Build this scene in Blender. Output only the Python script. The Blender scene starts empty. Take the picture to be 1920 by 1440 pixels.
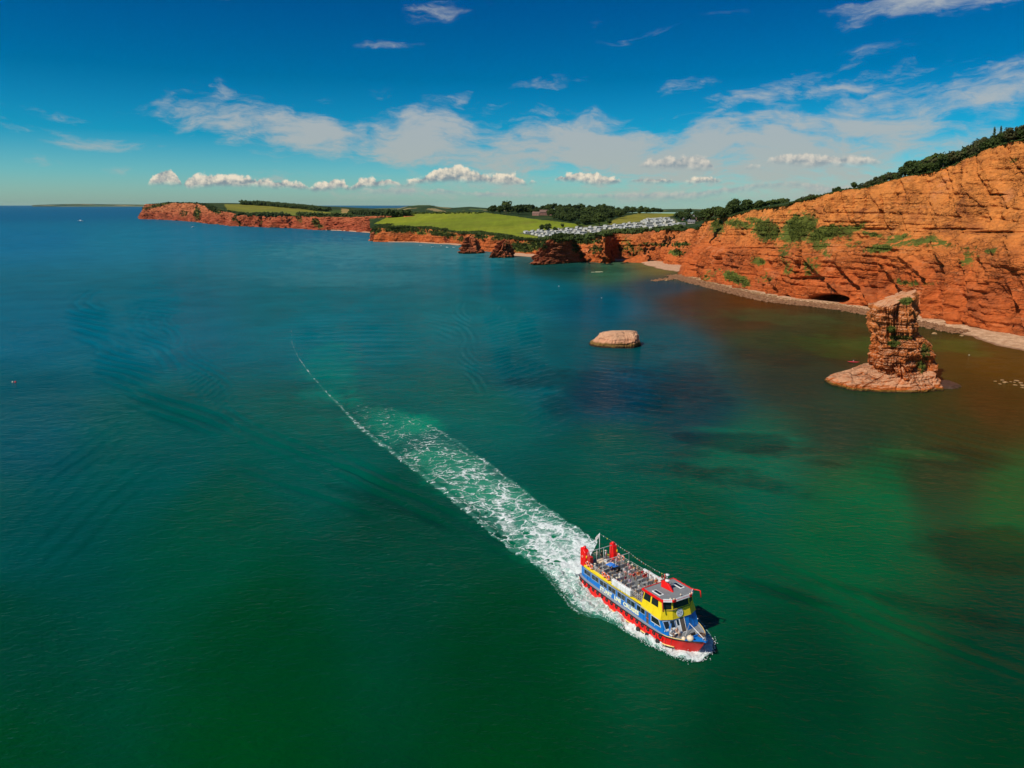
import bpy, bmesh, math, random
import numpy as np
from mathutils import Vector, Matrix

SC = bpy.context.scene
COL = SC.collection
R = math.radians

# ------------------------------------------------------------------ camera
FPX, CAM_H = 1331.0, 60.0
PITCH = math.atan(336 / FPX)
CP, SP = math.cos(PITCH), math.sin(PITCH)
cam_d = bpy.data.cameras.new("camera")
cam_d.sensor_width = 36.0
cam_d.lens = 36.0 * FPX / 1920.0
cam_d.clip_start = 1.0
cam_d.clip_end = 120000.0
cam = bpy.data.objects.new("camera", cam_d)
cam.location = (0, 0, CAM_H)
cam.rotation_euler = (math.pi / 2 - PITCH, 0, 0)
COL.objects.link(cam)
SC.camera = cam

# ------------------------------------------------------------------ view
SC.view_settings.view_transform = 'Standard'
SC.view_settings.look = 'None'
SC.view_settings.exposure = 0.0
SC.view_settings.gamma = 1.0
SC.view_settings.use_curve_mapping = False
SC.render.resolution_x, SC.render.resolution_y = 1024, 768
SC.cycles.max_bounces = 6
SC.cycles.diffuse_bounces = 2
SC.cycles.glossy_bounces = 3
SC.cycles.transparent_max_bounces = 12
SC.cycles.volume_bounces = 0

# ------------------------------------------------------------------ sun
SUN_EL = R(48)
sun_h = Vector((-0.83, -0.56)).normalized()
SUN_DIR = Vector((sun_h.x * math.cos(SUN_EL), sun_h.y * math.cos(SUN_EL), math.sin(SUN_EL)))
sun_d = bpy.data.lights.new("sun", 'SUN')
sun_d.energy = 4.6
sun_d.angle = R(0.5)
sun_d.color = (1.0, 0.93, 0.82)
sun = bpy.data.objects.new("sun", sun_d)
sun.rotation_euler = SUN_DIR.to_track_quat('Z', 'Y').to_euler()
sun.location = (0, 0, 300)
COL.objects.link(sun)


class NT:
    """small helper for node trees"""
    def __init__(s, tree):
        s.t = tree
        s.n = tree.nodes
        s.l = tree.links

    def new(s, typ, **kw):
        nd = s.n.new(typ)
        for k, v in kw.items():
            setattr(nd, k, v)
        return nd

    def put(s, sock, v):
        if isinstance(v, bpy.types.NodeSocket):
            s.l.new(v, sock)
        elif v is not None:
            if isinstance(v, (tuple, list)) and sock.type == 'RGBA' and len(v) == 3:
                v = (*v, 1.0)
            sock.default_value = v

    def m(s, op, a, b=None, c=None, clamp=False):
        nd = s.new('ShaderNodeMath', operation=op, use_clamp=clamp)
        s.put(nd.inputs[0], a)
        s.put(nd.inputs[1], b)
        s.put(nd.inputs[2], c)
        return nd.outputs[0]

    def v(s, op, a, b=None):
        nd = s.new('ShaderNodeVectorMath', operation=op)
        s.put(nd.inputs[0], a)
        if op == 'SCALE':
            s.put(nd.inputs[3], b)
        else:
            s.put(nd.inputs[1], b)
        return nd.outputs[1] if op in ('LENGTH', 'DOT_PRODUCT', 'DISTANCE') else nd.outputs[0]

    def xyz(s, x=0, y=0, z=0):
        nd = s.new('ShaderNodeCombineXYZ')
        for i, q in enumerate((x, y, z)):
            s.put(nd.inputs[i], q)
        return nd.outputs[0]

    def sep(s, v):
        nd = s.new('ShaderNodeSeparateXYZ')
        s.put(nd.inputs[0], v)
        return nd.outputs

    def noise(s, vec, scale, detail=4, rough=0.55, dist=0.0, dim='3D', col=False):
        nd = s.new('ShaderNodeTexNoise', noise_dimensions=dim)
        s.put(nd.inputs['Vector'], vec)
        s.put(nd.inputs['Scale'], scale)
        s.put(nd.inputs['Detail'], detail)
        s.put(nd.inputs['Roughness'], rough)
        s.put(nd.inputs['Distortion'], dist)
        return nd.outputs['Color' if col else 'Fac']

    def voro(s, vec, scale, feature='F1', rnd=1.0):
        nd = s.new('ShaderNodeTexVoronoi', feature=feature)
        s.put(nd.inputs['Vector'], vec)
        s.put(nd.inputs['Scale'], scale)
        s.put(nd.inputs['Randomness'], rnd)
        return nd.outputs[0]

    def rng(s, v, a, b, lo=0.0, hi=1.0, smooth=True):
        nd = s.new('ShaderNodeMapRange', interpolation_type='SMOOTHSTEP' if smooth else 'LINEAR')
        for i, q in enumerate((v, a, b, lo, hi)):
            s.put(nd.inputs[i], q)
        return nd.outputs[0]

    def mix(s, f, a, b, typ='MIX'):
        nd = s.new('ShaderNodeMix', data_type='RGBA', blend_type=typ)
        s.put(nd.inputs[0], f)
        s.put(nd.inputs[6], a)
        s.put(nd.inputs[7], b)
        return nd.outputs[2]

    def ramp(s, f, stops, interp='LINEAR'):
        nd = s.new('ShaderNodeValToRGB')
        cr = nd.color_ramp
        cr.interpolation = interp
        while len(cr.elements) < len(stops):
            cr.elements.new(0.5)
        for e, (p, c) in zip(cr.elements, stops):
            e.position = p
            e.color = (*c, 1.0)
        s.put(nd.inputs[0], f)
        return nd.outputs[0]

    def attr(s, name):
        return s.new('ShaderNodeAttribute', attribute_name=name)


def ang(px, py):
    """photo pixel to azimuth / elevation in degrees"""
    u, v = (px - 960) / FPX, (py - 720) / FPX
    x, f, z = u, CP - v * SP, -(SP + v * CP)
    return math.degrees(math.atan2(x, f)), math.degrees(math.atan2(z, math.hypot(x, f)))


# ------------------------------------------------------------------ sky
def build_world():
    w = bpy.data.worlds.new("World")
    SC.world = w
    w.use_nodes = True
    t = NT(w.node_tree)
    t.n.clear()
    out = t.new('ShaderNodeOutputWorld')
    bg = t.new('ShaderNodeBackground')
    bg.inputs['Strength'].default_value = 0.12
    t.l.new(bg.outputs[0], out.inputs[0])
    sky = t.new('ShaderNodeTexSky', sky_type='NISHITA')
    sky.sun_disc = False
    sky.sun_elevation = SUN_EL
    sky.sun_rotation = math.atan2(sun_h.x, sun_h.y) % (2 * math.pi)
    sky.altitude = 50
    sky.air_density = 1.0
    sky.dust_density = 0.6
    sky.ozone_density = 2.0
    d = t.v('NORMALIZE', t.new('ShaderNodeTexCoord').outputs['Generated'])
    x, y, z = t.sep(d)
    t.put(sky.inputs[0], t.v('NORMALIZE', t.xyz(x, y, t.m('MAXIMUM', z, 0.004))))
    el = t.m('MULTIPLY', t.m('ARCSINE', z), 57.29578)
    az = t.m('MULTIPLY', t.m('ARCTAN2', x, y), 57.29578)
    ef = t.m('DIVIDE', el, 45.0, clamp=True)
    tint = t.ramp(ef, [(0.0, (0.60, 0.92, 0.98)), (0.05, (0.30, 0.80, 0.98)), (0.11, (0.025, 0.56, 0.84)),
                       (0.20, (0.0, 0.37, 0.64)), (0.30, (0.0, 0.28, 0.58)), (0.5, (0.0, 0.26, 0.56)), (1.0, (0.0, 0.26, 0.58))])
    tint = t.mix(1.0, tint, SKY_GAIN, 'MULTIPLY')
    base = t.mix(1.0, sky.outputs[0], tint, 'MULTIPLY')

    P2 = t.xyz(az, el, 0)
    # ---- cirrus: streaked noise inside a broad band that thickens to the right
    warp = t.noise(P2, 0.10, 3, 0.5, col=True)
    warp2 = t.noise(t.v('MULTIPLY', P2, (0.5, 1.0, 1.0)), 0.55, 5, 0.6, col=True)
    Pw = t.v('ADD', P2, t.v('SCALE', t.v('SUBTRACT', warp, (0.5, 0.5, 0.5)), 3.4))
    Pw = t.v('ADD', Pw, t.v('MULTIPLY', t.v('SUBTRACT', warp2, (0.5, 0.5, 0.5)), (5.5, 1.3, 0.0)))
    mp = t.new('ShaderNodeMapping', vector_type='POINT')
    t.put(mp.inputs[0], t.v('ADD', P2, t.v('SCALE', t.v('SUBTRACT', warp, (0.5, 0.5, 0.5)), 4.0)))
    mp.inputs['Rotation'].default_value = (0, 0, R(-9))
    mp.inputs['Scale'].default_value = (0.26, 1.0, 1.0)
    n1 = t.noise(mp.outputs[0], 0.62, 7, 0.60, 0.35)
    mp2 = t.new('ShaderNodeMapping', vector_type='POINT')
    t.put(mp2.inputs[0], Pw)
    mp2.inputs['Rotation'].default_value = (0, 0, R(20))
    mp2.inputs['Scale'].default_value = (0.35, 1.4, 1.0)
    n2 = t.noise(mp2.outputs[0], 1.4, 6, 0.65, 0.2)
    n = t.m('ADD', t.m('MULTIPLY', n1, 1.35), t.m('SUBTRACT', t.m('MULTIPLY', n2, 0.75), 0.53))

    def blob(px, py, rx, ry, rot, inner=0.0):
        a, e = ang(px, py)
        k = 1 / 23.2
        mpp = t.new('ShaderNodeMapping', vector_type='TEXTURE')
        t.put(mpp.inputs[0], Pw)
        mpp.inputs['Location'].default_value = (a, e, 0)
        mpp.inputs['Rotation'].default_value = (0, 0, R(rot))
        mpp.inputs['Scale'].default_value = (rx * k, ry * k, 1)
        L = t.v('LENGTH', mpp.outputs[0])
        return t.rng(L, 0.1, 1.25, 1.0, 0.0)

    env = None
    for (px, py, rx, ry, rot, s) in CIRRUS:
        b = t.m('MULTIPLY', blob(px, py, rx, ry, rot), s)
        env = b if env is None else t.m('MAXIMUM', env, b)
    # the same kind of streaks carry on round the sky outside the frame
    out_az = t.rng(t.m('ABSOLUTE', az), 40.0, 60.0)
    gen = t.m('MULTIPLY', t.rng(t.noise(P2, 0.05, 2, 0.5), 0.46, 0.66), 0.32)
    hi = t.rng(el, 15.5, 24.0)
    env = t.m('MAXIMUM', env, t.m('MULTIPLY', gen, t.m('MAXIMUM', out_az, hi)))
    dens = t.rng(t.m('ADD', n, t.m('MULTIPLY', env, 0.58)), 0.66, 1.24)
    dens = t.m('MULTIPLY', dens, t.rng(env, 0.0, 0.25))
    dens = t.m('MULTIPLY', dens, t.rng(el, -0.5, 0.6))
    cir = t.mix(t.rng(el, 0.0, 9.0), (3.5, 3.65, 3.4), (3.7, 4.0, 4.1))
    base = t.mix(t.m('MULTIPLY', dens, 0.86), base, cir)

    # ---- low cumulus rows, tops and bases follow curves of azimuth
    u = t.m('FRACT', t.m('ADD', t.m('DIVIDE', az, 80.0), 0.5))
    nb = t.noise(P2, 1.1, 6, 0.62)
    nb2 = t.noise(t.v('ADD', P2, (0.16, -0.22, 0.0)), 1.1, 6, 0.62)
    vor = t.voro(t.v('ADD', P2, t.v('SCALE', warp, 1.0)), 1.5, 'SMOOTH_F1')

    def layer(base, pts, colr_top, colr_bot, amp, soft, op):
        def curve(vals):
            nd = t.new('ShaderNodeFloatCurve')
            c = nd.mapping.curves[0]
            P = sorted(vals)
            c.points[0].location = (0.0, P[0][1])
            c.points[1].location = (1.0, P[-1][1])
            for (cx, cy) in P:
                q = c.points.new(min(max(cx, 0.001), 0.999), cy)
            for q in c.points:
                q.handle_type = 'VECTOR'
            nd.mapping.update()
            t.put(nd.inputs['Value'], u)
            return nd.outputs[0]
        tops, bots = [], []
        for (px, yt, yb) in pts:
            a, et = ang(px, yt)
            _, eb = ang(px, yb)
            tops.append((a / 80 + 0.5, et / 8.0))
            bots.append((a / 80 + 0.5, eb / 8.0))
        top = t.m('MULTIPLY', curve(tops), 8.0)
        bot = t.m('MULTIPLY', curve(bots), 8.0)
        lump = t.m('ADD', t.m('MULTIPLY', t.m('SUBTRACT', nb, 0.5), amp * 1.6),
                   t.m('MULTIPLY', t.m('SUBTRACT', 0.35, vor), amp * 0.55))
        e1 = t.m('SUBTRACT', t.m('ADD', top, lump), el)
        e2 = t.m('SUBTRACT', el, t.m('ADD', bot, t.m('MULTIPLY', t.m('SUBTRACT', nb, 0.5), 0.5)))
        mask = t.m('MULTIPLY', t.rng(e1, 0.0, soft), t.rng(e2, -soft * 0.5, soft * 1.6))
        mask = t.m('MULTIPLY', mask, t.rng(t.m('SUBTRACT', top, bot), 0.12, 0.5))
        hgt = t.m('DIVIDE', t.m('SUBTRACT', el, bot), t.m('MAXIMUM', t.m('SUBTRACT', top, bot), 0.2))
        lit = t.m('ADD', t.m('MULTIPLY', t.m('SUBTRACT', nb, nb2), 3.0), t.m('ADD', t.m('MULTIPLY', hgt, 0.75), 0.22))
        lit = t.m('ADD', lit, t.m('MULTIPLY', t.m('SUBTRACT', 0.3, vor), 0.5))
        cc = t.mix(t.rng(lit, 0.1, 1.0, smooth=False), colr_bot, colr_top)
        return t.mix(t.m('MULTIPLY', mask, op), base, cc)

    base = layer(base, CUMULUS_FAR, (4.3, 4.2, 3.8), (2.3, 2.9, 3.2), 0.40, 0.28, 0.8)
    base = layer(base, CUMULUS_ROW, (6.9, 6.1, 4.8), (1.9, 2.4, 2.7), 0.75, 0.22, 0.97)
    base = layer(base, CUMULUS_HIGH, (5.6, 5.2, 4.5), (2.3, 2.8, 3.1), 0.65, 0.26, 0.9)
    t.l.new(base, bg.inputs['Color'])
    w.cycles.sampling_method = 'MANUAL'
    w.cycles.sample_map_resolution = 512


SKY_GAIN = (0.88, 0.88, 0.88)
CIRRUS = [  # px, py, half length, half height, tilt, strength
    (480, 232, 230, 50, -6, 0.95), (640, 256, 300, 62, -6, 1.4), (850, 268, 400, 70, -5, 1.35), (1080, 280, 400, 72, -2, 1.35),
    (1380, 290, 480, 90, 3, 1.3), (1680, 210, 360, 52, 9, 1.15), (1900, 170, 220, 40, 6, 0.75),
    (1440, 172, 200, 26, 14, 0.8), (1600, 156, 130, 20, 12, 0.8), (1750, 290, 300, 70, 6, 0.7),
    (740, 92, 70, 12, 8, 0.55), (820, 12, 150, 26, 10, 0.55), (330, -5, 90, 22, 0, 0.8),
    (1030, 160, 70, 13, 4, 0.5), (850, 190, 28, 16, 30, 0.5), (1750, 8, 260, 28, 2, 0.75),
    (130, 245, 230, 18, -3, 0.46), (120, 205, 90, 14, -2, 0.42), (235, 300, 50, 12, 0, 0.6),
    (1290, 165, 50, 16, 20, 0.4), (1080, 48, 120, 12, 6, 0.3), (1230, 65, 150, 10, 10, 0.3),
    (60, 300, 60, 14, 0, 0.5), (900, 215, 90, 26, 4, 0.55), (420, 165, 26, 18, 0, 0.55),
    (1500, 340, 520, 44, 0, 0.95), (900, 345, 520, 34, 0, 0.7),
]
CUMULUS_ROW = [(262, 350, 350), (272, 350, 350), (285, 330, 348), (300, 313, 348), (325, 314, 348), (338, 330, 347),
               (341, 345, 347), (350, 332, 356), (368, 326, 354), (410, 323, 350), (440, 326, 352), (480, 332, 352),
               (530, 336, 355), (570, 338, 356), (576, 350, 356), (590, 342, 360), (640, 333, 356), (655, 346, 358),
               (675, 331, 354), (700, 330, 352), (730, 336, 350), (760, 340, 350), (790, 330, 345), (810, 318, 344),
               (845, 307, 342), (880, 314, 343), (920, 325, 346), (960, 322, 347), (982, 332, 347), (987, 344, 346),
               (992, 337, 347), (1003, 337, 346), (1012, 344, 346), (1038, 340, 341), (1046, 325, 340), (1080, 322, 343),
               (1120, 322, 347), (1140, 328, 348), (1162, 334, 346), (1170, 340, 343), (1200, 330, 344),
               (1230, 331, 346), (1262, 332, 345), (1272, 341, 345), (1286, 340, 346), (1300, 328, 345),
               (1345, 328, 344), (1358, 340, 343), (1400, 343, 343)]
CUMULUS_FAR = [(300, 362, 362), (400, 360, 362), (470, 358, 363), (520, 366, 366), (600, 366, 366), (690, 350, 362), (770, 350, 366),
               (800, 362, 366), (815, 350, 364), (845, 352, 364), (865, 358, 368), (900, 356, 370), (1000, 362, 372),
               (1150, 360, 374), (1300, 356, 376), (1440, 338, 352), (1480, 338, 350), (1560, 345, 372), (1700, 345, 372)]
CUMULUS_HIGH = [(1170, 312, 312), (1192, 308, 314), (1215, 297, 316), (1255, 290, 318), (1300, 288, 319), (1330, 291, 320),
                (1338, 312, 318), (1390, 313, 316), (1400, 306, 317), (1425, 306, 317), (1436, 315, 316),
                (1440, 296, 306), (1462, 287, 308), (1520, 284, 314), (1560, 289, 314), (1600, 290, 312), (1640, 296, 310),
                (1665, 306, 308), (1700, 310, 310)]
build_world()


# ------------------------------------------------------------------ geometry helpers
def ray(px, py):
    u, v = (px - 960) / FPX, (py - 720) / FPX
    return np.array([u, CP - v * SP, -(SP + v * CP)])


def G(px, py, z=0.0):
    """photo pixel to the point at height z"""
    r = ray(px, py)
    t = (z - CAM_H) / r[2]
    return np.array([r[0] * t, r[1] * t, z])


def P3(px, py, Y):
    r = ray(px, py)
    t = Y / r[1]
    return np.array([r[0] * t, Y, CAM_H + r[2] * t])


def proj(P):
    P = np.asarray(P, float)
    x, y, z = P[..., 0], P[..., 1], P[..., 2] - CAM_H
    f = np.maximum(y * CP - z * SP, 1e-3)
    d = -(y * SP + z * CP)
    return 960 + FPX * x / f, 720 + FPX * d / f


def _h(ix, iy, iz, seed):
    n = (ix.astype(np.int64) * 374761393 + iy.astype(np.int64) * 668265263 + iz.astype(np.int64) * 2147483647
         + seed * 1274126177) & 0xffffffff
    n = ((n ^ (n >> 13)) * 1274126177) & 0xffffffff
    n = ((n ^ (n >> 16)) * 2246822519) & 0xffffffff
    return ((n ^ (n >> 15)) & 0xffffff) / float(0xffffff) * 2 - 1


def vnoise(x, y=0.0, z=0.0, seed=0):
    x, y, z = np.broadcast_arrays(np.asarray(x, float), np.asarray(y, float), np.asarray(z, float))
    ix, iy, iz = np.floor(x), np.floor(y), np.floor(z)
    fx, fy, fz = x - ix, y - iy, z - iz
    fx, fy, fz = [f * f * f * (f * (f * 6 - 15) + 10) for f in (fx, fy, fz)]
    r = 0
    for a in (0, 1):
        for b in (0, 1):
            for c in (0, 1):
                w = (fx if a else 1 - fx) * (fy if b else 1 - fy) * (fz if c else 1 - fz)
                r = r + w * _h(ix + a, iy + b, iz + c, seed)
    return r


def fbm(x, y=0.0, z=0.0, oct=4, seed=0, gain=0.5, lac=2.03):
    r, a, s = 0, 1.0, 0
    for k in range(oct):
        r = r + a * vnoise(x * lac ** k, y * lac ** k if not np.isscalar(y) or y else 0.0,
                           z * lac ** k if not np.isscalar(z) or z else 0.0, seed + k * 17)
        s += a
        a *= gain
    return r / s


def sstep(x, a, b):
    t = np.clip((x - a) / (b - a), 0, 1)
    return t * t * (3 - 2 * t)


def lin(c):
    c = np.asarray(c, float) / 255.0
    return np.where(c <= 0.04045, c / 12.92, ((c + 0.055) / 1.055) ** 2.4)


def in_poly(x, y, poly):
    x, y = np.asarray(x, float), np.asarray(y, float)
    ins = np.zeros(x.shape, bool)
    n = len(poly)
    for i in range(n):
        x1, y1 = poly[i]
        x2, y2 = poly[(i + 1) % n]
        if y1 == y2:
            continue
        c = ((y1 > y) != (y2 > y)) & (x < (x2 - x1) * (y - y1) / (y2 - y1) + x1)
        ins ^= c
    return ins


def mesh_np(name, V, F, mats=(), smooth=True, attrs=None, midx=None, parent=None, link=True):
    """V (n,3), F (m,k) arrays -> object"""
    V = np.ascontiguousarray(V, np.float32)
    F = np.ascontiguousarray(F, np.int32)
    me = bpy.data.meshes.new(name)
    me.vertices.add(len(V))
    me.vertices.foreach_set('co', V.ravel())
    k = F.shape[1]
    me.loops.add(F.size)
    me.loops.foreach_set('vertex_index', F.ravel())
    me.polygons.add(len(F))
    me.polygons.foreach_set('loop_start', np.arange(0, F.size, k, dtype=np.int32))
    try:
        me.polygons.foreach_set('loop_total', np.full(len(F), k, np.int32))
    except Exception:
        pass
    me.polygons.foreach_set('use_smooth', np.full(len(F), bool(smooth)))
    if midx is not None:
        me.polygons.foreach_set('material_index', np.ascontiguousarray(midx, np.int32))
    me.update(calc_edges=True)
    me.validate(verbose=False)
    for m in mats:
        me.materials.append(m)
    for an, av in (attrs or {}).items():
        av = np.asarray(av, np.float32)
        if av.ndim == 1:
            a = me.attributes.new(an, 'FLOAT', 'POINT')
            a.data.foreach_set('value', av)
        else:
            a = me.attributes.new(an, 'FLOAT_COLOR', 'POINT')
            if av.shape[1] == 3:
                av = np.concatenate([av, np.ones((len(av), 1), np.float32)], 1)
            a.data.foreach_set('color', np.ascontiguousarray(av).ravel())
    if not link:
        return me
    o = bpy.data.objects.new(name, me)
    COL.objects.link(o)
    if parent:
        o.parent = parent
    return o


def grid_faces(nr, nc, wrap=False):
    r = np.arange(nr - 1)[:, None]
    c = np.arange(nc if wrap else nc - 1)[None, :]
    c2 = (c + 1) % nc
    a = r * nc + c
    b = r * nc + c2
    d = (r + 1) * nc + c
    e = (r + 1) * nc + c2
    return np.stack([a, b, e, d], -1).reshape(-1, 4)


def tag(o, label=None, cat=None, group=None, kind=None):
    if label:
        o['label'] = label
    if cat:
        o['category'] = cat
    if group:
        o['group'] = group
    if kind:
        o['kind'] = kind
    return o


def empty(name, loc=(0, 0, 0), rz=0.0):
    o = bpy.data.objects.new(name, None)
    o.empty_display_size = 0.5
    o.location = loc
    o.rotation_euler = (0, 0, rz)
    COL.objects.link(o)
    return o


def newmat(name):
    m = bpy.data.materials.new(name)
    m.use_nodes = True
    t = NT(m.node_tree)
    b = t.n['Principled BSDF']
    return m, t, b


def simple(name, c, rough=0.6, var=0.08, scale=3.0, metal=0.0, spec=0.5):
    """paint / plastic / wood with slight mottling"""
    m, t, b = newmat(name)
    co = t.new('ShaderNodeTexCoord').outputs['Object']
    n = t.noise(co, scale, 5, 0.6)
    k = t.rng(n, 0.3, 0.7, 1 - var * 1.6, 1 + var, False)
    t.put(b.inputs['Base Color'], t.mix(1.0, (*c,), t.xyz(k, k, k), 'MULTIPLY'))
    b.inputs['Roughness'].default_value = rough
    b.inputs['Metallic'].default_value = metal
    b.inputs['Specular IOR Level'].default_value = spec
    return m
# ------------------------------------------------------------------ water
WATER_COL = [
    (0, 1440, (0, 64, 28)), (480, 1440, (0, 62, 22)), (960, 1440, (0, 60, 22)), (1440, 1440, (0, 56, 26)), (1920, 1440, (0, 56, 26)),
    (0, 1200, (0, 62, 42)), (480, 1200, (0, 60, 26)), (960, 1250, (0, 58, 26)), (1500, 1300, (0, 54, 30)), (1920, 1200, (0, 54, 34)),
    (0, 1000, (0, 70, 66)), (400, 1000, (0, 70, 46)), (750, 1000, (0, 62, 42)), (1300, 1000, (0, 72, 44)), (1600, 1000, (0, 84, 46)), (1920, 940, (24, 78, 36)),
    (0, 800, (0, 72, 84)), (300, 850, (0, 74, 68)), (600, 850, (0, 78, 66)), (900, 780, (0, 84, 76)), (1150, 850, (0, 72, 60)), (1400, 870, (0, 88, 64)), (1650, 940, (4, 88, 48)),
    (0, 600, (0, 88, 116)), (300, 600, (0, 90, 112)), (600, 600, (0, 94, 108)), (900, 600, (0, 96, 106)), (1130, 570, (0, 78, 100)), (1250, 650, (4, 72, 80)),
    (1000, 700, (0, 80, 88)), (1150, 740, (0, 58, 78)), (1290, 760, (4, 54, 60)), (1400, 600, (72, 46, 24)), (1450, 640, (46, 54, 32)), (1400, 560, (104, 46, 16)), (1320, 560, (80, 46, 28)),  # red-brown points by the cliff foot paint its reflection into the sea colour
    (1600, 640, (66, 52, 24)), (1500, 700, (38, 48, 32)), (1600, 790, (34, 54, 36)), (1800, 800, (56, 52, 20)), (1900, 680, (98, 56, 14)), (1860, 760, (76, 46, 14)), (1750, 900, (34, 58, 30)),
    (0, 450, (10, 96, 136)), (300, 450, (20, 104, 134)), (600, 480, (30, 106, 126)), (850, 500, (16, 102, 118)), (1000, 540, (0, 92, 108)), (1150, 510, (62, 92, 70)), (1250, 535, (26, 58, 74)), (1060, 505, (22, 66, 66)),
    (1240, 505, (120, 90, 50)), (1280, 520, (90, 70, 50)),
    (0, 400, (4, 84, 126)), (200, 392, (4, 82, 124)), (600, 440, (16, 96, 126)), (2300, 900, (70, 60, 30)), (2300, 1300, (10, 70, 40)), (-300, 900, (0, 76, 90)), (-300, 1400, (0, 64, 40)), (900, 1800, (0, 60, 32)),
    (1225, 1075, (0, 74, 50)), (1150, 950, (0, 78, 56)),
]
WEED = [(1385, 828, 140, 20, 2, .45), (1480, 846, 80, 12, 0, .3), (1410, 908, 130, 24, 9, .4), (1560, 870, 60, 10, 5, .3), (1290, 850, 50, 8, 0, .2), (1150, 738, 190, 38, 0, .35), (1000, 700, 60, 26, 10, .2), (1860, 1030, 140, 40, 5, .4),
        (1500, 660, 150, 26, 3, .25), (1780, 600, 90, 16, 10, .2), (1280, 700, 90, 40, 5, .25), (1700, 1130, 330, 20, 14, .28),
        (1500, 1120, 150, 12, 14, .25), (1120, 505, 90, 6, 0, .3), (1820, 860, 130, 22, 4, .28), (700, 940, 160, 10, 20, .25), (1240, 880, 120, 14, 5, .18)]
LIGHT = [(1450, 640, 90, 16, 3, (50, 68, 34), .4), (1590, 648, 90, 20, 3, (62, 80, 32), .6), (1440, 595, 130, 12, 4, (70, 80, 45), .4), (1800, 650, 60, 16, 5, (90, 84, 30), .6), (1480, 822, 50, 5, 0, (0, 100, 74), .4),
         (1350, 806, 70, 7, 3, (0, 100, 76), .4), (1500, 852, 60, 5, 3, (0, 96, 70), .3), (1720, 850, 70, 8, 5, (40, 100, 50), .5),
         (620, 700, 60, 60, 0, (0, 120, 105), .35), (720, 790, 90, 36, 30, (0, 132, 104), .55), (860, 880, 120, 40, 38, (0, 134, 100), .6), (990, 980, 120, 42, 38, (0, 136, 96), .6),
         (760, 470, 230, 26, 0, (95, 140, 150), .35), (640, 520, 160, 16, 0, (85, 135, 145), .25)]
# groups of ripples left by passing boats: axis end points and half width in the picture,
# tilt of the crests (+ down to the right), vertical spacing, steepness, bend
TRAINS = [
    (856, 560, 884, 650, 17, 24, 7.0, .20, .3), (868, 640, 905, 740, 17, 26, 8.5, .18, .5), (918, 560, 950, 660, 26, -18, 7.5, .17, .3), (930, 650, 985, 740, 24, -20, 9.5, .16, .3),
    (985, 585, 1000, 650, 24, -11, 8.0, .18, .2), (985, 650, 1040, 745, 30, -20, 12.0, .16, .3), (1010, 560, 1060, 600, 22, -8, 6.5, .09, .2), (800, 560, 850, 640, 22, 12, 6.5, .08, .2),
    (1000, 740, 1060, 830, 40, -22, 16.0, .08, .2),
    (145, 555, 205, 650, 36, 7, 8.0, .19, .3), (200, 640, 262, 730, 42, 9, 10.0, .18, .3), (252, 590, 330, 690, 22, 14, 8.5, .15, .3), (300, 580, 345, 650, 16, 22, 8.0, .14, .4), (340, 645, 430, 730, 22, 22, 9.5, .12, .3),
    (395, 560, 480, 700, 26, -52, 14.0, .08, .2), (350, 690, 440, 760, 26, -38, 13.0, .12, .1), (240, 560, 330, 590, 60, 5, 6.0, .06, .1),
    (560, 570, 660, 740, 46, -2, 9.0, .07, .1), (660, 560, 760, 700, 50, 0, 8.5, .05, .1),
    (235, 735, 420, 800, 26, 15, 17.0, .17, .2), (420, 785, 640, 880, 24, 21, 19.0, .15, .2), (520, 820, 760, 925, 20, 23, 20.0, .13, .2), (620, 860, 900, 990, 26, 22, 24.0, .15, .2),
    (820, 960, 1040, 1060, 20, 24, 22.0, .13, .2), (440, 880, 700, 960, 20, 17, 22.0, .10, .2),
    (20, 1010, 240, 800, 50, -42, 34.0, .06, .1), (60, 1080, 280, 860, 40, -42, 40.0, .05, .1),
    (1400, 1085, 1640, 1180, 22, 24, 26.0, .12, -.2), (1600, 1150, 1930, 1270, 26, 21, 26.0, .12, -.2), (1250, 900, 1330, 1080, 34, 52, 30.0, .06, .2), (1400, 1040, 1700, 1150, 20, 25, 22.0, .07, .1),
    (1700, 780, 1920, 880, 50, 14, 11.0, .07, .1), (1600, 800, 1700, 900, 40, 8, 10.0, .07, .1), (1100, 660, 1260, 760, 60, 6, 8.0, .07, .1), (1180, 500, 1160, 600, 16, -60, 12.0, .05, .1)]


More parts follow.
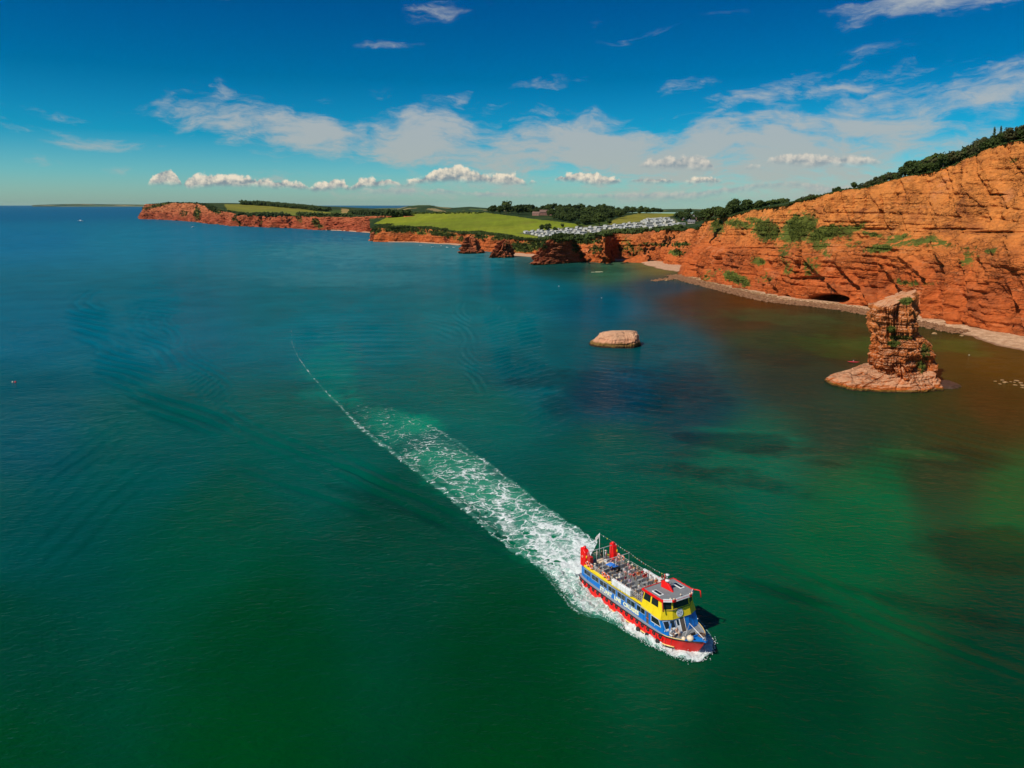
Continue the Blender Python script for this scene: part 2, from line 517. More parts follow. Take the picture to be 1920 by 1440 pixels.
def build_water():
    pys = np.concatenate([[384.9, 385.6], np.arange(386.6, 470, 1.3), np.arange(470, 540, 1.8), np.arange(540, 790, 1.5), np.arange(790, 1480, 2.3), np.linspace(1490, 2500, 40)])
    pxs = np.concatenate([np.linspace(-900, -12, 60), np.arange(-8, 1930, 2.7), np.linspace(1936, 2900, 70)])
    PX, PY = np.meshgrid(pxs, pys)
    u, v = (PX - 960) / FPX, (PY - 720) / FPX
    d = SP + v * CP
    d = np.maximum(d, 0.0012)
    t = CAM_H / d
    X, Y = u * t, (CP - v * SP) * t
    Z = np.zeros_like(X)
    wk = np.zeros_like(X)
    wob = fbm(X / 26, Y / 34, 0.0, 3, 5)
    for (ax, ay, bx, by, hw, tilt, sp, slope, bend) in TRAINS:
        cx, cy = (ax + bx) / 2, (ay + by) / 2
        L = math.hypot(bx - ax, by - ay) / 2
        ux, uy = (bx - ax) / (2 * L), (by - ay) / (2 * L)
        q1 = ((PX - cx) * ux + (PY - cy) * uy) / L
        q2 = (-(PX - cx) * uy + (PY - cy) * ux) / hw + bend * (q1 * q1 - 0.4)
        sel = (np.abs(q1) < 1.7) & (np.abs(q2) < 2.2)
        if not sel.any():
            continue
        q1, q2 = q1[sel], q2[sel]
        m = np.exp(-(q1 ** 4) * 0.9 - np.abs(q2) ** 3)
        c0 = G(cx, cy)
        c1 = G(cx + 40 * math.cos(R(tilt)), cy + 40 * math.sin(R(tilt)))
        t_ = (c1 - c0)[:2]
        t_ /= np.linalg.norm(t_)
        nx_, ny_ = -t_[1], t_[0]
        dv = (G(cx, cy + sp) - c0)[:2]
        wl = abs(dv[0] * nx_ + dv[1] * ny_)
        dx, dy = X[sel] - c0[0], Y[sel] - c0[1]
        al = dx * t_[0] + dy * t_[1]
        ph = (dx * nx_ + dy * ny_ + bend * 0.012 * al * np.abs(al)) / wl * 2 * math.pi + wob[sel] * 2.2
        br = 0.7 + 0.5 * vnoise(X[sel] / 14, Y[sel] / 22, 0.0, 31 + int(cx))
        A = slope * wl / (2 * math.pi) * (1.9 if cy > 730 else 1.5 if cx < 500 else 1.2)
        Z[sel] += A * m * br * (np.sin(ph) + 0.30 * np.sin(2 * ph + .6))
    near = sstep(-Y, -900, -150)
    Z += near * 0.07 * fbm(X / 5.0, Y / 3.2, 0.0, 3, 77)
    Z += 0.16 * fbm(X / 60, Y / 45, 0.0, 3, 11) * sstep(-Y, -2500, -200)
    # body colour of the water: inverse-distance blend of sea bed, depth and a painted-in cliff reflection
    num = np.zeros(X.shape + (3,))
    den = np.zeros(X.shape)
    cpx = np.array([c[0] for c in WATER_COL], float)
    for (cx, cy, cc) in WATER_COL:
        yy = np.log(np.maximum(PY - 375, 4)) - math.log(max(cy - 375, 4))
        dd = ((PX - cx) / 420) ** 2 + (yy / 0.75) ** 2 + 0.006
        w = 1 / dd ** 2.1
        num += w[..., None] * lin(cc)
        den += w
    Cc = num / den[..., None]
    edge = 1.0 * fbm(X / 13, Y / 16, 0.0, 5, 3, gain=0.62)
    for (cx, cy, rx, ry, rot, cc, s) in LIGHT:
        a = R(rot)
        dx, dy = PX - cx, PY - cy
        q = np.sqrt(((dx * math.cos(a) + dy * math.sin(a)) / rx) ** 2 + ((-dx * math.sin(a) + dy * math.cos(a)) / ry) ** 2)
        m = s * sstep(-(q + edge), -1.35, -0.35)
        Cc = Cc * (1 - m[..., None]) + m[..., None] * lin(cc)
    for (cx, cy, rx, ry, rot, s) in WEED:
        a = R(rot)
        dx, dy = PX - cx, PY - cy
        q = np.sqrt(((dx * math.cos(a) + dy * math.sin(a)) / rx) ** 2 + ((-dx * math.sin(a) + dy * math.cos(a)) / ry) ** 2)
        m = s * sstep(-(q + edge), -1.15, -0.5)
        Cc = Cc * (1 - m[..., None])
    V = np.stack([X, Y, Z], -1).reshape(-1, 3)
    F = grid_faces(len(pys), len(pxs))[:, ::-1]
    # wide outer sea, a little lower, reaching behind the viewpoint
    n0 = len(V)
    ring = []
    Rr = 60000.0
    # the open sea lies to the left; behind the headlands there is land, not water
    rq = ray(815, 384)[0] / ray(815, 384)[1]
    behind = (V[F[:, 0], 1] > 2700) & (V[F[:, 0], 0] > rq * V[F[:, 0], 1])
    F = F[~behind]
    V2 = np.array([[-Rr, -3000, -0.7], [Rr, -3000, -0.7], [Rr, 2700, -0.7], [-Rr, 2700, -0.7], [rq * 2700, 2700, -0.7], [rq * Rr, Rr, -0.7], [-Rr, Rr, -0.7]])
    F = np.concatenate([F, [[n0, n0 + 1, n0 + 2, n0 + 3], [n0 + 3, n0 + 4, n0 + 5, n0 + 6]]])
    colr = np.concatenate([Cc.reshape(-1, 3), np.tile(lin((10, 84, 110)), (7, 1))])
    V = np.concatenate([V, V2])

    m, t, b = newmat("sea_water")
    pos = t.new('ShaderNodeNewGeometry').outputs['Position']
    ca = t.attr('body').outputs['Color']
    big = t.noise(pos, 0.035, 4, 0.6)
    k = t.rng(big, 0.3, 0.7, 0.86, 1.12, False)
    body = t.mix(1.0, ca, t.xyz(k, k, k), 'MULTIPLY')
    body = t.mix(1.0, body, WATER_GAIN, 'MULTIPLY')
    dd0 = t.v('LENGTH', t.v('MULTIPLY', pos, (1, 1, 0)))
    dist = t.v('LENGTH', t.v('MULTIPLY', pos, (1, 1, 0)))
    mp = t.new('ShaderNodeMapping')
    t.put(mp.inputs[0], pos)
    mp.inputs['Rotation'].default_value = (0, 0, R(14))
    mp.inputs['Scale'].default_value = (0.8, 1.35, 1)
    n1 = t.noise(mp.outputs[0], 0.9, 5, 0.62, 0.4)
    n2 = t.noise(mp.outputs[0], 0.17, 4, 0.6, 0.3)
    n3 = t.noise(mp.outputs[0], 0.035, 4, 0.6, 0.3)
    gust = t.rng(t.noise(pos, 0.006, 3, 0.6, 0.5), 0.35, 0.65, 0.55, 1.25)
    h = t.m('ADD', t.m('MULTIPLY', n1, t.rng(dist, 60, 600, 0.24, 0.30)), t.m('MULTIPLY', n2, 0.5))
    h = t.m('ADD', h, t.m('MULTIPLY', n3, t.rng(dist, 300, 3000, 0.2, 5.0)))
    h = t.m('MULTIPLY', h, gust)
    bp = t.new('ShaderNodeBump')
    bp.inputs['Distance'].default_value = 1.0
    bp.inputs['Strength'].default_value = 0.9
    t.put(bp.inputs['Height'], h)
    t.n.remove(b)
    out = [n_ for n_ in t.n if n_.type == 'OUTPUT_MATERIAL'][0]
    dif = t.new('ShaderNodeBsdfDiffuse')
    t.put(dif.inputs['Color'], body)
    t.put(dif.inputs['Normal'], bp.outputs[0])
    glo = t.new('ShaderNodeBsdfGlossy')
    glo.inputs['Color'].default_value = (1, 1, 1, 1)
    t.put(glo.inputs['Roughness'], t.rng(dd0, 150, 1800, 0.07, 0.20))
    t.put(glo.inputs['Normal'], bp.outputs[0])
    fr = t.new('ShaderNodeFresnel')
    fr.inputs['IOR'].default_value = 1.33
    t.put(fr.inputs['Normal'], bp.outputs[0])
    # small unresolved waves lower the mean reflectance towards the distance
    fac = t.m('MULTIPLY', fr.outputs[0], t.rng(dd0, 100, 500, 0.50, 0.22))
    mx = t.new('ShaderNodeMixShader')
    t.put(mx.inputs[0], fac)
    t.l.new(dif.outputs[0], mx.inputs[1])
    t.l.new(glo.outputs[0], mx.inputs[2])
    t.l.new(mx.outputs[0], out.inputs[0])
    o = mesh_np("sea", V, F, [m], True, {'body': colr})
    tag(o, kind='structure')
    return o


WATER_GAIN = (0.6, 0.96, 0.84)
build_water()
# ------------------------------------------------------------------ rock materials
def rock_mat(name, lo, hi, zlo, zhi, strata=1.0, pale=(0.62, 0.30, 0.13), pale_top=0.0, algae=0.0, dark=0.8, vegc=((0.055, 0.075, 0.012), (0.165, 0.175, 0.024)), bs=1.0):
    m, t, b = newmat(name)
    geo = t.new('ShaderNodeNewGeometry')
    pos = geo.outputs['Position']
    x, y, z = t.sep(pos)
    nrm = t.sep(geo.outputs['Normal'])
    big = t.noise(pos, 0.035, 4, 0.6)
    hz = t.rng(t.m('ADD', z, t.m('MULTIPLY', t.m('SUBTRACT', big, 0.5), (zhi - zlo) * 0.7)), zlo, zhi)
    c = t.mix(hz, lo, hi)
    # strata bands: noise squeezed vertically, dipping gently
    zz = t.m('ADD', z, t.m('MULTIPLY', y, 0.012))
    sv = t.xyz(t.m('MULTIPLY', x, 0.07 * bs), t.m('MULTIPLY', y, 0.07 * bs), t.m('MULTIPLY', zz, 0.7 * bs))
    sm = t.rng(t.noise(pos, 0.03 * bs, 3, 0.6), 0.38, 0.62, 0.25, 1.0)
    s1 = t.noise(sv, 1.0, 5, 0.68)
    c = t.mix(t.m('MULTIPLY', t.rng(s1, 0.52, 0.70), t.m('MULTIPLY', sm, 0.38 * strata)), c, pale)
    c = t.mix(t.m('MULTIPLY', t.rng(s1, 0.43, 0.30), t.m('MULTIPLY', sm, 0.60 * strata)), c, tuple(q * 0.42 for q in lo))
    # patches of other beds: brown, pinkish
    pt = t.noise(pos, 0.05 * bs, 5, 0.7, 0.4)
    c = t.mix(t.m('MULTIPLY', t.rng(pt, 0.52, 0.68), 0.55), c, (0.26, 0.070, 0.024))
    c = t.mix(t.m('MULTIPLY', t.rng(pt, 0.44, 0.32), 0.45), c, (0.58, 0.23, 0.10))
    # mottling
    mo = t.noise(pos, 0.35 * bs, 6, 0.7)
    k = t.rng(mo, 0.28, 0.72, 0.66, 1.26, False)
    c = t.mix(1.0, c, t.xyz(k, k, k), 'MULTIPLY')
    # dark run-off stains: stretched vertically
    dv = t.xyz(t.m('MULTIPLY', x, 0.22 * bs), t.m('MULTIPLY', y, 0.22 * bs), t.m('MULTIPLY', z, 0.035 * bs))
    ds = t.m('MULTIPLY', t.rng(t.noise(dv, 1.0, 5, 0.62, 0.4), 0.56, 0.70), t.rng(t.noise(pos, 0.025, 2, 0.5), 0.44, 0.58))
    c = t.mix(t.m('MULTIPLY', ds, dark), c, (0.12, 0.030, 0.012))
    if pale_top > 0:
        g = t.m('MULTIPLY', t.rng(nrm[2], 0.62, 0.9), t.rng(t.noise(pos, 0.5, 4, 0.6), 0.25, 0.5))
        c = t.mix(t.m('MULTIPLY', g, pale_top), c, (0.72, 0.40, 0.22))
    # lichen and grass
    va = t.attr('veg').outputs['Fac']
    vn = t.noise(pos, 0.28, 6, 0.72)
    vm = t.rng(t.m('ADD', va, t.m('MULTIPLY', t.m('SUBTRACT', vn, 0.5), 2.8)), 0.42, 0.74)
    vc = t.mix(t.noise(pos, 0.12, 4, 0.6), vegc[0], vegc[1])
    c = t.mix(vm, c, vc)
    if algae > 0:
        an = t.m('ADD', z, t.m('MULTIPLY', t.m('SUBTRACT', t.noise(pos, 0.5, 4, 0.6), 0.5), algae * 0.8))
        c = t.mix(t.m('MULTIPLY', t.rng(an, algae, algae * 0.6), 0.85), c, t.mix(t.noise(pos, 0.6, 3, 0.6), (0.08, 0.045, 0.008), (0.20, 0.13, 0.014)))
        c = t.mix(t.rng(an, algae * 0.32, algae * 0.15), c, (0.04, 0.022, 0.01))
    # joints and cracks: thin furrows between blocks
    cw = t.v('ADD', pos, t.v('SCALE', t.noise(pos, 0.25 * bs, 4, 0.6, col=True), 3.0))
    ck = t.voro(t.v('MULTIPLY', cw, (0.16 * bs, 0.16 * bs, 0.34 * bs)), 1.0, 'DISTANCE_TO_EDGE')
    ck2 = t.voro(t.v('MULTIPLY', cw, (0.5 * bs, 0.5 * bs, 1.1 * bs)), 1.0, 'DISTANCE_TO_EDGE')
    cmask = t.rng(t.noise(pos, 0.045 * bs, 3, 0.6), 0.44, 0.62)
    cr1 = t.m('MULTIPLY', t.rng(ck, 0.10, 0.0), cmask)
    cr2 = t.m('MULTIPLY', t.rng(ck2, 0.12, 0.0), cmask)
    c = t.mix(t.m('MULTIPLY', cr1, 0.30), c, tuple(q * 0.4 for q in lo))
    t.put(b.inputs['Base Color'], c)
    b.inputs['Roughness'].default_value = 0.9
    b.inputs['Specular IOR Level'].default_value = 0.2
    f1 = t.noise(pos, 0.9 * bs, 7, 0.7)
    f2 = t.noise(t.xyz(t.m('MULTIPLY', x, 0.15 * bs), t.m('MULTIPLY', y, 0.15 * bs), t.m('MULTIPLY', zz, 1.5 * bs)), 1.0, 5, 0.65)
    hh = t.m('ADD', t.m('MULTIPLY', f1, 1.2), t.m('MULTIPLY', f2, 0.55 * strata))
    hh = t.m('SUBTRACT', hh, t.m('ADD', t.m('MULTIPLY', cr1, 1.1), t.m('MULTIPLY', cr2, 0.5)))
    bp = t.new('ShaderNodeBump')
    bp.inputs['Distance'].default_value = 1.0
    bp.inputs['Strength'].default_value = 0.9
    t.put(bp.inputs['Height'], hh)
    t.put(b.inputs['Normal'], bp.outputs[0])
    return m


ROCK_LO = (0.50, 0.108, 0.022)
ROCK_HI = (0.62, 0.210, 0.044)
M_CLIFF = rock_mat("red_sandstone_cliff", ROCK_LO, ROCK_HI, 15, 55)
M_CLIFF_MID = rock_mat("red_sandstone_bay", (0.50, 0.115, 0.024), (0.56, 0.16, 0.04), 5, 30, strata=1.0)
M_CLIFF_FAR = rock_mat("red_sandstone_far", (0.36, 0.075, 0.028), (0.52, 0.17, 0.06), 10, 60, strata=0.7, dark=0.9, bs=0.45)
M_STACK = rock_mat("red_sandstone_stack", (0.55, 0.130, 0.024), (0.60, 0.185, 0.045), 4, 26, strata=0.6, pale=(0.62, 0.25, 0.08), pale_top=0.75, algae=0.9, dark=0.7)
M_STACK_FAR = rock_mat("red_sandstone_stack_far", (0.40, 0.09, 0.03), (0.50, 0.14, 0.045), 4, 26, strata=0.9, pale_top=0.2, algae=1.4, dark=0.5)
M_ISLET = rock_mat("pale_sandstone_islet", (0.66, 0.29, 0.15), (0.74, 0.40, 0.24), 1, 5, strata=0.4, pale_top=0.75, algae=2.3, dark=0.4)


def resample(P, ds, smooth=0):
    P = np.asarray(P, float)
    seg = np.linalg.norm(np.diff(P[:, :2], axis=0), axis=1)
    s = np.concatenate([[0], np.cumsum(seg)])
    n = max(int(s[-1] / ds), 8)
    q = np.linspace(0, s[-1], n)
    Q = np.stack([np.interp(q, s, P[:, i]) for i in range(P.shape[1])], 1)
    if smooth > 0:
        k = int(smooth / ds)
        if k > 1:
            w = np.hanning(2 * k + 3)[1:-1]
            w /= w.sum()
            pad = k
            Z = np.concatenate([2 * Q[:1] - Q[pad:0:-1], Q, 2 * Q[-1:] - Q[-2:-2 - pad:-1]])
            Q = np.stack([np.convolve(Z[:, i], w, 'valid') for i in range(Q.shape[1])], 1)
    return q, Q


def normals2(Q, win):
    T = np.gradient(Q[:, :2], axis=0)
    k = max(int(win), 1)
    w = np.hanning(2 * k + 3)[1:-1]
    w /= w.sum()
    Tp = np.concatenate([np.repeat(T[:1], k, 0), T, np.repeat(T[-1:], k, 0)])
    T = np.stack([np.convolve(Tp[:, i], w, 'valid') for i in range(2)], 1)
    T /= np.linalg.norm(T, axis=1)[:, None] + 1e-9
    return np.stack([T[:, 1], -T[:, 0]], 1)


def top_from_pixels(TP, top_px):
    """heights along the plan line TP so that it passes through the sight lines top_px"""
    ratio = TP[:, 0] / TP[:, 1]
    rr, zt = [], []
    for (px, py) in top_px:
        r = ray(px, py)
        rat = r[0] / r[1]
        i = int(np.argmin(np.abs(ratio - rat) + 0.0 * ratio))
        # first place where the line is crossed
        sg = np.where(np.diff(np.sign(ratio - rat)) != 0)[0]
        if len(sg):
            i = sg[0]
        t = TP[i, 1] / r[1]
        rr.append(i)
        zt.append(CAM_H + r[2] * t)
    o = np.argsort(rr)
    return np.interp(np.arange(len(TP)), np.array(rr)[o], np.array(zt)[o])


def make_cliff(name, base_px, top_px, ds, nz, setback, mat, veg=(), smooth=3.0, amp=1.0, seed=0, prof=None, extra=None, caves=(), zbot=-2.0, nwin=12, vegtop=0.25, zrough=1.2):
    base = [G(*p)[:2] if len(p) == 2 else np.array(p[:2]) for p in base_px]
    s, B = resample(base, ds, smooth)
    N = normals2(B, nwin / ds)
    sb = setback(s) if callable(setback) else np.full(len(s), float(setback))
    T = B - N * sb[:, None]
    zt = top_from_pixels(T, top_px)
    zt = zt + zrough * fbm(s / 14.0, 3.3, 0.0, 4, seed + 5)
    tt = np.linspace(0, 1, nz) ** 0.95
    if prof is None:
        inset = tt
    else:
        inset = prof(tt)
    S, TT = np.meshgrid(s, tt)
    Zt = np.broadcast_to(zt, S.shape)
    Z = zbot + (Zt - zbot) * TT
    ins = np.broadcast_to(np.asarray(inset)[:, None] if np.ndim(inset) == 1 else inset, S.shape) * sb[None, :]
    bx, by = B[:, 0][None, :], B[:, 1][None, :]
    nx, ny = N[:, 0][None, :], N[:, 1][None, :]
    # relief outward (towards the sea)
    Zs = Z + 0.012 * by + 1.2 * vnoise(S / 40, 0.0, 0.0, seed + 9)
    lay = vnoise(Zs / 1.9, S / 60, 0.0, seed + 1)
    lay2 = vnoise(Zs / 0.8, S / 22, 0.0, seed + 2)
    lm = sstep(fbm(S / 45, Z / 18, 0.0, 3, seed + 40), -0.25, 0.3)
    ledge = (0.15 + 0.6 * lm) * sstep(lay, -0.2, 0.2) + (0.05 + 0.3 * lm) * sstep(lay2, -0.15, 0.15)
    joint = 1 - np.abs(vnoise(S / 7.0 + 0.25 * Z / 7, Z / 30, 0.0, seed + 3))
    joint = -2.3 * np.maximum(joint - 0.78, 0) / 0.22 * sstep(fbm(S / 30, Z / 30, 0.0, 2, seed + 41), -0.35, 0.15)
    big = 5.5 * fbm(S / 34, Z / 60, 0.0, 4, seed + 4)
    mid = 2.8 * fbm(S / 9 + 0.4 * Z / 9, Z / 12, 0.0, 5, seed + 6)
    blk = 0.7 * np.round(vnoise(S / 3.6, Zs / 2.2, 0.0, seed + 7) * 2) / 2
    but = 1 - np.abs(vnoise(S / 15.0 + 0.06 * Z + 0.6 * vnoise(S / 40, Z / 25, 0.0, seed + 50), Z / 70, 0.0, seed + 51))
    mid = mid + 3.4 * (but ** 3 - 0.35) * sstep(-TT, -0.75, -0.3) + 1.6 * (but ** 3 - 0.35)
    fine = 0.8 * fbm(S / 2.2, Z / 1.9, 0.0, 4, seed + 8)
    rel = ledge + joint + big + mid + blk + fine
    fade = sstep(TT, 0.0, 0.05) * (1 - 0.6 * sstep(TT, 0.93, 1.0))
    out = amp * rel * (0.35 + 0.65 * fade)
    if extra is not None:
        out = out + extra(S, Z, TT, s, zt)
    off = out - ins
    X = bx + nx * off
    Y = by + ny * off
    V = np.stack([X, Y, Z], -1)
    px, py = proj(V)
    for (cx, cy, rx, ry, dep) in caves:
        q = ((px - cx) / rx) ** 2 + ((py - cy) / ry) ** 2
        dd = dep * np.exp(-q ** 2)
        X -= nx * dd
        Y -= ny * dd
    V = np.stack([X, Y, Z], -1)
    veg_a = np.zeros_like(S)
    for (cx, cy, rx, ry, rot, st) in veg:
        a = R(rot)
        dx, dy = px - cx, py - cy
        q = ((dx * math.cos(a) + dy * math.sin(a)) / rx) ** 2 + ((-dx * math.sin(a) + dy * math.cos(a)) / ry) ** 2
        veg_a = np.maximum(veg_a, st * 1.1 * np.exp(-(q / 1.5) ** 1.2))
    veg_a = np.maximum(veg_a, vegtop * sstep(TT, 0.93, 1.0))
    o = mesh_np(name, V.reshape(-1, 3), grid_faces(nz, len(s)), [mat], False, {'veg': veg_a.ravel()})
    tag(o, kind='structure')
    return o, V, T, zt, veg_a, N


# ---- main cliff on the right
def main_extra(S, Z, TT, s, zt):
    # leaning buttress ribs and gullies
    e = np.zeros_like(S)
    e += -3.2 * np.exp(-((S - 195 - 0.25 * Z) / 2.2) ** 2) * sstep(TT, 0.1, 0.4)
    e += -2.2 * np.exp(-((S - 120 + 0.1 * Z) / 2.0) ** 2)
    # bedding planes: long recessed lines following the dip
    Zd = Z + 0.02 * S + 1.5 * vnoise(S / 45, 0.0, 0.0, 77)
    for k_, zk in enumerate([9.5, 14, 17.5, 22, 27, 31, 35, 40, 44.5, 50, 54, 59.5, 65, 71, 78, 84, 91]):
        msk = sstep(vnoise(S / 26 + 9 * k_, 0.3, 0.0, 78), -0.1, 0.45)
        e += -0.95 * msk * np.exp(-((Zd - zk) / 0.5) ** 2) + 0.3 * msk * np.exp(-((Zd - zk - 1.5) / 0.8) ** 2)
    g = 1 - np.abs(vnoise((S + 0.9 * Z) / 9.0, Z / 40, 0.0, 55))
    e += -2.0 * np.maximum(g - 0.78, 0) / 0.22 * sstep(TT, 0.45, 0.7)
    return e


def main_prof(t):
    # steep foot, sloping shelf with plants, steep upper part leaning back
    return np.interp(t, [0, 0.04, 0.40, 0.47, 0.56, 0.62, 0.9, 1.0], [0, 0.04, 0.16, 0.24, 0.48, 0.54, 0.86, 1.0])


MAIN_BASE = [(1301, 500), (1289, 508), (1286, 517), (1300, 522), (1330, 530), (1360, 537), (1400, 547), (1440, 556), (1480, 564), (1530, 569), (1580, 574),
             (1640, 583), (1700, 594), (1760, 605), (1820, 618), (1870, 628), (1920, 641), (2040, 672), (2200, 722), (2400, 800), (2700, 930)]
MAIN_TOP = [(1288, 431), (1302, 426), (1320, 415), (1355, 408), (1389, 401), (1424, 393), (1473, 386), (1494, 379), (1529, 370), (1564, 361),
            (1599, 354), (1634, 349), (1665, 340), (1697, 333), (1736, 326), (1783, 314), (1804, 306), (1829, 293), (1849, 283), (1882, 271), (1920, 262),
            (2000, 243), (2150, 205), (2400, 150), (2700, 90)]
MAIN_VEG = [(1345, 425, 13, 14, 0, 1.0), (1385, 420, 32, 8, 12, .9), (1438, 432, 26, 18, 20, 1.15), (1425, 415, 30, 7, 8, .9), (1495, 428, 30, 22, -30, 1.2), (1520, 420, 14, 16, -20, 1.0),
            (1475, 445, 22, 10, 20, .9), (1545, 438, 34, 12, -18, 1.2), (1590, 432, 30, 9, -14, 1.0), (1540, 462, 22, 16, 40, .75), (1470, 470, 14, 22, 0, .62), (1478, 505, 10, 16, 0, .62),
            (1422, 490, 12, 7, 10, 1.0), (1435, 522, 14, 10, 0, .6), (1375, 520, 18, 9, 20, 1.15), (1395, 528, 12, 9, 45, .9), (1330, 515, 22, 8, -35, .62), (1650, 465, 26, 8, -10, 1.0), (1680, 448, 30, 7, -18, .85),
            (1640, 440, 40, 5, 10, .7), (1725, 452, 40, 8, -12, .8), (1760, 455, 20, 7, 10, .75), (1815, 480, 20, 18, -30, .62), (1700, 530, 26, 6, 8, .75), (1740, 532, 24, 5, 0, .6), (1860, 470, 16, 8, 0, .6),
            (1520, 500, 18, 20, 30, .6), (1780, 462, 60, 8, 6, .55), (1600, 455, 30, 8, 0, .6), (1900, 300, 12, 5, 0, .5), (1440, 380, 60, 5, -12, .6), (1690, 560, 10, 12, 0, .5)]
MAIN_CAVE = [(1552, 561, 30, 7.5, 22.0), (1346, 492, 6, 13, 9.0), (1497, 475, 4.5, 26, 5.0), (1493, 515, 4, 22, 5.0), (1628, 577, 12, 4, 6.0), (1470, 558, 10, 5, 5.0),
             (1528, 522, 40, 3.5, 4.0), (1652, 400, 3.5, 24, 4.0), (1640, 430, 36, 3, 3.0), (1780, 430, 60, 2.6, 3.5), (1860, 436, 60, 2.6, 3.5), (1865, 365, 22, 2, 2.5), (1640, 520, 4, 40, 2.5), (1420, 466, 60, 2, 2.0)]
# set-back of the cliff top grows towards the viewer
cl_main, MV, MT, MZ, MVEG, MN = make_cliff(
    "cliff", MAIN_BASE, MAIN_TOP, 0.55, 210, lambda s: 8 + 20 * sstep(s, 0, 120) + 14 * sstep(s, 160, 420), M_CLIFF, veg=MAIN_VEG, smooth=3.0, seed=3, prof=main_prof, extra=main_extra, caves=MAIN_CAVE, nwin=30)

# ---- cove and bay cliffs behind, to the green headland
BAY_BASE = [(722, 441), (700, 446), (690, 451.5), (705, 453), (728, 454), (777, 454), (819, 456.5), (850, 457.5), (866, 460), (882, 468), (905, 471), (935, 474), (965, 477.5), (1000, 480),
            (1050, 484), (1085, 487), (1104, 489), (1120, 492.5), (1134, 494), (1141, 493), (1150, 488.5), (1160, 484), (1172, 485), (1200, 489), (1235, 494), (1265, 500), (1290, 504), (1310, 505)]
BAY_TOP = [(700, 428), (744, 426), (783, 426), (825, 431), (861, 437), (890, 438), (928, 441), (954, 446), (1003, 450), (1040, 451), (1080, 448),
           (1112, 446), (1125, 440), (1140, 437), (1150, 436), (1167, 438), (1208, 437), (1217, 433), (1252, 430), (1288, 431), (1300, 428)]
BAY_VEG = [(760, 431, 40, 5, 0, 1.0), (830, 438, 26, 5, 8, 1.0), (790, 436, 16, 5, 0, .7), (700, 432, 12, 7, 0, 1.0), (980, 464, 30, 8, 0, 1.1), (1010, 458, 30, 7, 0, .9), (940, 446, 20, 5, 0, .8), (905, 444, 20, 4, 0, .7),
           (1095, 452, 26, 5, 0, .9), (1118, 468, 12, 8, 0, .6), (1172, 462, 12, 18, 20, .55), (1268, 474, 14, 5, 6, 1.1), (1276, 458, 18, 4, 0, .8), (1230, 458, 30, 4, 0, .6), (1190, 470, 20, 12, 0, .5), (860, 447, 12, 6, 0, .6)]
cl_bay, BV, BT, BZ, BVEG, BN = make_cliff(
    "bay_cliff", BAY_BASE, BAY_TOP, 0.8, 72, 10, M_CLIFF_MID, veg=BAY_VEG, smooth=4.0, amp=1.05, seed=21, nwin=26, zrough=0.9,
    caves=[(1110, 483, 4, 5, 6), (1122, 484, 3, 4, 6), (1205, 461, 40, 2, 2)])

# ---- far headland
FAR_BASE = [(300, 403.5), (274, 404.5), (264, 407.0), (265, 411), (290, 411.2), (340, 414), (365, 416), (390, 419.5), (415, 421), (440, 424.3), (465, 424.5), (490, 426), (540, 427.5), (590, 431), (640, 432.5), (690, 436),
            (720, 437), (770, 438)]
FAR_TOP = [(266, 393), (275, 390), (290, 387.5), (312, 380), (340, 380.5), (370, 382), (385, 386), (395, 394.5), (415, 396), (440, 400), (490, 404), (552, 405.5), (615, 407), (665, 407), (715, 405), (760, 405)]
FAR_VEG = [(300, 384, 30, 3, -14, .8), (370, 400, 6, 12, 0, .8), (400, 392, 14, 4, 30, 1.0), (418, 391, 12, 4, 20, 1.0), (440, 412, 6, 8, 0, .5), (488, 412, 4, 10, 0, .6), (560, 411, 4, 8, 0, .6), (590, 418, 6, 8, 0, .8),
           (447, 418, 6, 6, 0, .7), (345, 400, 8, 8, 20, .5), (598, 425, 10, 4, 0, .7)]
cl_far, FV, FT, FZ, FVEG, FN = make_cliff(
    "far_cliff", FAR_BASE, FAR_TOP, 3.2, 44, 26, M_CLIFF_FAR, veg=FAR_VEG, smooth=16.0, amp=2.3, seed=41, nwin=70, zrough=2.0,
    caves=[(488, 415, 2.5, 12, 14), (440, 418, 5, 7, 20), (592, 420, 5, 8, 20), (562, 415, 3, 9, 14), (418, 412, 3, 8, 14), (370, 404, 2, 10, 10), (617, 412, 1.8, 5, 10), (520, 419, 20, 2, 6)])
# ------------------------------------------------------------------ land behind the cliffs
class TPS:
    def __init__(s, pts, lam=1e-4):
        s.P = np.array([[p[0], p[1]] for p in pts]) / 500.0
        z = np.array([p[2] for p in pts])
        n = len(z)
        K = s.k(s.P, s.P) + lam * np.eye(n)
        Q = np.concatenate([np.ones((n, 1)), s.P], 1)
        A = np.block([[K, Q], [Q.T, np.zeros((3, 3))]])
        s.w = np.linalg.solve(A, np.concatenate([z, np.zeros(3)]))

    def k(s, a, b):
        r2 = ((a[:, None, :] - b[None, :, :]) ** 2).sum(-1) + 1e-9
        return 0.5 * r2 * np.log(r2)

    def __call__(s, x, y):
        x, y = np.broadcast_arrays(np.asarray(x, float), np.asarray(y, float))
        q = np.stack([x.ravel(), y.ravel()], 1) / 500.0
        out = np.empty(len(q))
        for i in range(0, len(q), 40000):
            b = q[i:i + 40000]
            out[i:i + 40000] = s.k(b, s.P) @ s.w[:-3] + s.w[-3] + b @ s.w[-2:]
        return out.reshape(x.shape)


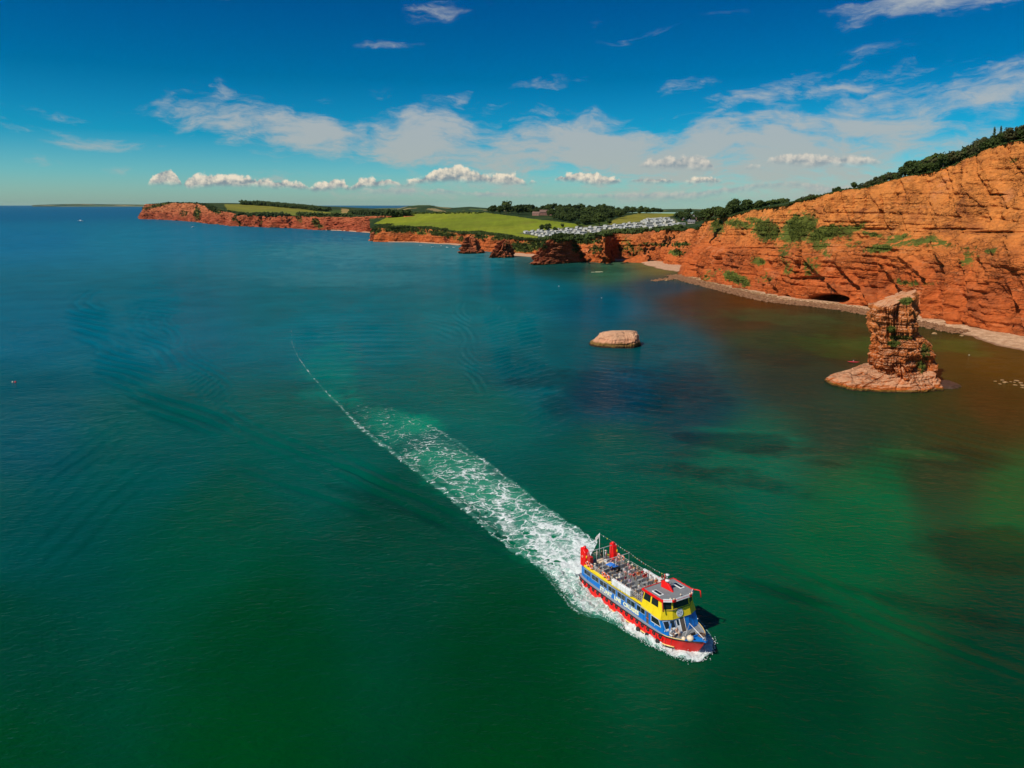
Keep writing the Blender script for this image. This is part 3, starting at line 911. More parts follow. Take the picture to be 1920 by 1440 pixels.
def edge_y(T, zt, ratios, far=False):
    """nearest distance of a cliff-top line at each bearing"""
    y = np.full(len(ratios), np.inf)
    z = np.zeros(len(ratios))
    r = T[:, 0] / T[:, 1]
    for i in range(len(T) - 1):
        a, b = r[i], r[i + 1]
        lo, hi = (a, b) if a < b else (b, a)
        m = (ratios >= lo) & (ratios <= hi)
        if not m.any():
            continue
        f = (ratios[m] - a) / (b - a + 1e-12)
        yy = T[i, 1] * (1 - f) + T[i + 1, 1] * f
        cur = y[m]
        y[m] = np.where(yy < cur, yy, cur)
    return y


ctrl = []
for T, Zt, step in ((BT, BZ, 18), (MT, MZ, 28)):
    for i in range(6, len(T) - 6, step):
        ctrl.append((T[i, 0], T[i, 1], Zt[i]))
for (px, py, Y) in [
    (728, 404.5, 1750), (777, 401, 1700), (850, 400, 1650), (906, 400.5, 1600), (938, 404, 1480), (1003, 412, 1260), (1080, 420, 1120),
    (760, 414, 1480), (850, 415, 1400), (930, 420, 1250), (1000, 427, 1120), (720, 418, 1500),
    (972, 437, 1020), (1025, 442, 960), (1067, 430, 1080), (1132, 435, 900), (1148, 424, 1050), (1197, 419, 1080), (1248, 411, 1180), (1277, 423, 900), (1229, 426, 900),
    (1148, 418, 1180), (1164, 409, 1400), (1196, 403, 1600), (1258, 403, 1650), (1229, 408.5, 1400),
    (1000, 398, 1750), (1045, 393, 1750), (1130, 399, 1700), (1180, 401, 1750), (1245, 401, 1800), (950, 396, 1850), (1090, 394, 1800),
    (800, 407, 2400), (950, 405, 2400), (1100, 405, 2400), (1250, 405, 2400), (1300, 404, 2400), (1400, 402, 2400), (700, 408, 2400), (1500, 402, 2400), (1700, 402, 2400),
    (1300, 410, 1300), (1310, 420, 950), (1340, 401, 1500), (1400, 399, 1200), (1460, 394, 1000), (1400, 402, 850), (1540, 378, 800), (1650, 356, 700), (1780, 325, 620), (1920, 276, 560), (2150, 225, 480), (2400, 180, 420),
    (1700, 390, 1400), (1900, 380, 1200)]:
    ctrl.append(tuple(P3(px, py, Y)))
LAND = TPS(ctrl)


def ray_ratio(px, py=410):
    r = ray(px, py)
    return r[0] / r[1]


# field patches: polygon in picture coordinates on that terrain, colour (albedo)
GREEN = (0.17, 0.205, 0.012)
LIME = (0.20, 0.225, 0.014)
OLIVE = (0.21, 0.185, 0.022)
DARKG = (0.022, 0.042, 0.010)
STRAW = (0.34, 0.22, 0.07)
MIDG = (0.055, 0.085, 0.012)


def paint(px, py, polys, base, nx, ny):
    C = np.tile(np.array(base, float), px.shape + (1,))
    jx = px + 2.0 * fbm(nx / 30, ny / 30, 0.0, 3, 8)
    jy = py + 0.7 * fbm(nx / 30, ny / 30, 0.0, 3, 9)
    for poly, c in polys:
        C[in_poly(jx, jy, poly)] = c
    return C


def field_mat():
    m, t, b = newmat("grassland")
    pos = t.new('ShaderNodeNewGeometry').outputs['Position']
    c = t.attr('col').outputs['Color']
    mp = t.new('ShaderNodeMapping')
    t.put(mp.inputs[0], pos)
    mp.inputs['Rotation'].default_value = (0, 0, R(24))
    mp.inputs['Scale'].default_value = (1.0, 0.05, 1)
    st = t.noise(mp.outputs[0], 0.09, 4, 0.6)
    n = t.noise(pos, 0.012, 6, 0.65)
    f = t.noise(pos, 0.25, 5, 0.7)
    k = t.m('MULTIPLY', t.rng(st, 0.35, 0.65, 0.90, 1.10, False), t.rng(n, 0.3, 0.7, 0.78, 1.2, False))
    k = t.m('MULTIPLY', k, t.rng(f, 0.3, 0.7, 0.8, 1.15, False))
    c = t.mix(1.0, c, t.xyz(k, k, k), 'MULTIPLY')
    c = t.mix(t.m('MULTIPLY', t.rng(t.noise(pos, 0.02, 3, 0.6, 0.4), 0.5, 0.7), 0.3), c, (0.22, 0.19, 0.03))
    t.put(b.inputs['Base Color'], c)
    b.inputs['Roughness'].default_value = 0.95
    b.inputs['Specular IOR Level'].default_value = 0.1
    bp = t.new('ShaderNodeBump')
    bp.inputs['Distance'].default_value = 0.6
    bp.inputs['Strength'].default_value = 0.6
    t.put(bp.inputs['Height'], f)
    t.put(b.inputs['Normal'], bp.outputs[0])
    return m


M_FIELD = field_mat()


def make_land(name, ratios, y0, y1, nrow, hfun, polys, base):
    k = np.linspace(0, 1, nrow) ** 1.5
    Yg = y0[None, :] * (y1 / y0[None, :]) ** k[:, None]
    Xg = Yg * ratios[None, :]
    Zg = hfun(Xg, Yg)
    px, py = proj(np.stack([Xg, Yg, Zg], -1))
    C = paint(px, py, polys, base, Xg, Yg)
    V = np.stack([Xg, Yg, Zg], -1).reshape(-1, 3)
    o = mesh_np(name, V, grid_faces(nrow, len(ratios)), [M_FIELD], True, {'col': C.reshape(-1, 3)})
    tag(o, kind='structure')
    return o


r_all = np.concatenate([np.arange(ray_ratio(693), ray_ratio(1560), 0.0009), np.arange(ray_ratio(1560), ray_ratio(2600), 0.004)])
ye = np.minimum(edge_y(BT, BZ, r_all), 1e9)
ym = edge_y(MT, MZ, r_all)
y0 = np.minimum(ye, ym)
bad = ~np.isfinite(y0) | (y0 > 1e8)
y0[bad] = np.interp(r_all[bad], r_all[~bad], y0[~bad])
LAND_POLYS = [
    ([(690, 440), (712, 428), (735, 402), (777, 399), (906, 398), (938, 402), (1003, 411), (1085, 420), (1085, 426), (1000, 436), (970, 440), (940, 440), (890, 437), (850, 433), (783, 427)], GREEN),
    ([(700, 420), (735, 402), (777, 399), (906, 398), (860, 408), (800, 414), (740, 419)], LIME),
    ([(850, 432), (930, 424), (1010, 426), (975, 437), (940, 440), (890, 437)], LIME),
    ([(945, 440), (975, 438), (1010, 443), (1004, 448), (960, 446)], LIME),
    ([(1135, 421), (1150, 412), (1170, 405), (1200, 400), (1262, 400), (1262, 405), (1240, 409), (1200, 416), (1155, 421)], OLIVE),
    ([(1085, 420), (1135, 414), (1150, 412), (1140, 421), (1100, 428)], MIDG),
    ([(972, 437), (1025, 446), (1132, 438), (1230, 428), (1285, 424), (1262, 408), (1190, 416), (1148, 421), (1060, 427)], (0.11, 0.12, 0.05)),
    ([(1240, 392), (1300, 392), (1300, 402), (1240, 402)], LIME),
    ([(1460, 392), (1500, 372), (1530, 368), (1500, 384)], MIDG),
]
land = make_land("headland_ground", r_all, y0 + 0.5, 2600.0, 150, lambda x, y: LAND(x, y) - 0.15, LAND_POLYS, DARKG)

# far headland
ctrl2 = [(FT[i, 0], FT[i, 1], FZ[i]) for i in range(6, len(FT) - 6, 26)]
for (px, py, Y) in [(275, 392, 3700), (300, 388, 3700), (330, 382.5, 3500), (390, 382.5, 3400), (420, 384, 3300), (452, 381, 3200), (540, 387, 3100), (615, 393, 3000), (650, 396, 2900), (715, 400, 2700), (760, 402, 2600),
                    (450, 396, 2600), (540, 398.5, 2400), (640, 402.5, 2150), (330, 390, 5000), (450, 390, 5000), (600, 398, 5000), (750, 403, 5000)]:
    ctrl2.append(tuple(P3(px, py, Y)))
LAND2 = TPS(ctrl2)
r2 = np.arange(ray_ratio(269), ray_ratio(775), 0.0012)
y2 = edge_y(FT, FZ, r2)
bad = ~np.isfinite(y2)
y2[bad] = np.interp(r2[bad], r2[~bad], y2[~bad])
FAR_POLYS = [
    ([(420, 383), (452, 383), (560, 390), (620, 396), (650, 398), (615, 403), (520, 403), (470, 402), (425, 393)], (0.20, 0.185, 0.022)),
    ([(430, 392), (520, 394), (600, 399), (610, 404), (480, 404), (440, 399)], (0.165, 0.17, 0.02)),
    ([(560, 389), (620, 393), (700, 398), (700, 404), (640, 401), (590, 396)], MIDG),
    ([(640, 391), (672, 394), (675, 402), (640, 400)], STRAW),
    ([(600, 397), (660, 401), (650, 404), (590, 402)], OLIVE),
]
make_land("far_headland_ground", r2, y2 + 2.0, 5200.0, 90, lambda x, y: LAND2(x, y) - 0.4, FAR_POLYS, (0.03, 0.05, 0.012))


# distant hills, real ridges kilometres away
def ridge(name, pts, Y, depth, seed, cols):
    px = np.linspace(pts[0][0], pts[-1][0], 220)
    py = np.interp(px, [p[0] for p in pts], [p[1] for p in pts])
    top = np.array([P3(a, b, Y) for a, b in zip(px, py)])
    rows = []
    for k in np.linspace(0, 1, 24):
        q = top.copy()
        q[:, 1] = Y - depth + depth * k
        q[:, 0] = top[:, 0] * q[:, 1] / Y
        q[:, 2] = -2 + (top[:, 2] + 2) * (1 - (1 - k) ** 1.7)
        q[:, 2] += 5 * fbm(q[:, 0] / 240, q[:, 1] / 240, 0.0, 3, seed) * k * (1 - k) * 2
        rows.append(q)
    for dz, dy in ((-30, 400), (-120, 1200)):
        q = top.copy()
        q[:, 1] += dy
        q[:, 2] = np.maximum(q[:, 2] + dz, -5)
        rows.append(q)
    V = np.array(rows)
    X, Yy = V[..., 0], V[..., 1]
    # patchwork of fields: nearest of random sites
    rs = np.random.RandomState(seed)
    ns = 60
    sx = rs.uniform(X.min(), X.max(), ns)
    sy = rs.uniform(Y - depth, Y + 200, ns)
    ci = rs.choice(len(cols), ns, p=[c[1] for c in cols])
    D = (X[..., None] - sx) ** 2 + ((Yy[..., None] - sy) * 0.6) ** 2
    Ds = np.sort(D, -1)
    idx = ci[np.argmin(D, -1)]
    C = np.array([c[0] for c in cols])[idx]
    hedge = (np.sqrt(Ds[..., 1]) - np.sqrt(Ds[..., 0])) < 26
    C[hedge] = DARKG
    o = mesh_np(name, V.reshape(-1, 3), grid_faces(len(rows), 220), [M_FIELD], True, {'col': C.reshape(-1, 3)})
    tag(o, kind='structure')


HC = [((0.03, 0.055, 0.014), .52), ((0.10, 0.13, 0.03), .2), ((0.30, 0.22, 0.09), .13), ((0.17, 0.17, 0.05), .15)]
ridge("hills", [(700, 397), (740, 393), (765, 386.5), (785, 384.5), (805, 384.5), (825, 388), (850, 389.5), (880, 387.5), (900, 389), (930, 391), (990, 394)], 5600, 1500, 5, HC)
ridge("distant_hills", [(560, 393), (620, 391), (680, 391), (740, 390), (900, 391), (1100, 392), (1220, 392.5), (1290, 391.5), (1340, 393), (1500, 393), (1700, 393)], 8200, 2000, 6, HC)
ridge("low_coast", [(60, 384.6), (90, 383.4), (120, 382.6), (150, 382.2), (190, 382.8), (250, 383.2), (300, 384)], 30000, 5000, 7, HC)
# ------------------------------------------------------------------ vegetation
def leaf_mat(name, c1, c2, scale=0.35):
    m, t, b = newmat(name)
    pos = t.new('ShaderNodeNewGeometry').outputs['Position']
    oi = t.new('ShaderNodeObjectInfo').outputs['Random']
    n = t.noise(pos, scale, 4, 0.65)
    f = t.m('ADD', t.m('MULTIPLY', t.rng(n, 0.3, 0.7, smooth=False), 0.6), t.m('MULTIPLY', oi, 0.4))
    t.put(b.inputs['Base Color'], t.mix(f, c1, c2))
    b.inputs['Roughness'].default_value = 0.85
    b.inputs['Specular IOR Level'].default_value = 0.15
    return m


M_LEAF = leaf_mat("dark_foliage", (0.013, 0.026, 0.007), (0.065, 0.088, 0.016), 0.6)
M_LEAF_BR = leaf_mat("brownish_foliage", (0.030, 0.036, 0.012), (0.075, 0.070, 0.022))
M_SCRUB = leaf_mat("scrub_foliage", (0.040, 0.060, 0.010), (0.135, 0.150, 0.022), 0.25)
M_HEDGE = leaf_mat("hedge_foliage", (0.022, 0.040, 0.009), (0.060, 0.080, 0.016), 0.1)
M_BARK = simple("bark", (0.09, 0.06, 0.04), 0.9)

_ico = None


def ico():
    global _ico
    if _ico is None:
        bm = bmesh.new()
        bmesh.ops.create_icosphere(bm, subdivisions=1, radius=1.0)
        bm.verts.ensure_lookup_table()
        _ico = (np.array([v.co[:] for v in bm.verts]), np.array([[v.index for v in f.verts] for f in bm.faces]))
        bm.free()
    return _ico


def clump_cloud(centres, radii, rs, squash=0.85, tri=False):
    """many small irregular leaf clumps as one mesh"""
    if tri:
        # three crossed leaf triangles per clump
        n = len(centres)
        base = rs.normal(size=(n, 9, 3))
        base /= np.linalg.norm(base, axis=2)[..., None]
        V = centres[:, None, :] + base * radii[:, None, None] * np.array([1, 1, squash])
        F = np.arange(n * 9).reshape(-1, 3)
        return V.reshape(-1, 3), F
    iv, jf = ico()
    n, k = len(centres), len(iv)
    d = 1 + 0.35 * rs.normal(size=(n, k, 1))
    V = centres[:, None, :] + iv[None] * radii[:, None, None] * np.clip(d, 0.4, 1.8) * np.array([1, 1, squash])
    F = (jf[None] + (np.arange(n) * k)[:, None, None]).reshape(-1, 3)
    return V.reshape(-1, 3), F


def crown_mesh(name, w, h, z0, rs, kind='round', nl=9, nc=150, mat=None, fine=260):
    mat = mat or M_LEAF
    # lobes define the uneven outline
    L = []
    for i in range(nl):
        a = rs.uniform(0, 2 * math.pi)
        if kind == 'conifer':
            f = i / nl
            rr = 0.5 * w * (1 - f) * 0.5
            L.append((rr * math.cos(a), rr * math.sin(a), z0 + h * (0.08 + 0.9 * f), 0.5 * w * (1 - f) * 0.62 + 0.25, 0.12 * h))
        elif kind == 'wind':
            f = rs.uniform()
            L.append((0.28 * w * math.cos(a) + 0.18 * w * f, 0.28 * w * math.sin(a), z0 + h * (0.35 + 0.4 * f), w * rs.uniform(.17, .27), h * rs.uniform(.18, .28)))
        else:
            rr = 0.30 * w * math.sqrt(rs.uniform())
            L.append((rr * math.cos(a), rr * math.sin(a), z0 + h * rs.uniform(0.30, 0.78), w * rs.uniform(.17, .28), h * rs.uniform(.16, .26)))
    cs, ra = [], []
    for i in range(nc):
        l = L[i % nl]
        d = rs.normal(size=3)
        d /= np.linalg.norm(d)
        r = rs.uniform(0.55, 1.05)
        cs.append((l[0] + d[0] * l[3] * r, l[1] + d[1] * l[3] * r, l[2] + d[2] * l[4] * r))
        ra.append(rs.uniform(0.05, 0.095) * w)
    V1, F1 = clump_cloud(np.array(cs), np.array(ra), rs)
    cs, ra = [], []
    for i in range(fine):
        l = L[i % nl]
        d = rs.normal(size=3)
        d /= np.linalg.norm(d)
        r = rs.uniform(0.95, 1.28)
        cs.append((l[0] + d[0] * l[3] * r, l[1] + d[1] * l[3] * r, l[2] + d[2] * l[4] * r))
        ra.append(rs.uniform(0.03, 0.055) * w)
    V2, F2 = clump_cloud(np.array(cs), np.array(ra), rs, tri=True)
    V = np.concatenate([V1, V2])
    F = np.concatenate([F1, F2 + len(V1)])
    V[:, 2] = np.maximum(V[:, 2], z0 * 0.4)
    return mesh_np(name, V, F, [mat], False, link=False)


def trunk_mesh(name, r, h, rs, limbs=4, lean=0.0):
    Vs, Fs = [], []

    def tube(a, b, ra, rb, seg=6):
        a, b = np.array(a, float), np.array(b, float)
        d = (b - a) / (np.linalg.norm(b - a) + 1e-9)
        u = np.cross(d, [0, 0, 1.0] if abs(d[2]) < .9 else [1.0, 0, 0])
        u /= np.linalg.norm(u)
        v = np.cross(d, u)
        n0 = sum(len(q) for q in Vs)
        ring = lambda c, rr: [c + rr * (math.cos(t) * u + math.sin(t) * v) for t in np.linspace(0, 2 * math.pi, seg, endpoint=False)]
        Vs.append(np.array(ring(a, ra) + ring(b, rb)))
        Fs.append(np.array([[n0 + i, n0 + (i + 1) % seg, n0 + seg + (i + 1) % seg, n0 + seg + i] for i in range(seg)]))
    top = (lean * h, 0, h * 0.7)
    tube((0, 0, -1.0), (lean * h * .5, 0, h * .35), r, r * .75)
    tube((lean * h * .5, 0, h * .35), top, r * .75, r * .45)
    for i in range(limbs):
        a = i * 2 * math.pi / limbs + rs.uniform(0, 1)
        tube((lean * h * .6, 0, h * rs.uniform(.35, .6)), (lean * h + h * .32 * math.cos(a), h * .32 * math.sin(a), h * rs.uniform(.75, .95)), r * .4, r * .12)
    return mesh_np(name, np.concatenate(Vs), np.concatenate(Fs), [M_BARK], True, link=False)


rs0 = np.random.RandomState(7)
KINDS = {}
for nm, kw in {
    'oak': dict(w=9, h=8, z0=2.2, kind='round', nl=11, nc=170),
    'broad': dict(w=11, h=9, z0=2.0, kind='round', nl=13, nc=190),
    'wind': dict(w=7.5, h=5.5, z0=1.0, kind='wind', nl=9, nc=130),
    'shrub': dict(w=5, h=3.4, z0=0.2, kind='round', nl=7, nc=90, fine=160),
    'pine': dict(w=4.2, h=10, z0=1.5, kind='conifer', nl=11, nc=120),
}.items():
    KINDS[nm] = [(crown_mesh(nm + "_crown", rs=rs0, **kw), trunk_mesh(nm + "_trunk", 0.32 if nm != 'shrub' else 0.12, kw['z0'] + kw['h'] * 0.7, rs0, lean=0.12 if nm == 'wind' else 0.0)) for _ in range(3)]
    if nm in ('wind',):
        for c, _t in KINDS[nm]:
            c.materials[0] = M_LEAF_BR


def plant(kind, loc, s, rz, name, label, cat, group=None, var=0, parts=True, sz=None):
    cm, tm = KINDS[kind][var % 3]
    if parts:
        o = empty(name, loc, rz)
        o.scale = (s, s, sz or s)
        c = bpy.data.objects.new('crown', cm)
        COL.objects.link(c)
        c.parent = o
        q = bpy.data.objects.new('trunk', tm)
        COL.objects.link(q)
        q.parent = o
    else:
        o = bpy.data.objects.new(name, cm)
        COL.objects.link(o)
        o.location = loc
        o.rotation_euler = (0, 0, rz)
        o.scale = (s, s, sz or s)
    tag(o, label, cat, group)
    return o


rt = np.random.RandomState(12)


def on_main_edge(px, back):
    """point on the main cliff top at a bearing, set back inland"""
    rat = ray_ratio(px, 330)
    r = MT[:, 0] / MT[:, 1]
    i = int(np.argmin(np.abs(r - rat)))
    p = MT[i] - MN[i] * back
    return p[0], p[1], MZ[i]


# wood along the top of the main cliff: individual trees; nearest ones are largest
def clifftop():
    # (px range, kind, crown height in m)
    prof = [(1486, 4.5), (1500, 5), (1515, 4), (1528, 3.5), (1560, 6), (1575, 3), (1600, 5.5), (1622, 4), (1634, 6), (1660, 7), (1672, 7.5), (1678, 14), (1700, 12), (1740, 14), (1790, 15), (1830, 13), (1850, 12), (1880, 13), (1920, 13), (2100, 13), (2400, 13)]
    n = 0
    px = 1676.0
    while px < 2080:
        for row, back in enumerate((4, 10, 17)):
            q = px + rt.uniform(-3, 3) + row * 4
            x, y, z = on_main_edge(q, back + rt.uniform(-1.5, 1.5))
            H = np.interp(q, [p[0] for p in prof], [p[1] for p in prof])
            k = ['oak', 'broad', 'wind', 'oak'][rt.randint(4)]
            nat = {'oak': 9.2, 'broad': 10, 'wind': 6.2}[k]
            s = H * (0.62 + 0.13 * row) * rt.uniform(.8, 1.12) / nat
            plant(k, (x, y, z - 0.8), s, rt.uniform(0, 6.28), 'clifftop_tree', f"dark {['rounded', 'broad', 'windswept', 'rounded'][['oak', 'broad', 'wind'].index(k)]} tree in the {['front', 'middle', 'back'][row]} row of the wood on the high cliff", 'tree', 'trees of the wood on top of the high orange cliff', rt.randint(3))
            n += 1
        px += 11.5
    for q, H in ((1828, 9), (1838, 8), (1910, 12), (1905, 9)):
        x, y, z = on_main_edge(q, 9)
        lab = {1828: 'thin spiky conifer standing above the clifftop wood, left one of the pair', 1838: 'thin spiky conifer standing above the clifftop wood, right one of the pair',
               1910: 'tallest thin conifer rising above the wood near the right edge of the photo', 1905: 'shorter conifer beside the tallest one near the right edge of the photo'}[q]
        plant('pine', (x, y, z + 4.5), H / 10.5, 0, 'conifer_tree', lab, 'tree', None, 1)
    # wind-cut bushes and single trees running down the edge to the left
    for i, (q, H, k) in enumerate([(1488, 4.2, 'shrub'), (1496, 4.6, 'wind'), (1505, 3.4, 'shrub'), (1514, 4.0, 'wind'), (1521, 3.0, 'shrub'), (1532, 2.2, 'shrub'), (1545, 2.2, 'shrub'), (1554, 4.6, 'oak'), (1563, 4.8, 'oak'), (1572, 2.6, 'shrub'),
                                   (1583, 2.0, 'shrub'), (1595, 5.2, 'oak'), (1606, 3.0, 'shrub'), (1615, 4.6, 'wind'), (1624, 4.6, 'wind'), (1633, 5.2, 'wind'), (1641, 5.6, 'wind'), (1650, 6.0, 'oak'), (1659, 6.6, 'wind'), (1668, 6.4, 'wind'), (1640, 6.0, 'wind'), (1628, 5, 'oak')]):
        x, y, z = on_main_edge(q, 4 + rt.uniform(0, 3))
        nat = {'oak': 9.2, 'wind': 6.2, 'shrub': 3.6}[k]
        if k == 'oak' and q < 1600:
            lab = {1554: 'small rounded tree alone on the sloping edge of the orange cliff, left of its twin', 1563: 'small rounded tree on the sloping cliff edge, touching its twin on the left', 1595: 'single upright tree on the cliff edge left of the windswept bushes'}[q]
            plant(k, (x, y, z - .4), H / nat, rt.uniform(0, 6), 'clifftop_tree', lab, 'tree', None, i)
        else:
            plant(k, (x, y, z - .4), H / nat, rt.uniform(0, 6) if k != 'wind' else 0.4, 'clifftop_bush', 'windswept dark bush on the sloping upper edge of the orange cliff', 'bush', 'bushes down the sloping edge of the orange cliff', i)


clifftop()


# ---- scrub growing on cliff ledges: uncountable low plants
def scatter_on(V, veg, thr, n, rmin, rmax, name, mat, seed, jitter=0.4):
    rs = np.random.RandomState(seed)
    m = (veg + 0.75 * fbm(V[..., 0] / 6, V[..., 1] / 6, V[..., 2] / 5, 4, 3)) > thr
    idx = np.argwhere(m)
    if len(idx) == 0:
        return
    pick = idx[rs.randint(0, len(idx), n)]
    c = V[pick[:, 0], pick[:, 1]] + rs.normal(size=(n, 3)) * jitter
    Vv, Ff = clump_cloud(c, rs.uniform(rmin, rmax, n), rs, tri=True)
    o = mesh_np(name, Vv, Ff, [mat], False)
    tag(o, kind='stuff')


scatter_on(MV, MVEG, 1.0, 9000, 0.22, 0.65, "cliff_scrub", M_SCRUB, 1)
scatter_on(BV, BVEG, 0.6, 7000, 0.8, 2.0, "bay_cliff_scrub", M_HEDGE, 2)
scatter_on(FV, FVEG, 0.6, 2500, 2.0, 4.5, "far_cliff_scrub", M_HEDGE, 3, 1.5)


def edge_hedge(T, zt, N, s0, s1, n, back, hgt, name, mat, seed, rad):
    rs = np.random.RandomState(seed)
    i = rs.randint(s0, s1, n)
    b = rs.uniform(-1.5, back, n)
    c = np.stack([T[i, 0] - N[i, 0] * b, T[i, 1] - N[i, 1] * b, zt[i] + hgt * rs.uniform(-.4, 1, n) * (0.5 + 0.5 * vnoise(i / 16.0, 0.0, 0.0, seed))], 1)
    V, F = clump_cloud(c, rs.uniform(rad * .4, rad, n) * .62, rs)
    V3, F3 = clump_cloud(c + rs.normal(size=c.shape) * rad * .25, rs.uniform(rad * .5, rad, n), rs, tri=True)
    F = np.concatenate([F, F3 + len(V)])
    V = np.concatenate([V, V3])
    o = mesh_np(name, V, F, [mat], False)
    tag(o, kind='stuff')


edge_hedge(MT, MZ, MN, 20, len(MT) - 10, 5200, 5, 0.9, "clifftop_undergrowth", M_HEDGE, 4, 1.0)
nb_ = len(BT)
rb = BT[:, 0] / BT[:, 1]
i_960 = int(np.argmin(np.abs(rb - ray_ratio(955)) + (np.arange(nb_) < 20) * 9))
edge_hedge(BT, BZ, BN, 12, i_960, 7500, 14, 3.0, "headland_edge_scrub", M_HEDGE, 5, 2.0)
edge_hedge(BT, BZ, BN, i_960, nb_ - 6, 5500, 9, 1.6, "cove_edge_scrub", M_HEDGE, 6, 1.5)
edge_hedge(FT, FZ, FN, 10, len(FT) - 6, 2600, 30, 2.2, "far_edge_scrub", M_HEDGE, 8, 3.4)


# ---- woods and trees inland
def ground_at(px, py, H=None, ylo=500, yhi=2500, fun=None):
    """where the sight line meets the land"""
    fun = fun or LAND
    r = ray(px, py)
    ys = np.linspace(ylo, yhi, 900)
    t = ys / r[1]
    z = CAM_H + r[2] * t
    g = fun(r[0] * t, ys)
    k = np.where(z <= g)[0]
    i = k[0] if len(k) else int(np.argmin(np.abs(z - g)))
    return np.array([r[0] * t[i], ys[i], g[i]])


def wood(poly, n, smin, smax, name, label, group, seed, kinds=('oak', 'broad'), parts=False, y=(600, 2500), tallf=None):
    rs = np.random.RandomState(seed)
    k = 0
    xs = [p[0] for p in poly]
    ys = [p[1] for p in poly]
    while k < n:
        px, py = rs.uniform(min(xs), max(xs)), rs.uniform(min(ys), max(ys))
        if not in_poly(px, py, poly):
            continue
        g = ground_at(px, py, ylo=y[0], yhi=y[1])
        s = rs.uniform(smin, smax)
        plant(kinds[rs.randint(len(kinds))], (g[0], g[1], g[2] - 1.5 * s), s, rs.uniform(0, 6.28), name, label, 'tree', group, rs.randint(3), parts)
        k += 1


wood([(908, 398.5), (940, 400), (1010, 404), (1085, 412), (1130, 418), (1180, 404), (1235, 401), (1245, 398), (1180, 396), (1100, 393), (1040, 391), (960, 393)], 175, 1.2, 2.0, 'woodland_tree',
     'rounded dark green tree in the wood on the hill behind the caravan park', 'trees of the hilltop wood behind the caravan park', 5)
wood([(1030, 404), (1085, 411), (1135, 416), (1125, 422), (1085, 422), (1040, 412)], 40, 1.0, 1.7, 'woodland_tree',
     'dark tree on the lower edge of the wood beside the green field', 'trees along the lower edge of the hilltop wood', 6)
wood([(1262, 405), (1300, 402), (1370, 399), (1440, 396), (1470, 391), (1440, 398), (1390, 402), (1340, 412), (1300, 424), (1285, 420)], 60, 0.7, 1.15, 'woodland_tree',
     'dark tree on the wooded slope between the caravan park and the high cliff', 'trees of the slope between caravans and high cliff', 7, ('oak', 'broad'))
for (px, py, s, k, lab) in [
    (949, 401, 3.1, 'oak', 'very tall rounded tree rising above the left end of the hilltop wood'), (924, 401, 2.0, 'broad', 'rounded tree left of the very tall tree on the hilltop'),
    (972, 402, 2.2, 'broad', 'wide domed tree right of the very tall tree on the hilltop'), (938, 402, 2.1, 'oak', 'smaller tree tucked against the left side of the very tall tree'),
    (1124, 424, 1.9, 'broad', 'big round tree in the middle of the hillside just above the caravans'), (1141, 423, 1.2, 'oak', 'smaller round tree right of the big round one above the caravans'),
    (1083, 425, 1.0, 'oak', 'small round tree at the right-hand corner of the green field'), (1054, 428, .8, 'oak', 'lone small tree at the bottom edge of the green field'),
    (1016, 434, 1.15, 'oak', 'left tree of the pair standing over the caravan rows'), (1026, 434, 1.25, 'broad', 'right tree of the pair standing over the caravan rows'),
    (1041, 436, .9, 'oak', 'dark tree among the caravans behind the big bush-topped sea stack'), (1290, 404, 1.5, 'broad', 'round tree on the skyline above the houses'),
    (1376, 398, 1.4, 'oak', 'single rounded tree standing up on the wooded skyline above the houses'), (1268, 409, 1.2, 'oak', 'round tree at the upper right corner of the caravan park')]:
    g = ground_at(px, py, ylo=620)
    plant(k, (g[0], g[1], g[2] - 0.8 * s), s, 1.0, 'tree', lab, 'tree', None, int(px) % 3)


def mass(name, poly, n, hgt, rad, seed, fun, y, mat=None):
    """far wood that reads as one mass"""
    rs = np.random.RandomState(seed)
    xs = [p[0] for p in poly]
    ys = [p[1] for p in poly]
    C = []
    while len(C) < n:
        px, py = rs.uniform(min(xs), max(xs)), rs.uniform(min(ys), max(ys))
        if in_poly(px, py, poly):
            g = ground_at(px, py, ylo=y[0], yhi=y[1], fun=fun)
            for k in range(5):
                C.append(g + np.array([rs.normal() * rad * .8, rs.normal() * rad * .8, hgt * rs.uniform(.1, 1.0)]))
    V, F = clump_cloud(np.array(C), rs.uniform(rad * .4, rad * .8, len(C)), rs)
    tag(mesh_np(name, V, F, [mat or M_LEAF], False), kind='stuff')


mass("far_headland_wood", [(452, 381.5), (500, 383), (560, 388), (618, 394), (612, 397), (560, 392), (500, 386), (455, 384)], 2600, 12, 5.5, 1, LAND2, (1800, 4500))
mass("far_valley_wood", [(655, 399), (700, 399), (770, 400), (770, 405), (700, 404), (655, 402)], 1100, 11, 5.5, 2, LAND2, (1600, 4500))
mass("far_hedgerow", [(445, 403), (490, 402.5), (545, 404.5), (545, 406), (490, 406), (445, 405)], 260, 8, 5, 3, LAND2, (1700, 4000))
mass("far_field_hedge", [(556, 402), (615, 404), (660, 404.5), (660, 407), (556, 405.5)], 300, 7, 5, 4, LAND2, (1700, 4000))
mass("headland_back_hedge", [(728, 403), (777, 400), (906, 399.5), (906, 400.5), (777, 401), (728, 404.5)], 260, 3, 3.2, 5, LAND, (1000, 2500))
mass("skyline_hedge", [(1290, 403), (1370, 399.5), (1440, 396.5), (1475, 391), (1475, 393), (1440, 399), (1370, 402), (1290, 406)], 1100, 3.0, 2.0, 6, LAND, (650, 2500))
mass("park_scrub", [(1000, 450), (1080, 446), (1120, 440), (1160, 434), (1220, 432), (1275, 427), (1290, 429), (1250, 432), (1170, 438), (1110, 446), (1040, 452)], 500, 3, 3, 7, LAND, (700, 1300), M_HEDGE)
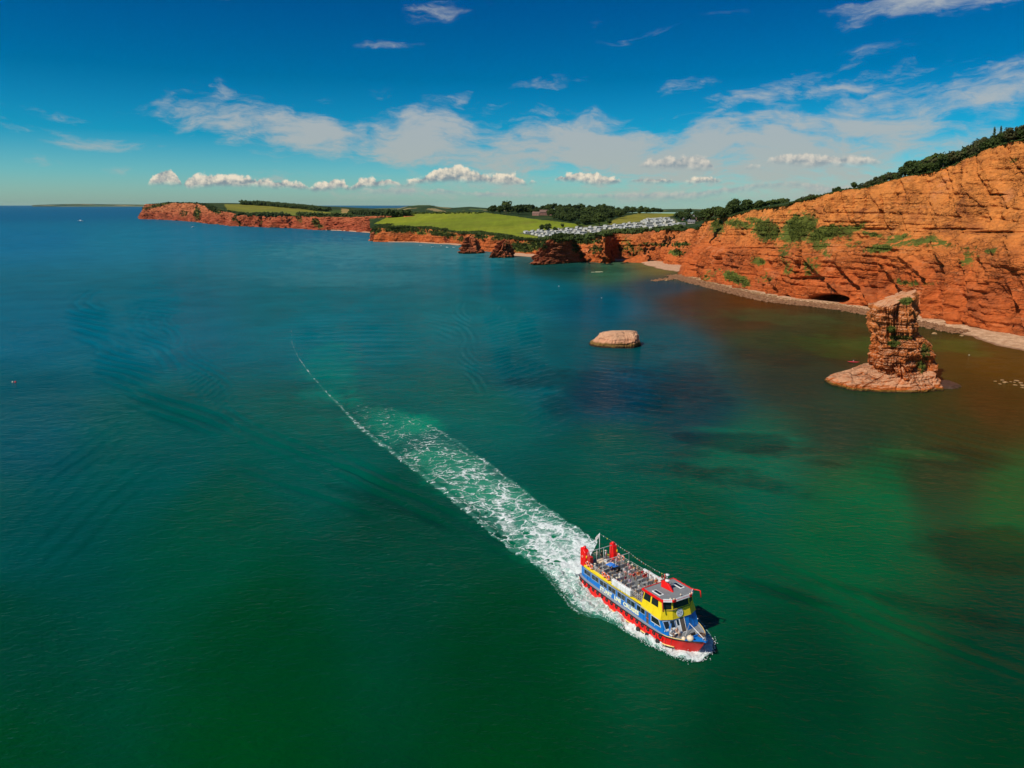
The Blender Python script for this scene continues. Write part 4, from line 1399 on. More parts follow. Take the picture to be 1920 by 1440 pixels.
# ------------------------------------------------------------------ sea stacks (radial sections)
def stack_mesh(name, sections, Y0, mat, nseg=220, nz=120, seed=0, amp=1.0, veg=(), skew=0.0, shear=0.0, lobes=0.10, parent=None, notch=()):
    """sections: (z, px left, px right, depth half, y shift)"""
    z = np.array([s[0] for s in sections], float)
    xl = np.array([P3(s[1], 600, Y0)[0] * 1.0 for s in sections])
    xr = np.array([P3(s[2], 600, Y0)[0] * 1.0 for s in sections])
    # sight lines through py need the true forward depth at that height
    for i, s in enumerate(sections):
        f = Y0 * CP - (s[0] - CAM_H) * SP
        xl[i] = (s[1] - 960) / FPX * f
        xr[i] = (s[2] - 960) / FPX * f
    ry = np.array([s[3] for s in sections], float)
    ys = np.array([s[4] for s in sections], float)
    zz = np.concatenate([np.linspace(z[0], z[-1], nz), np.full(14, z[-1])])
    shrink = np.concatenate([np.ones(nz), np.linspace(0.93, 0.0, 14)])
    cx = np.interp(zz, z, (xl + xr) / 2)
    rx = np.interp(zz, z, (xr - xl) / 2)
    rY = np.interp(zz, z, ry)
    yc = Y0 + np.interp(zz, z, ys)
    th = np.linspace(0, 2 * math.pi, nseg, endpoint=False)
    TH, ZZ = np.meshgrid(th, zz)
    c, s_ = np.cos(TH), np.sin(TH)
    p = 0.72
    ux = np.sign(c) * np.abs(c) ** p
    uy = np.sign(s_) * np.abs(s_) ** p
    Rm_ = (rx + rY)[:, None] / 2
    arc = TH * Rm_
    Zs = ZZ + 0.06 * (cx[:, None] + rx[:, None] * ux)
    lay = vnoise(Zs / 1.3, arc / 16, 0.0, seed + 1)
    lay2 = vnoise(Zs / 0.45, arc / 14, 0.0, seed + 2)
    rel = 0.42 * sstep(lay, -0.2, 0.2) + 0.24 * sstep(lay2, -.15, .15) - 0.4
    rel += 2.2 * fbm(c * 1.9 + 5, s_ * 1.9 + 5, ZZ / 14.0, 3, seed + 3)
    rel += 1.3 * fbm(c * 5 + 5, s_ * 5 + 5, ZZ / 4.0, 4, seed + 4)
    j = 1 - np.abs(vnoise(TH * 5.0 + 0.02 * ZZ, ZZ / 12, 0.0, seed + 5))
    rel += -1.7 * np.maximum(j - 0.8, 0) / 0.2
    j2 = 1 - np.abs(vnoise(TH * 11.0 + 0.05 * ZZ, ZZ / 7, 0.0, seed + 15))
    rel += -0.8 * np.maximum(j2 - 0.8, 0) / 0.2
    rel += 0.75 * np.round(vnoise(arc / 2.6, Zs / 1.7, 0.0, seed + 7) * 2) / 2
    for (t0, z0, tw, zw, dep) in notch:
        rel -= dep * np.exp(-((TH - t0) / tw) ** 2 - ((ZZ - z0) / zw) ** 2)
    sh = shrink[:, None]
    k = (1 + amp * rel / np.maximum(Rm_, 1.0))
    X = cx[:, None] + rx[:, None] * ux * k * sh
    Yv = yc[:, None] + rY[:, None] * uy * k * sh
    Zt = ZZ + (1 - sh) * (0.9 * fbm(X / 3, Yv / 3, 0.0, 3, seed + 8) + 0.8) * amp + skew * (X - cx[:, None]) * sstep(ZZ, z[-2] - 0.01, z[-1])
    Yv = Yv + shear * (X - cx[:, None])
    V = np.stack([X, Yv, Zt], -1)
    px, py = proj(V)
    va = np.zeros_like(X)
    for (vx, vy, vrx, vry, st) in veg:
        va = np.maximum(va, st * np.exp(-(((px - vx) / vrx) ** 2 + ((py - vy) / vry) ** 2) ** 1.5))
    V2 = V.reshape(-1, 3)
    F = grid_faces(len(zz), nseg, True)
    o = mesh_np(name, V2, F, [mat], False, {'veg': va.ravel()}, parent=parent)
    return o, V, va


def tuft_part(name, V, va, thr, n, r0, r1, parent, mat, seed):
    rs = np.random.RandomState(seed)
    idx = np.argwhere(va > thr)
    if not len(idx):
        return
    pick = idx[rs.randint(0, len(idx), n)]
    c = V[pick[:, 0], pick[:, 1]] + rs.normal(size=(n, 3)) * r0 * .6 + [0, 0, r0]
    Vv, F = clump_cloud(c, rs.uniform(r0, r1, n), rs, tri=True)
    o = mesh_np(name, Vv, F, [mat], False, parent=parent)
    o['kind'] = 'stuff'
    return o


M_WET = simple("wet_dark_rock", (0.07, 0.035, 0.018), 0.5, 0.3, 1.0)
# main stack (the tall one near the high cliff)
Y_MAIN = 241.0
r_ = empty("sea_stack", (0, 0, 0))
col_, Vc, vac = stack_mesh("column", [
    (-2, 1634, 1756, 10, 0), (3, 1634, 1755, 10, 0), (6, 1630, 1752, 9.5, 0), (8, 1627, 1749, 9, 0), (11, 1628, 1746, 9, 0), (13.5, 1631, 1739, 8.5, 0), (16, 1631, 1725, 8, 0), (17, 1630, 1720, 7.8, 0),
    (20, 1632, 1719, 7.5, 0), (24, 1632, 1718, 7.5, 0), (27, 1634, 1719, 7, 0), (29, 1640, 1718, 6, 0)],
    Y_MAIN, M_STACK, 320, 230, 61, 0.9, veg=[(1700, 565, 14, 9, 1.0), (1676, 645, 12, 8, 1.1), (1672, 617, 10, 8, 1.0), (1690, 633, 26, 6, .8), (1735, 660, 12, 24, .75), (1728, 690, 10, 20, .8)], skew=0.30, shear=0.35,
    notch=[(4.55, 24, .20, 5, 2.4), (4.45, 16, .3, 3, 1.6), (4.0, 21, .12, 4, 1.4), (3.6, 17, .15, 2, 1.2)])
col_.parent = r_
tuft_part("foliage", Vc, vac, 0.5, 900, 0.16, 0.42, r_, M_SCRUB, 3)
slab_, Vs_, vs_ = stack_mesh("rock_slab", [
    (-2, 1548, 1748, 11.5, -3.5), (0.0, 1550, 1746, 11, -3.5), (1.3, 1552, 1744, 10.5, -3.5), (2.0, 1560, 1743, 10, -3.5), (3.0, 1580, 1742, 9, -3), (4.2, 1604, 1742, 8.5, -2), (5.2, 1622, 1742, 7.5, 0)],
    Y_MAIN, M_STACK, 260, 60, 67, 0.55)
slab_.parent = r_
ledge_, _, _ = stack_mesh("wave_cut_ledge", [(-2, 1650, 1786, 8, -3), (0.1, 1654, 1783, 7, -3), (0.6, 1660, 1778, 6, -3)], Y_MAIN, M_WET, 160, 20, 71, 0.4)
ledge_.parent = r_
tag(r_, "tall banded red rock pillar on a pale slab below the high cliff", "sea stack")

r_ = empty("rock_islet", (0, 0, 0))
o_, Vi, vi = stack_mesh("rock", [(-2, 1102, 1203, 9, 0), (0, 1106, 1199, 8, 0), (1.2, 1110, 1198, 7.6, 0), (2.4, 1117, 1197, 7.0, 0), (3.6, 1123, 1196, 6.2, 0), (4.9, 1129, 1194, 4.6, .8), (5.6, 1135, 1191, 3.6, 1.2)], 309, M_ISLET, 260, 80, 81, 0.42, skew=0.02)
o_.parent = r_
tag(r_, "low flat-topped pale pink rock alone in the blue water with an algae skirt", "rock islet")


def far_stack(sections, Y0, seed, label, veg=(), tn=0, amp=1.0, nseg=200, nz=100, tr=(0.6, 1.5), mat=None, shear=0.0):
    r = empty("sea_stack", (0, 0, 0))
    o, V, va = stack_mesh("rock", sections, Y0, mat or M_STACK_FAR, nseg, nz, seed, amp, veg=veg, shear=shear)
    o.parent = r
    if tn:
        tuft_part("foliage", V, va, 0.45, tn, tr[0], tr[1], r, M_HEDGE, seed)
    tag(r, label, "sea stack")
    return r


far_stack([(-2, 989, 1106, 15, 8), (0, 992, 1104, 14, 8), (4, 994, 1101, 13, 8), (7.5, 997, 1097, 12, 8), (13, 1007, 1091, 10.5, 8), (20, 1019, 1082, 9, 8), (25, 1030, 1076, 8, 8), (27.5, 1036, 1070, 6, 8)], 757, 91,
          "big wedge-shaped dark stack with bushes on its top beside the beach cove", veg=[(1052, 443, 24, 12, 1.3), (1080, 462, 10, 16, .8), (1020, 463, 8, 10, .6), (1090, 478, 6, 8, .6)], tn=1500, amp=1.8, tr=(0.8, 2.0), shear=0.75)
# bushes crowning the wedge stack
rsb = np.random.RandomState(4)
for i in range(16):
    q = rsb.uniform(1033, 1074)
    f = 765 * CP - (27 - CAM_H) * SP
    plant('shrub', ((q - 960) / FPX * f, 765 + rsb.uniform(-5, 5), 26.0 - abs(q - 1054) * 0.05), rsb.uniform(1.1, 1.7), rsb.uniform(0, 6), 'clifftop_bush', 'dense dark bush on the top of the big wedge-shaped sea stack', 'bush', 'bushes crowning the wedge-shaped stack', i, parts=False)
far_stack([(-2, 858, 908, 12, 6), (0, 861, 906, 11, 6), (3, 861, 906, 10.5, 6), (4.5, 865, 902, 9.5, 6), (7, 864, 900, 9, 6), (12, 867, 897, 8.5, 6), (17, 869, 893, 8, 6), (20, 873, 888, 6, 6)], 915, 95,
          "blocky red stack, leftmost of the row in front of the green headland", veg=[(880, 438, 14, 4, .9)], tn=150, amp=1.9, tr=(.6, 1.3), shear=0.35)
far_stack([(-2, 916, 965, 12, 6), (0, 919, 963, 11, 6), (3, 921, 962, 10.5, 6), (8, 924, 960, 9, 6), (13, 931, 957, 8, 6), (17, 936, 955, 7, 6), (19.5, 941, 952, 4, 6)], 842, 97,
          "conical red stack in the middle of the row in front of the green headland", veg=[(950, 455, 6, 6, .5)], amp=1.9, shear=0.4)
far_stack([(-2, 690, 724, 9, 14), (0, 692, 722, 9, 14), (6, 692, 722, 8, 14), (12, 694, 720, 7, 14), (16, 699, 716, 5, 14)], 1225, 99,
          "low red rock buttress at the left tip of the green headland", veg=[(705, 430, 16, 6, 1.0)], tn=200, amp=1.6, tr=(1, 2.2))
far_stack([(-2, 826, 852, 7, 6), (0, 828, 850, 7, 6), (6, 829, 849, 6, 6), (10, 832, 848, 5, 6), (12, 836, 845, 3, 6)], 1150, 101,
          "small square red rock on the beach left of the blocky stack", amp=1.2, nseg=120, nz=50)

# fallen rock cone with grass at the foot of the main cliff
def talus(name, px, py, rx, rz, seed, grass, label):
    b = G(px, py)
    i = int(np.argmin(np.hypot(MT[:, 0] - b[0], MT[:, 1] - b[1])))
    n = MN[i]
    nr, nc = 60, 90
    a = np.linspace(-0.1, math.pi + 0.1, nc)
    k = np.linspace(0, 1, nr)
    A, K = np.meshgrid(a, k)
    tx, ty = -n[1], n[0]
    rr = K * rx * (1 + 0.25 * vnoise(A * 3, 0.0, 0.0, seed))
    U, W = np.cos(A) * rr, np.sin(A) * rr * 0.75
    Z = rz * (1 - K) ** 1.15 - 0.4 + 0.9 * fbm(U / 2.5, W / 2.5, 0.0, 4, seed) * (1 - K * .5)
    X = b[0] + tx * U + n[0] * (W - 3)
    Y = b[1] + ty * U + n[1] * (W - 3)
    va = grass * sstep(vnoise(U / 6, W / 6, 0.0, seed + 4) + 0.08 * U / 3, -0.1, 0.3)
    o = mesh_np(name, np.stack([X, Y, Z], -1).reshape(-1, 3), grid_faces(nr, nc), [M_CLIFF], False, {'veg': va.ravel()})
    tag(o, kind='structure')


talus("scree_slope", 1345, 524, 17, 19, 5, 1.0, '')
talus("scree_slope", 1392, 541, 8, 5, 6, 0.3, '')


# ---- beaches: strips between the cliff foot and the sea
def beach(name, base_px, width_f, mat, dz, ds=1.0, nr=14, seed=0):
    base = [G(*p)[:2] for p in base_px]
    s, B = resample(base, ds, 3.0)
    N = normals2(B, 12 / ds)
    w = width_f(s)
    k = np.linspace(-0.5, 1, nr)
    S, K = np.meshgrid(s, k)
    off = K * w[None, :] * (1 + 0.25 * fbm(S / 14, 0.0, 0.0, 3, seed))
    Z = dz * (1 - np.maximum(K, 0)) ** 0.8 * (1 + 0.2 * fbm(S / 7, K * 3, 0.0, 3, seed)) - 0.12 * sstep(K, .85, 1.0) - 0.02
    X = B[:, 0][None] + N[:, 0][None] * off
    Y = B[:, 1][None] + N[:, 1][None] * off
    V = np.stack([X, Y, Z], -1)
    o = mesh_np(name, V.reshape(-1, 3), grid_faces(nr, len(s)), [mat], True)
    tag(o, kind='structure')
    return V, K, s, B, N, w


def shingle_mat(name, c1, c2, sc, wet=True):
    m, t, b = newmat(name)
    pos = t.new('ShaderNodeNewGeometry').outputs['Position']
    v = t.voro(pos, sc)
    n = t.noise(pos, 0.3, 5, 0.65)
    c = t.mix(t.rng(n, .3, .7), c1, c2)
    k = t.rng(v, 0.0, 0.6, 0.7, 1.15, False)
    c = t.mix(1.0, c, t.xyz(k, k, k), 'MULTIPLY')
    z = t.sep(pos)[2]
    c = t.mix(t.rng(z, 0.32, 0.1), c, t.mix(1.0, c, (0.5, 0.42, 0.36), 'MULTIPLY'))
    t.put(b.inputs['Base Color'], c)
    b.inputs['Roughness'].default_value = 0.85
    bp = t.new('ShaderNodeBump')
    bp.inputs['Distance'].default_value = 0.3
    t.put(bp.inputs['Height'], t.m('ADD', v, n))
    t.put(b.inputs['Normal'], bp.outputs[0])
    return m


M_SHINGLE = shingle_mat("shingle", (0.36, 0.19, 0.09), (0.60, 0.38, 0.22), 1.6)
M_SAND = shingle_mat("pink_sand", (0.44, 0.24, 0.13), (0.54, 0.32, 0.19), 2.0)
# picture points of the water's edge give the width of the shingle
WEDGE = np.array([G(*p)[:2] for p in [(1268, 524), (1300, 538), (1340, 546), (1400, 560), (1450, 570), (1500, 577), (1550, 583), (1600, 590), (1640, 598), (1690, 606), (1720, 613), (1760, 624), (1800, 635), (1850, 645),
                                      (1920, 659), (2040, 690), (2200, 742), (2400, 825), (2700, 960)]])
_, WE = resample(WEDGE, 1.0, 4.0)


def shingle_width(s):
    s_, B_ = resample([G(*p)[:2] for p in MAIN_BASE[2:]], 1.0, 3.0)
    d = np.sqrt(((B_[:, None, :] - WE[None]) ** 2).sum(-1)).min(1)
    return np.interp(s, s_, np.clip(d * .85, 3, 16))


beach("shingle_beach", MAIN_BASE[2:], shingle_width, M_SHINGLE, 1.3, seed=2)
COVE_BEACH = [(1150, 489), (1160, 489.5), (1172, 490), (1200, 490), (1235, 495), (1265, 501), (1290, 505), (1310, 508)]
beach("cove_beach", COVE_BEACH, lambda s: np.interp(s, [0, 14, 40, 90, 130], [1, 5, 11, 20, 26]), M_SAND, 2.2, seed=5)
beach("headland_beach", [(728, 454), (777, 454.2), (819, 456.7), (850, 457.7), (866, 460)], lambda s: np.interp(s, [0, 60, 100, 150], [2, 3, 8, 9]), M_SAND, 1.0, 2.0, seed=7)
beach("headland_beach", [(940, 474), (965, 477.5), (1000, 480), (1030, 482)], lambda s: 15 + 0 * s, M_SAND, 2.0, 2.0, seed=9)
beach("far_beach", [(600, 431), (640, 432.5), (690, 436), (720, 437)], lambda s: np.interp(s, [0, 150, 300, 900], [2, 3, 8, 12]), M_SAND, 1.5, 4.0, seed=11)

# talus of fallen red rock at the back of the cove
def cone(name, px, py, rx, ry_, rz, seed):
    b = G(px, py)
    a = np.linspace(0, 2 * math.pi, 70, endpoint=False)
    k = np.linspace(0, 1, 30)
    A, K = np.meshgrid(a, k)
    U, W = np.cos(A) * K * rx, np.sin(A) * K * ry_
    Z = rz * (1 - K) ** 0.9 + 1.6 * fbm(U / 5, W / 5, 0.0, 4, seed) * (1 - K * .4) - .6
    o = mesh_np(name, np.stack([b[0] + U, b[1] + W, Z], -1).reshape(-1, 3), grid_faces(30, 70, True)[:, ::-1], [M_CLIFF_MID], False, {'veg': np.zeros(30 * 70)})
    tag(o, kind='structure')


cone("rockfall_cone", 1212, 491, 28, 16, 11, 3)
cone("rockfall_cone", 1172, 487, 14, 12, 7, 4)


# ---- boulders: the larger ones singly, the rest as rubble
def boulder_mesh(name, rs, mat, r=1.0):
    bm = bmesh.new()
    bmesh.ops.create_icosphere(bm, subdivisions=2, radius=r)
    for v in bm.verts:
        n = v.co.normalized()
        k = 1 + 0.30 * float(vnoise(n.x * 1.6 + rs, n.y * 1.6, n.z * 1.6, 3)) + 0.12 * float(vnoise(n.x * 4 + rs, n.y * 4, n.z * 4, 4))
        v.co = Vector((n.x * k * 1.25, n.y * k, n.z * k * 0.62)) * r
    me = bpy.data.meshes.new(name)
    bm.to_mesh(me)
    bm.free()
    me.materials.append(mat)
    return me


M_BOULDER = simple("wet_boulder", (0.24, 0.11, 0.045), 0.8, 0.3, 1.5)
M_BOULDER_PALE = simple("pale_boulder", (0.32, 0.18, 0.075), 0.85, 0.3, 1.5)
BOULD = [boulder_mesh("boulder", k * 3.1, M_BOULDER) for k in range(4)]
BOULD_P = [boulder_mesh("boulder", k * 2.7 + 1, M_BOULDER_PALE) for k in range(4)]


def rubble(name, centres, rad, mat, seed):
    rs = np.random.RandomState(seed)
    iv, jf = ico()
    n, k = len(centres), len(iv)
    d = 1 + 0.28 * rs.normal(size=(n, k, 1))
    V = centres[:, None, :] + iv[None] * rad[:, None, None] * np.clip(d, .5, 1.5) * np.array([1.2, 1.0, .6])
    F = (jf[None] + (np.arange(n) * k)[:, None, None]).reshape(-1, 3)
    tag(mesh_np(name, V.reshape(-1, 3), F, [mat], False), kind='stuff')


rs = np.random.RandomState(9)
sB, Bm = resample([G(*p)[:2] for p in MAIN_BASE[2:]], 1.0, 3.0)
Nm = normals2(Bm, 12)


WID = shingle_width(sB)


def along(n, s0, s1, w0, w1):
    i = rs.randint(s0, s1, n)
    f = rs.uniform(w0, w1, n)
    w = f * WID[i]
    return np.stack([Bm[i, 0] + Nm[i, 0] * w + rs.normal(size=n) * .5, Bm[i, 1] + Nm[i, 1] * w + rs.normal(size=n) * .5, 1.25 * np.clip(1 - f, 0.02, 1) ** .8 + 0.15], 1)


rubble("beach_rubble", along(3200, 0, 250, .35, 1.12), rs.uniform(.25, .95, 3200), M_BOULDER, 1)
rubble("beach_rubble", along(1600, 0, 260, 0.02, .8), rs.uniform(.2, .6, 1600), M_BOULDER_PALE, 2)
rubble("beach_rubble", along(500, 260, 300, .5, 1.15), rs.uniform(.3, .8, 500), M_BOULDER, 3)
c0 = G(1283, 519)
c1 = G(1225, 527)
t_ = rs.uniform(0, 1, 420) ** 1.6
rubble("shore_rocks", np.stack([c0[0] + (c1[0] - c0[0]) * t_ + rs.normal(size=420) * 3 * (1 - t_ * .6), c0[1] + (c1[1] - c0[1]) * t_ + rs.normal(size=420) * 4 * (1 - t_ * .6), np.full(420, 0.05)], 1), rs.uniform(.4, 1.2, 420), M_BOULDER, 4)
i_ = 0
for (px, py, r, d, lab) in [
    (1762, 619, 1.7, 0, 'largest dark boulder at the water edge right of the tall stack'), (1790, 622, 1.1, 0, 'second dark boulder along the pale shingle right of the tall stack'),
    (1741, 616, 1.0, 0, 'small dark boulder just left of the largest one at the water edge'), (1752, 626, 1.0, 1, 'pale half-sunk boulder in the shallows right of the tall stack'), (1803, 630, .8, 1, 'small pale boulder in the shallows furthest right by the shingle'),
    (1297, 521, 1.6, 0, 'dark boulder at the foot of the cliff corner by the cove'), (1268, 523, 1.5, 0, 'dark boulder on the rocky spit left of the cliff corner'), (1250, 526, 1.3, 1, 'outermost pale boulder at the tip of the rocky spit'),
    (1388, 552, 1.4, 1, 'long pale flat boulder at the edge of the boulder shore'), (1410, 558, 1.2, 0, 'dark flat boulder lapped by water below the grassy scree')]:
    g = G(px, py)
    o = bpy.data.objects.new("boulder", (BOULD_P if d else BOULD)[i_ % 4])
    COL.objects.link(o)
    o.location = (g[0], g[1], 0.1)
    o.scale = (r, r, r)
    o.rotation_euler = (0, 0, i_ * 1.3)
    tag(o, lab, "boulder")
    i_ += 1
# rocks breaking the surface at the right edge
for k, (px, py, r, lab) in enumerate([
    (1866, 715, .55, 'leftmost faint rock of the half-sunk row at the right edge'), (1879, 713, .7, 'far rock at the back of the half-sunk row at the right edge'), (1875, 720, .6, 'flat rock low in front of the half-sunk row at the right edge'),
    (1885, 717, .85, 'biggest yellowish rock of the half-sunk row at the right edge'), (1895, 716, .5, 'small rock in the middle of the half-sunk row at the right edge'), (1902, 717, .5, 'small pinkish rock right of the middle of the half-sunk row'),
    (1906, 714, .8, 'pinkish rock standing highest at the back of the half-sunk row'), (1903, 722, .7, 'yellow rock low in front of the half-sunk row near the photo edge'), (1914, 718, .8, 'long pinkish rock at the right end of the half-sunk row'),
    (1918, 723, .9, 'pale rock cut by the right edge of the photo'), (1917, 727, .6, 'orange flat rock lowest at the right edge of the photo')]):
    g = G(px, py)
    o = bpy.data.objects.new("rock", BOULD_P[k % 4])
    COL.objects.link(o)
    o.location = (g[0], g[1], 0.05)
    o.scale = (r * .8, r * .8, r * .5)
    o.rotation_euler = (0, 0, k * 0.9)
    tag(o, lab, "rock", "row of half-sunk rocks at the right edge")
# ------------------------------------------------------------------ caravan park and houses
M_CARAVAN = simple("caravan_white", (0.66, 0.64, 0.58), 0.5)
M_CROOF = simple("caravan_roof", (0.46, 0.45, 0.42), 0.7)
M_CWIN = simple("dark_window", (0.03, 0.035, 0.04), 0.15)
M_CSKIRT = simple("caravan_skirt", (0.10, 0.10, 0.08), 0.8)


def caravan_mesh(L, W, H, mat_wall, var):
    V, F, M = [], [], []

    def box(x0, x1, y0, y1, z0, z1, mi):
        n = len(V)
        for z in (z0, z1):
            V.extend([(x0, y0, z), (x1, y0, z), (x1, y1, z), (x0, y1, z)])
        F.extend([(n, n + 3, n + 2, n + 1), (n + 4, n + 5, n + 6, n + 7), (n, n + 1, n + 5, n + 4), (n + 1, n + 2, n + 6, n + 5), (n + 2, n + 3, n + 7, n + 6), (n + 3, n, n + 4, n + 7)])
        M.extend([mi] * 6)
    box(-L / 2 + .1, L / 2 - .1, -W / 2 + .1, W / 2 - .1, -1.5, 0.5, 3)
    box(-L / 2, L / 2, -W / 2, W / 2, 0.5, H, 0)
    # pitched roof
    n = len(V)
    e = .15
    V.extend([(-L / 2 - e, -W / 2 - e, H + .01), (L / 2 + e, -W / 2 - e, H + .01), (L / 2 + e, W / 2 + e, H + .01), (-L / 2 - e, W / 2 + e, H + .01), (-L / 2 - e, 0, H + .55), (L / 2 + e, 0, H + .55)])
    F.extend([(n, n + 1, n + 5, n + 4), (n + 2, n + 3, n + 4, n + 5), (n, n + 4, n + 3, n + 3), (n + 1, n + 2, n + 5, n + 5)])
    M.extend([1, 1, 0, 0])
    xs = [-.36, -.12, .14, .38] if var else [-.38, -.2, .05, .3]
    for sgn in (-1, 1):
        for k, q in enumerate(xs):
            w = .55 if k % 2 else .9
            box(q * L - w, q * L + w, sgn * (W / 2 + .01) - .02, sgn * (W / 2 + .01) + .02, 1.4, 2.4, 2)
    box(L / 2, L / 2 + .03, -W / 2 + .4, W / 2 - .4, 1.1, 2.4, 2)
    me = bpy.data.meshes.new("static_caravan")
    me.from_pydata(V, [], [tuple(dict.fromkeys(f)) for f in F])
    for m in (mat_wall, M_CROOF, M_CWIN, M_CSKIRT):
        me.materials.append(m)
    me.polygons.foreach_set('material_index', M)
    me.update()
    return me


CM = [caravan_mesh(10.5, 3.7, 2.7, M_CARAVAN, 0), caravan_mesh(9.5, 3.7, 2.7, simple("caravan_cream", (0.70, 0.64, 0.52), 0.5), 1), caravan_mesh(11.5, 4.0, 2.7, M_CARAVAN, 1)]
PARK = [(970, 437), (1000, 433), (1067, 428.5), (1110, 426), (1150, 422.5), (1190, 418.5), (1215, 412), (1250, 409.5), (1283, 422), (1255, 429), (1228, 429), (1190, 433), (1135, 432), (1120, 440), (1085, 444), (1068, 444), (1026, 446)]
GAPS = [((1195, 417), 9, 2.6), ((1124, 424), 9, 3), ((1143, 434), 14, 2.0), ((1100, 438), 6, 2), ((1215, 424), 10, 1.6)]
rs = np.random.RandomState(31)
cands = []
for i in range(-40, 120):
    for j in range(-60, 80):
        # rows slanting across the slope
        a = R(12)
        u, w = i * 14.6, j * 21.0
        x = 60 + u * math.cos(a) - w * math.sin(a)
        y = 900 + u * math.sin(a) + w * math.cos(a)
        if y < 650 or y > 1500:
            continue
        x += rs.uniform(-1, 1)
        y += rs.uniform(-2.2, 2.2)
        cands.append((x, y, i, j))
cx = np.array([c[0] for c in cands])
cy = np.array([c[1] for c in cands])
cz = LAND(cx, cy)
ppx, ppy = proj(np.stack([cx, cy, cz], -1))
ok = in_poly(ppx, ppy, PARK)
for (gc, gx, gy) in GAPS:
    ok &= ((ppx - gc[0]) / gx) ** 2 + ((ppy - gc[1]) / gy) ** 2 > 1
ii = np.where(ok)[0]
if len(ii) > 300:
    ii = rs.choice(ii, 300, replace=False)
N_CARAVANS = len(ii)
for k in ii:
    o = bpy.data.objects.new("static_caravan", CM[rs.randint(3)])
    COL.objects.link(o)
    o.location = (cx[k], cy[k], cz[k] + .2)
    o.rotation_euler = (0, 0, R(12 + (62 if (cands[k][3] % 5) else 8)) + rs.uniform(-.06, .06))
    tag(o, "white static caravan among the rows of the caravan park on the hillside", "caravan", "static caravans in rows on the hillside park")
print("caravans", N_CARAVANS)


def house(px, py, L, W, H, rz, wall, roof, label, ylo=900, yhi=2500):
    g = ground_at(px, py, ylo=ylo, yhi=yhi)
    r = empty("house", (g[0], g[1], g[2] - .5), rz)

    def part(name, V, F, m, par=r):
        me = bpy.data.meshes.new(name)
        me.from_pydata(V, [], F)
        me.materials.append(m)
        o = bpy.data.objects.new(name, me)
        COL.objects.link(o)
        o.parent = par
        return o
    a, b = L / 2, W / 2
    pk = H + W * .42
    part("wall", [(-a, -b, -2), (a, -b, -2), (a, b, -2), (-a, b, -2), (-a, -b, H), (a, -b, H), (a, b, H), (-a, b, H), (-a, 0, pk), (a, 0, pk)],
         [(0, 1, 5, 4), (1, 2, 6, 9, 5), (2, 3, 7, 6), (3, 0, 4, 8, 7)], wall)
    e = .4
    rf = part("roof", [(-a - e, -b - e, H - .2), (a + e, -b - e, H - .2), (a + e, 0, pk + .1), (-a - e, 0, pk + .1), (a + e, b + e, H - .2), (-a - e, b + e, H - .2),
                       (-a - e, -b - e, H), (a + e, -b - e, H), (a + e, 0, pk + .35), (-a - e, 0, pk + .35), (a + e, b + e, H), (-a - e, b + e, H)],
              [(0, 3, 2, 1), (3, 5, 4, 2), (6, 7, 8, 9), (9, 8, 10, 11), (0, 1, 7, 6), (4, 5, 11, 10), (0, 6, 9, 3), (3, 9, 11, 5), (1, 2, 8, 7), (2, 4, 10, 8)], roof)
    c = [(x, y, z) for z in (pk - 1, pk + 1.3) for x, y in ((-a * .6 - .5, -.5), (-a * .6 + .5, -.5), (-a * .6 + .5, .5), (-a * .6 - .5, .5))]
    part("chimney", c, [(0, 1, 5, 4), (1, 2, 6, 5), (2, 3, 7, 6), (3, 0, 4, 7), (4, 5, 6, 7)], wall, rf)
    n = max(2, int(L / 3))
    for k in range(n):
        x = -a + (k + .5) * L / n
        for z in ([1.0, 3.6] if H > 4.5 else [1.1]):
            part("window", [(x - .55, -b - .06, z), (x + .55, -b - .06, z), (x + .55, -b - .06, z + 1.2), (x - .55, -b - .06, z + 1.2), (x - .55, -b + .02, z), (x + .55, -b + .02, z), (x + .55, -b + .02, z + 1.2), (x - .55, -b + .02, z + 1.2)],
                 [(0, 1, 2, 3), (1, 5, 6, 2), (4, 0, 3, 7), (3, 2, 6, 7), (0, 4, 5, 1)], M_CWIN)
    tag(r, label, "house")
    return r


M_BRICK = simple("pink_brick", (0.42, 0.20, 0.14), 0.85)
M_RENDER = simple("pale_render", (0.55, 0.46, 0.38), 0.85)
M_TILE = simple("brown_roof_tiles", (0.20, 0.11, 0.08), 0.85)
M_SLATE = simple("grey_slates", (0.16, 0.15, 0.15), 0.8)
house(1023, 403.5, 24, 10, 6.5, .1, M_BRICK, M_TILE, "large pinkish country house in front of the hilltop wood")
house(1005, 404, 14, 8, 4.2, -.2, M_BRICK, M_TILE, "long low pinkish outbuilding left of the large country house")
hs = np.random.RandomState(5)
spots = [(1283, 412.5, 'leftmost bungalow under the skyline tree, above the caravan park'), (1293, 414, 'bungalow second from the left above the right end of the caravans'), (1300, 409, 'bungalow highest up the slope under the skyline hedge'),
         (1305, 414.5, 'bungalow in the middle of the little group above the caravans'), (1313, 411, 'pale bungalow right of the middle of the group on the wooded slope'), (1290, 408.5, 'bungalow behind the round skyline tree'),
         (1322, 408, 'pale bungalow near the right end of the group, close to the cliff top'), (1332, 405.5, 'rightmost bungalow on the wooded slope by the cliff top'), (1296, 419, 'lowest bungalow beside the edge of the caravan park')]
for k, (px, py, lab) in enumerate(spots):
    house(px, py, 8 + hs.uniform(0, 3), 6.0, 2.4, hs.uniform(-.5, .5), M_RENDER if k % 3 else M_BRICK, M_TILE if k % 2 else M_SLATE, lab)
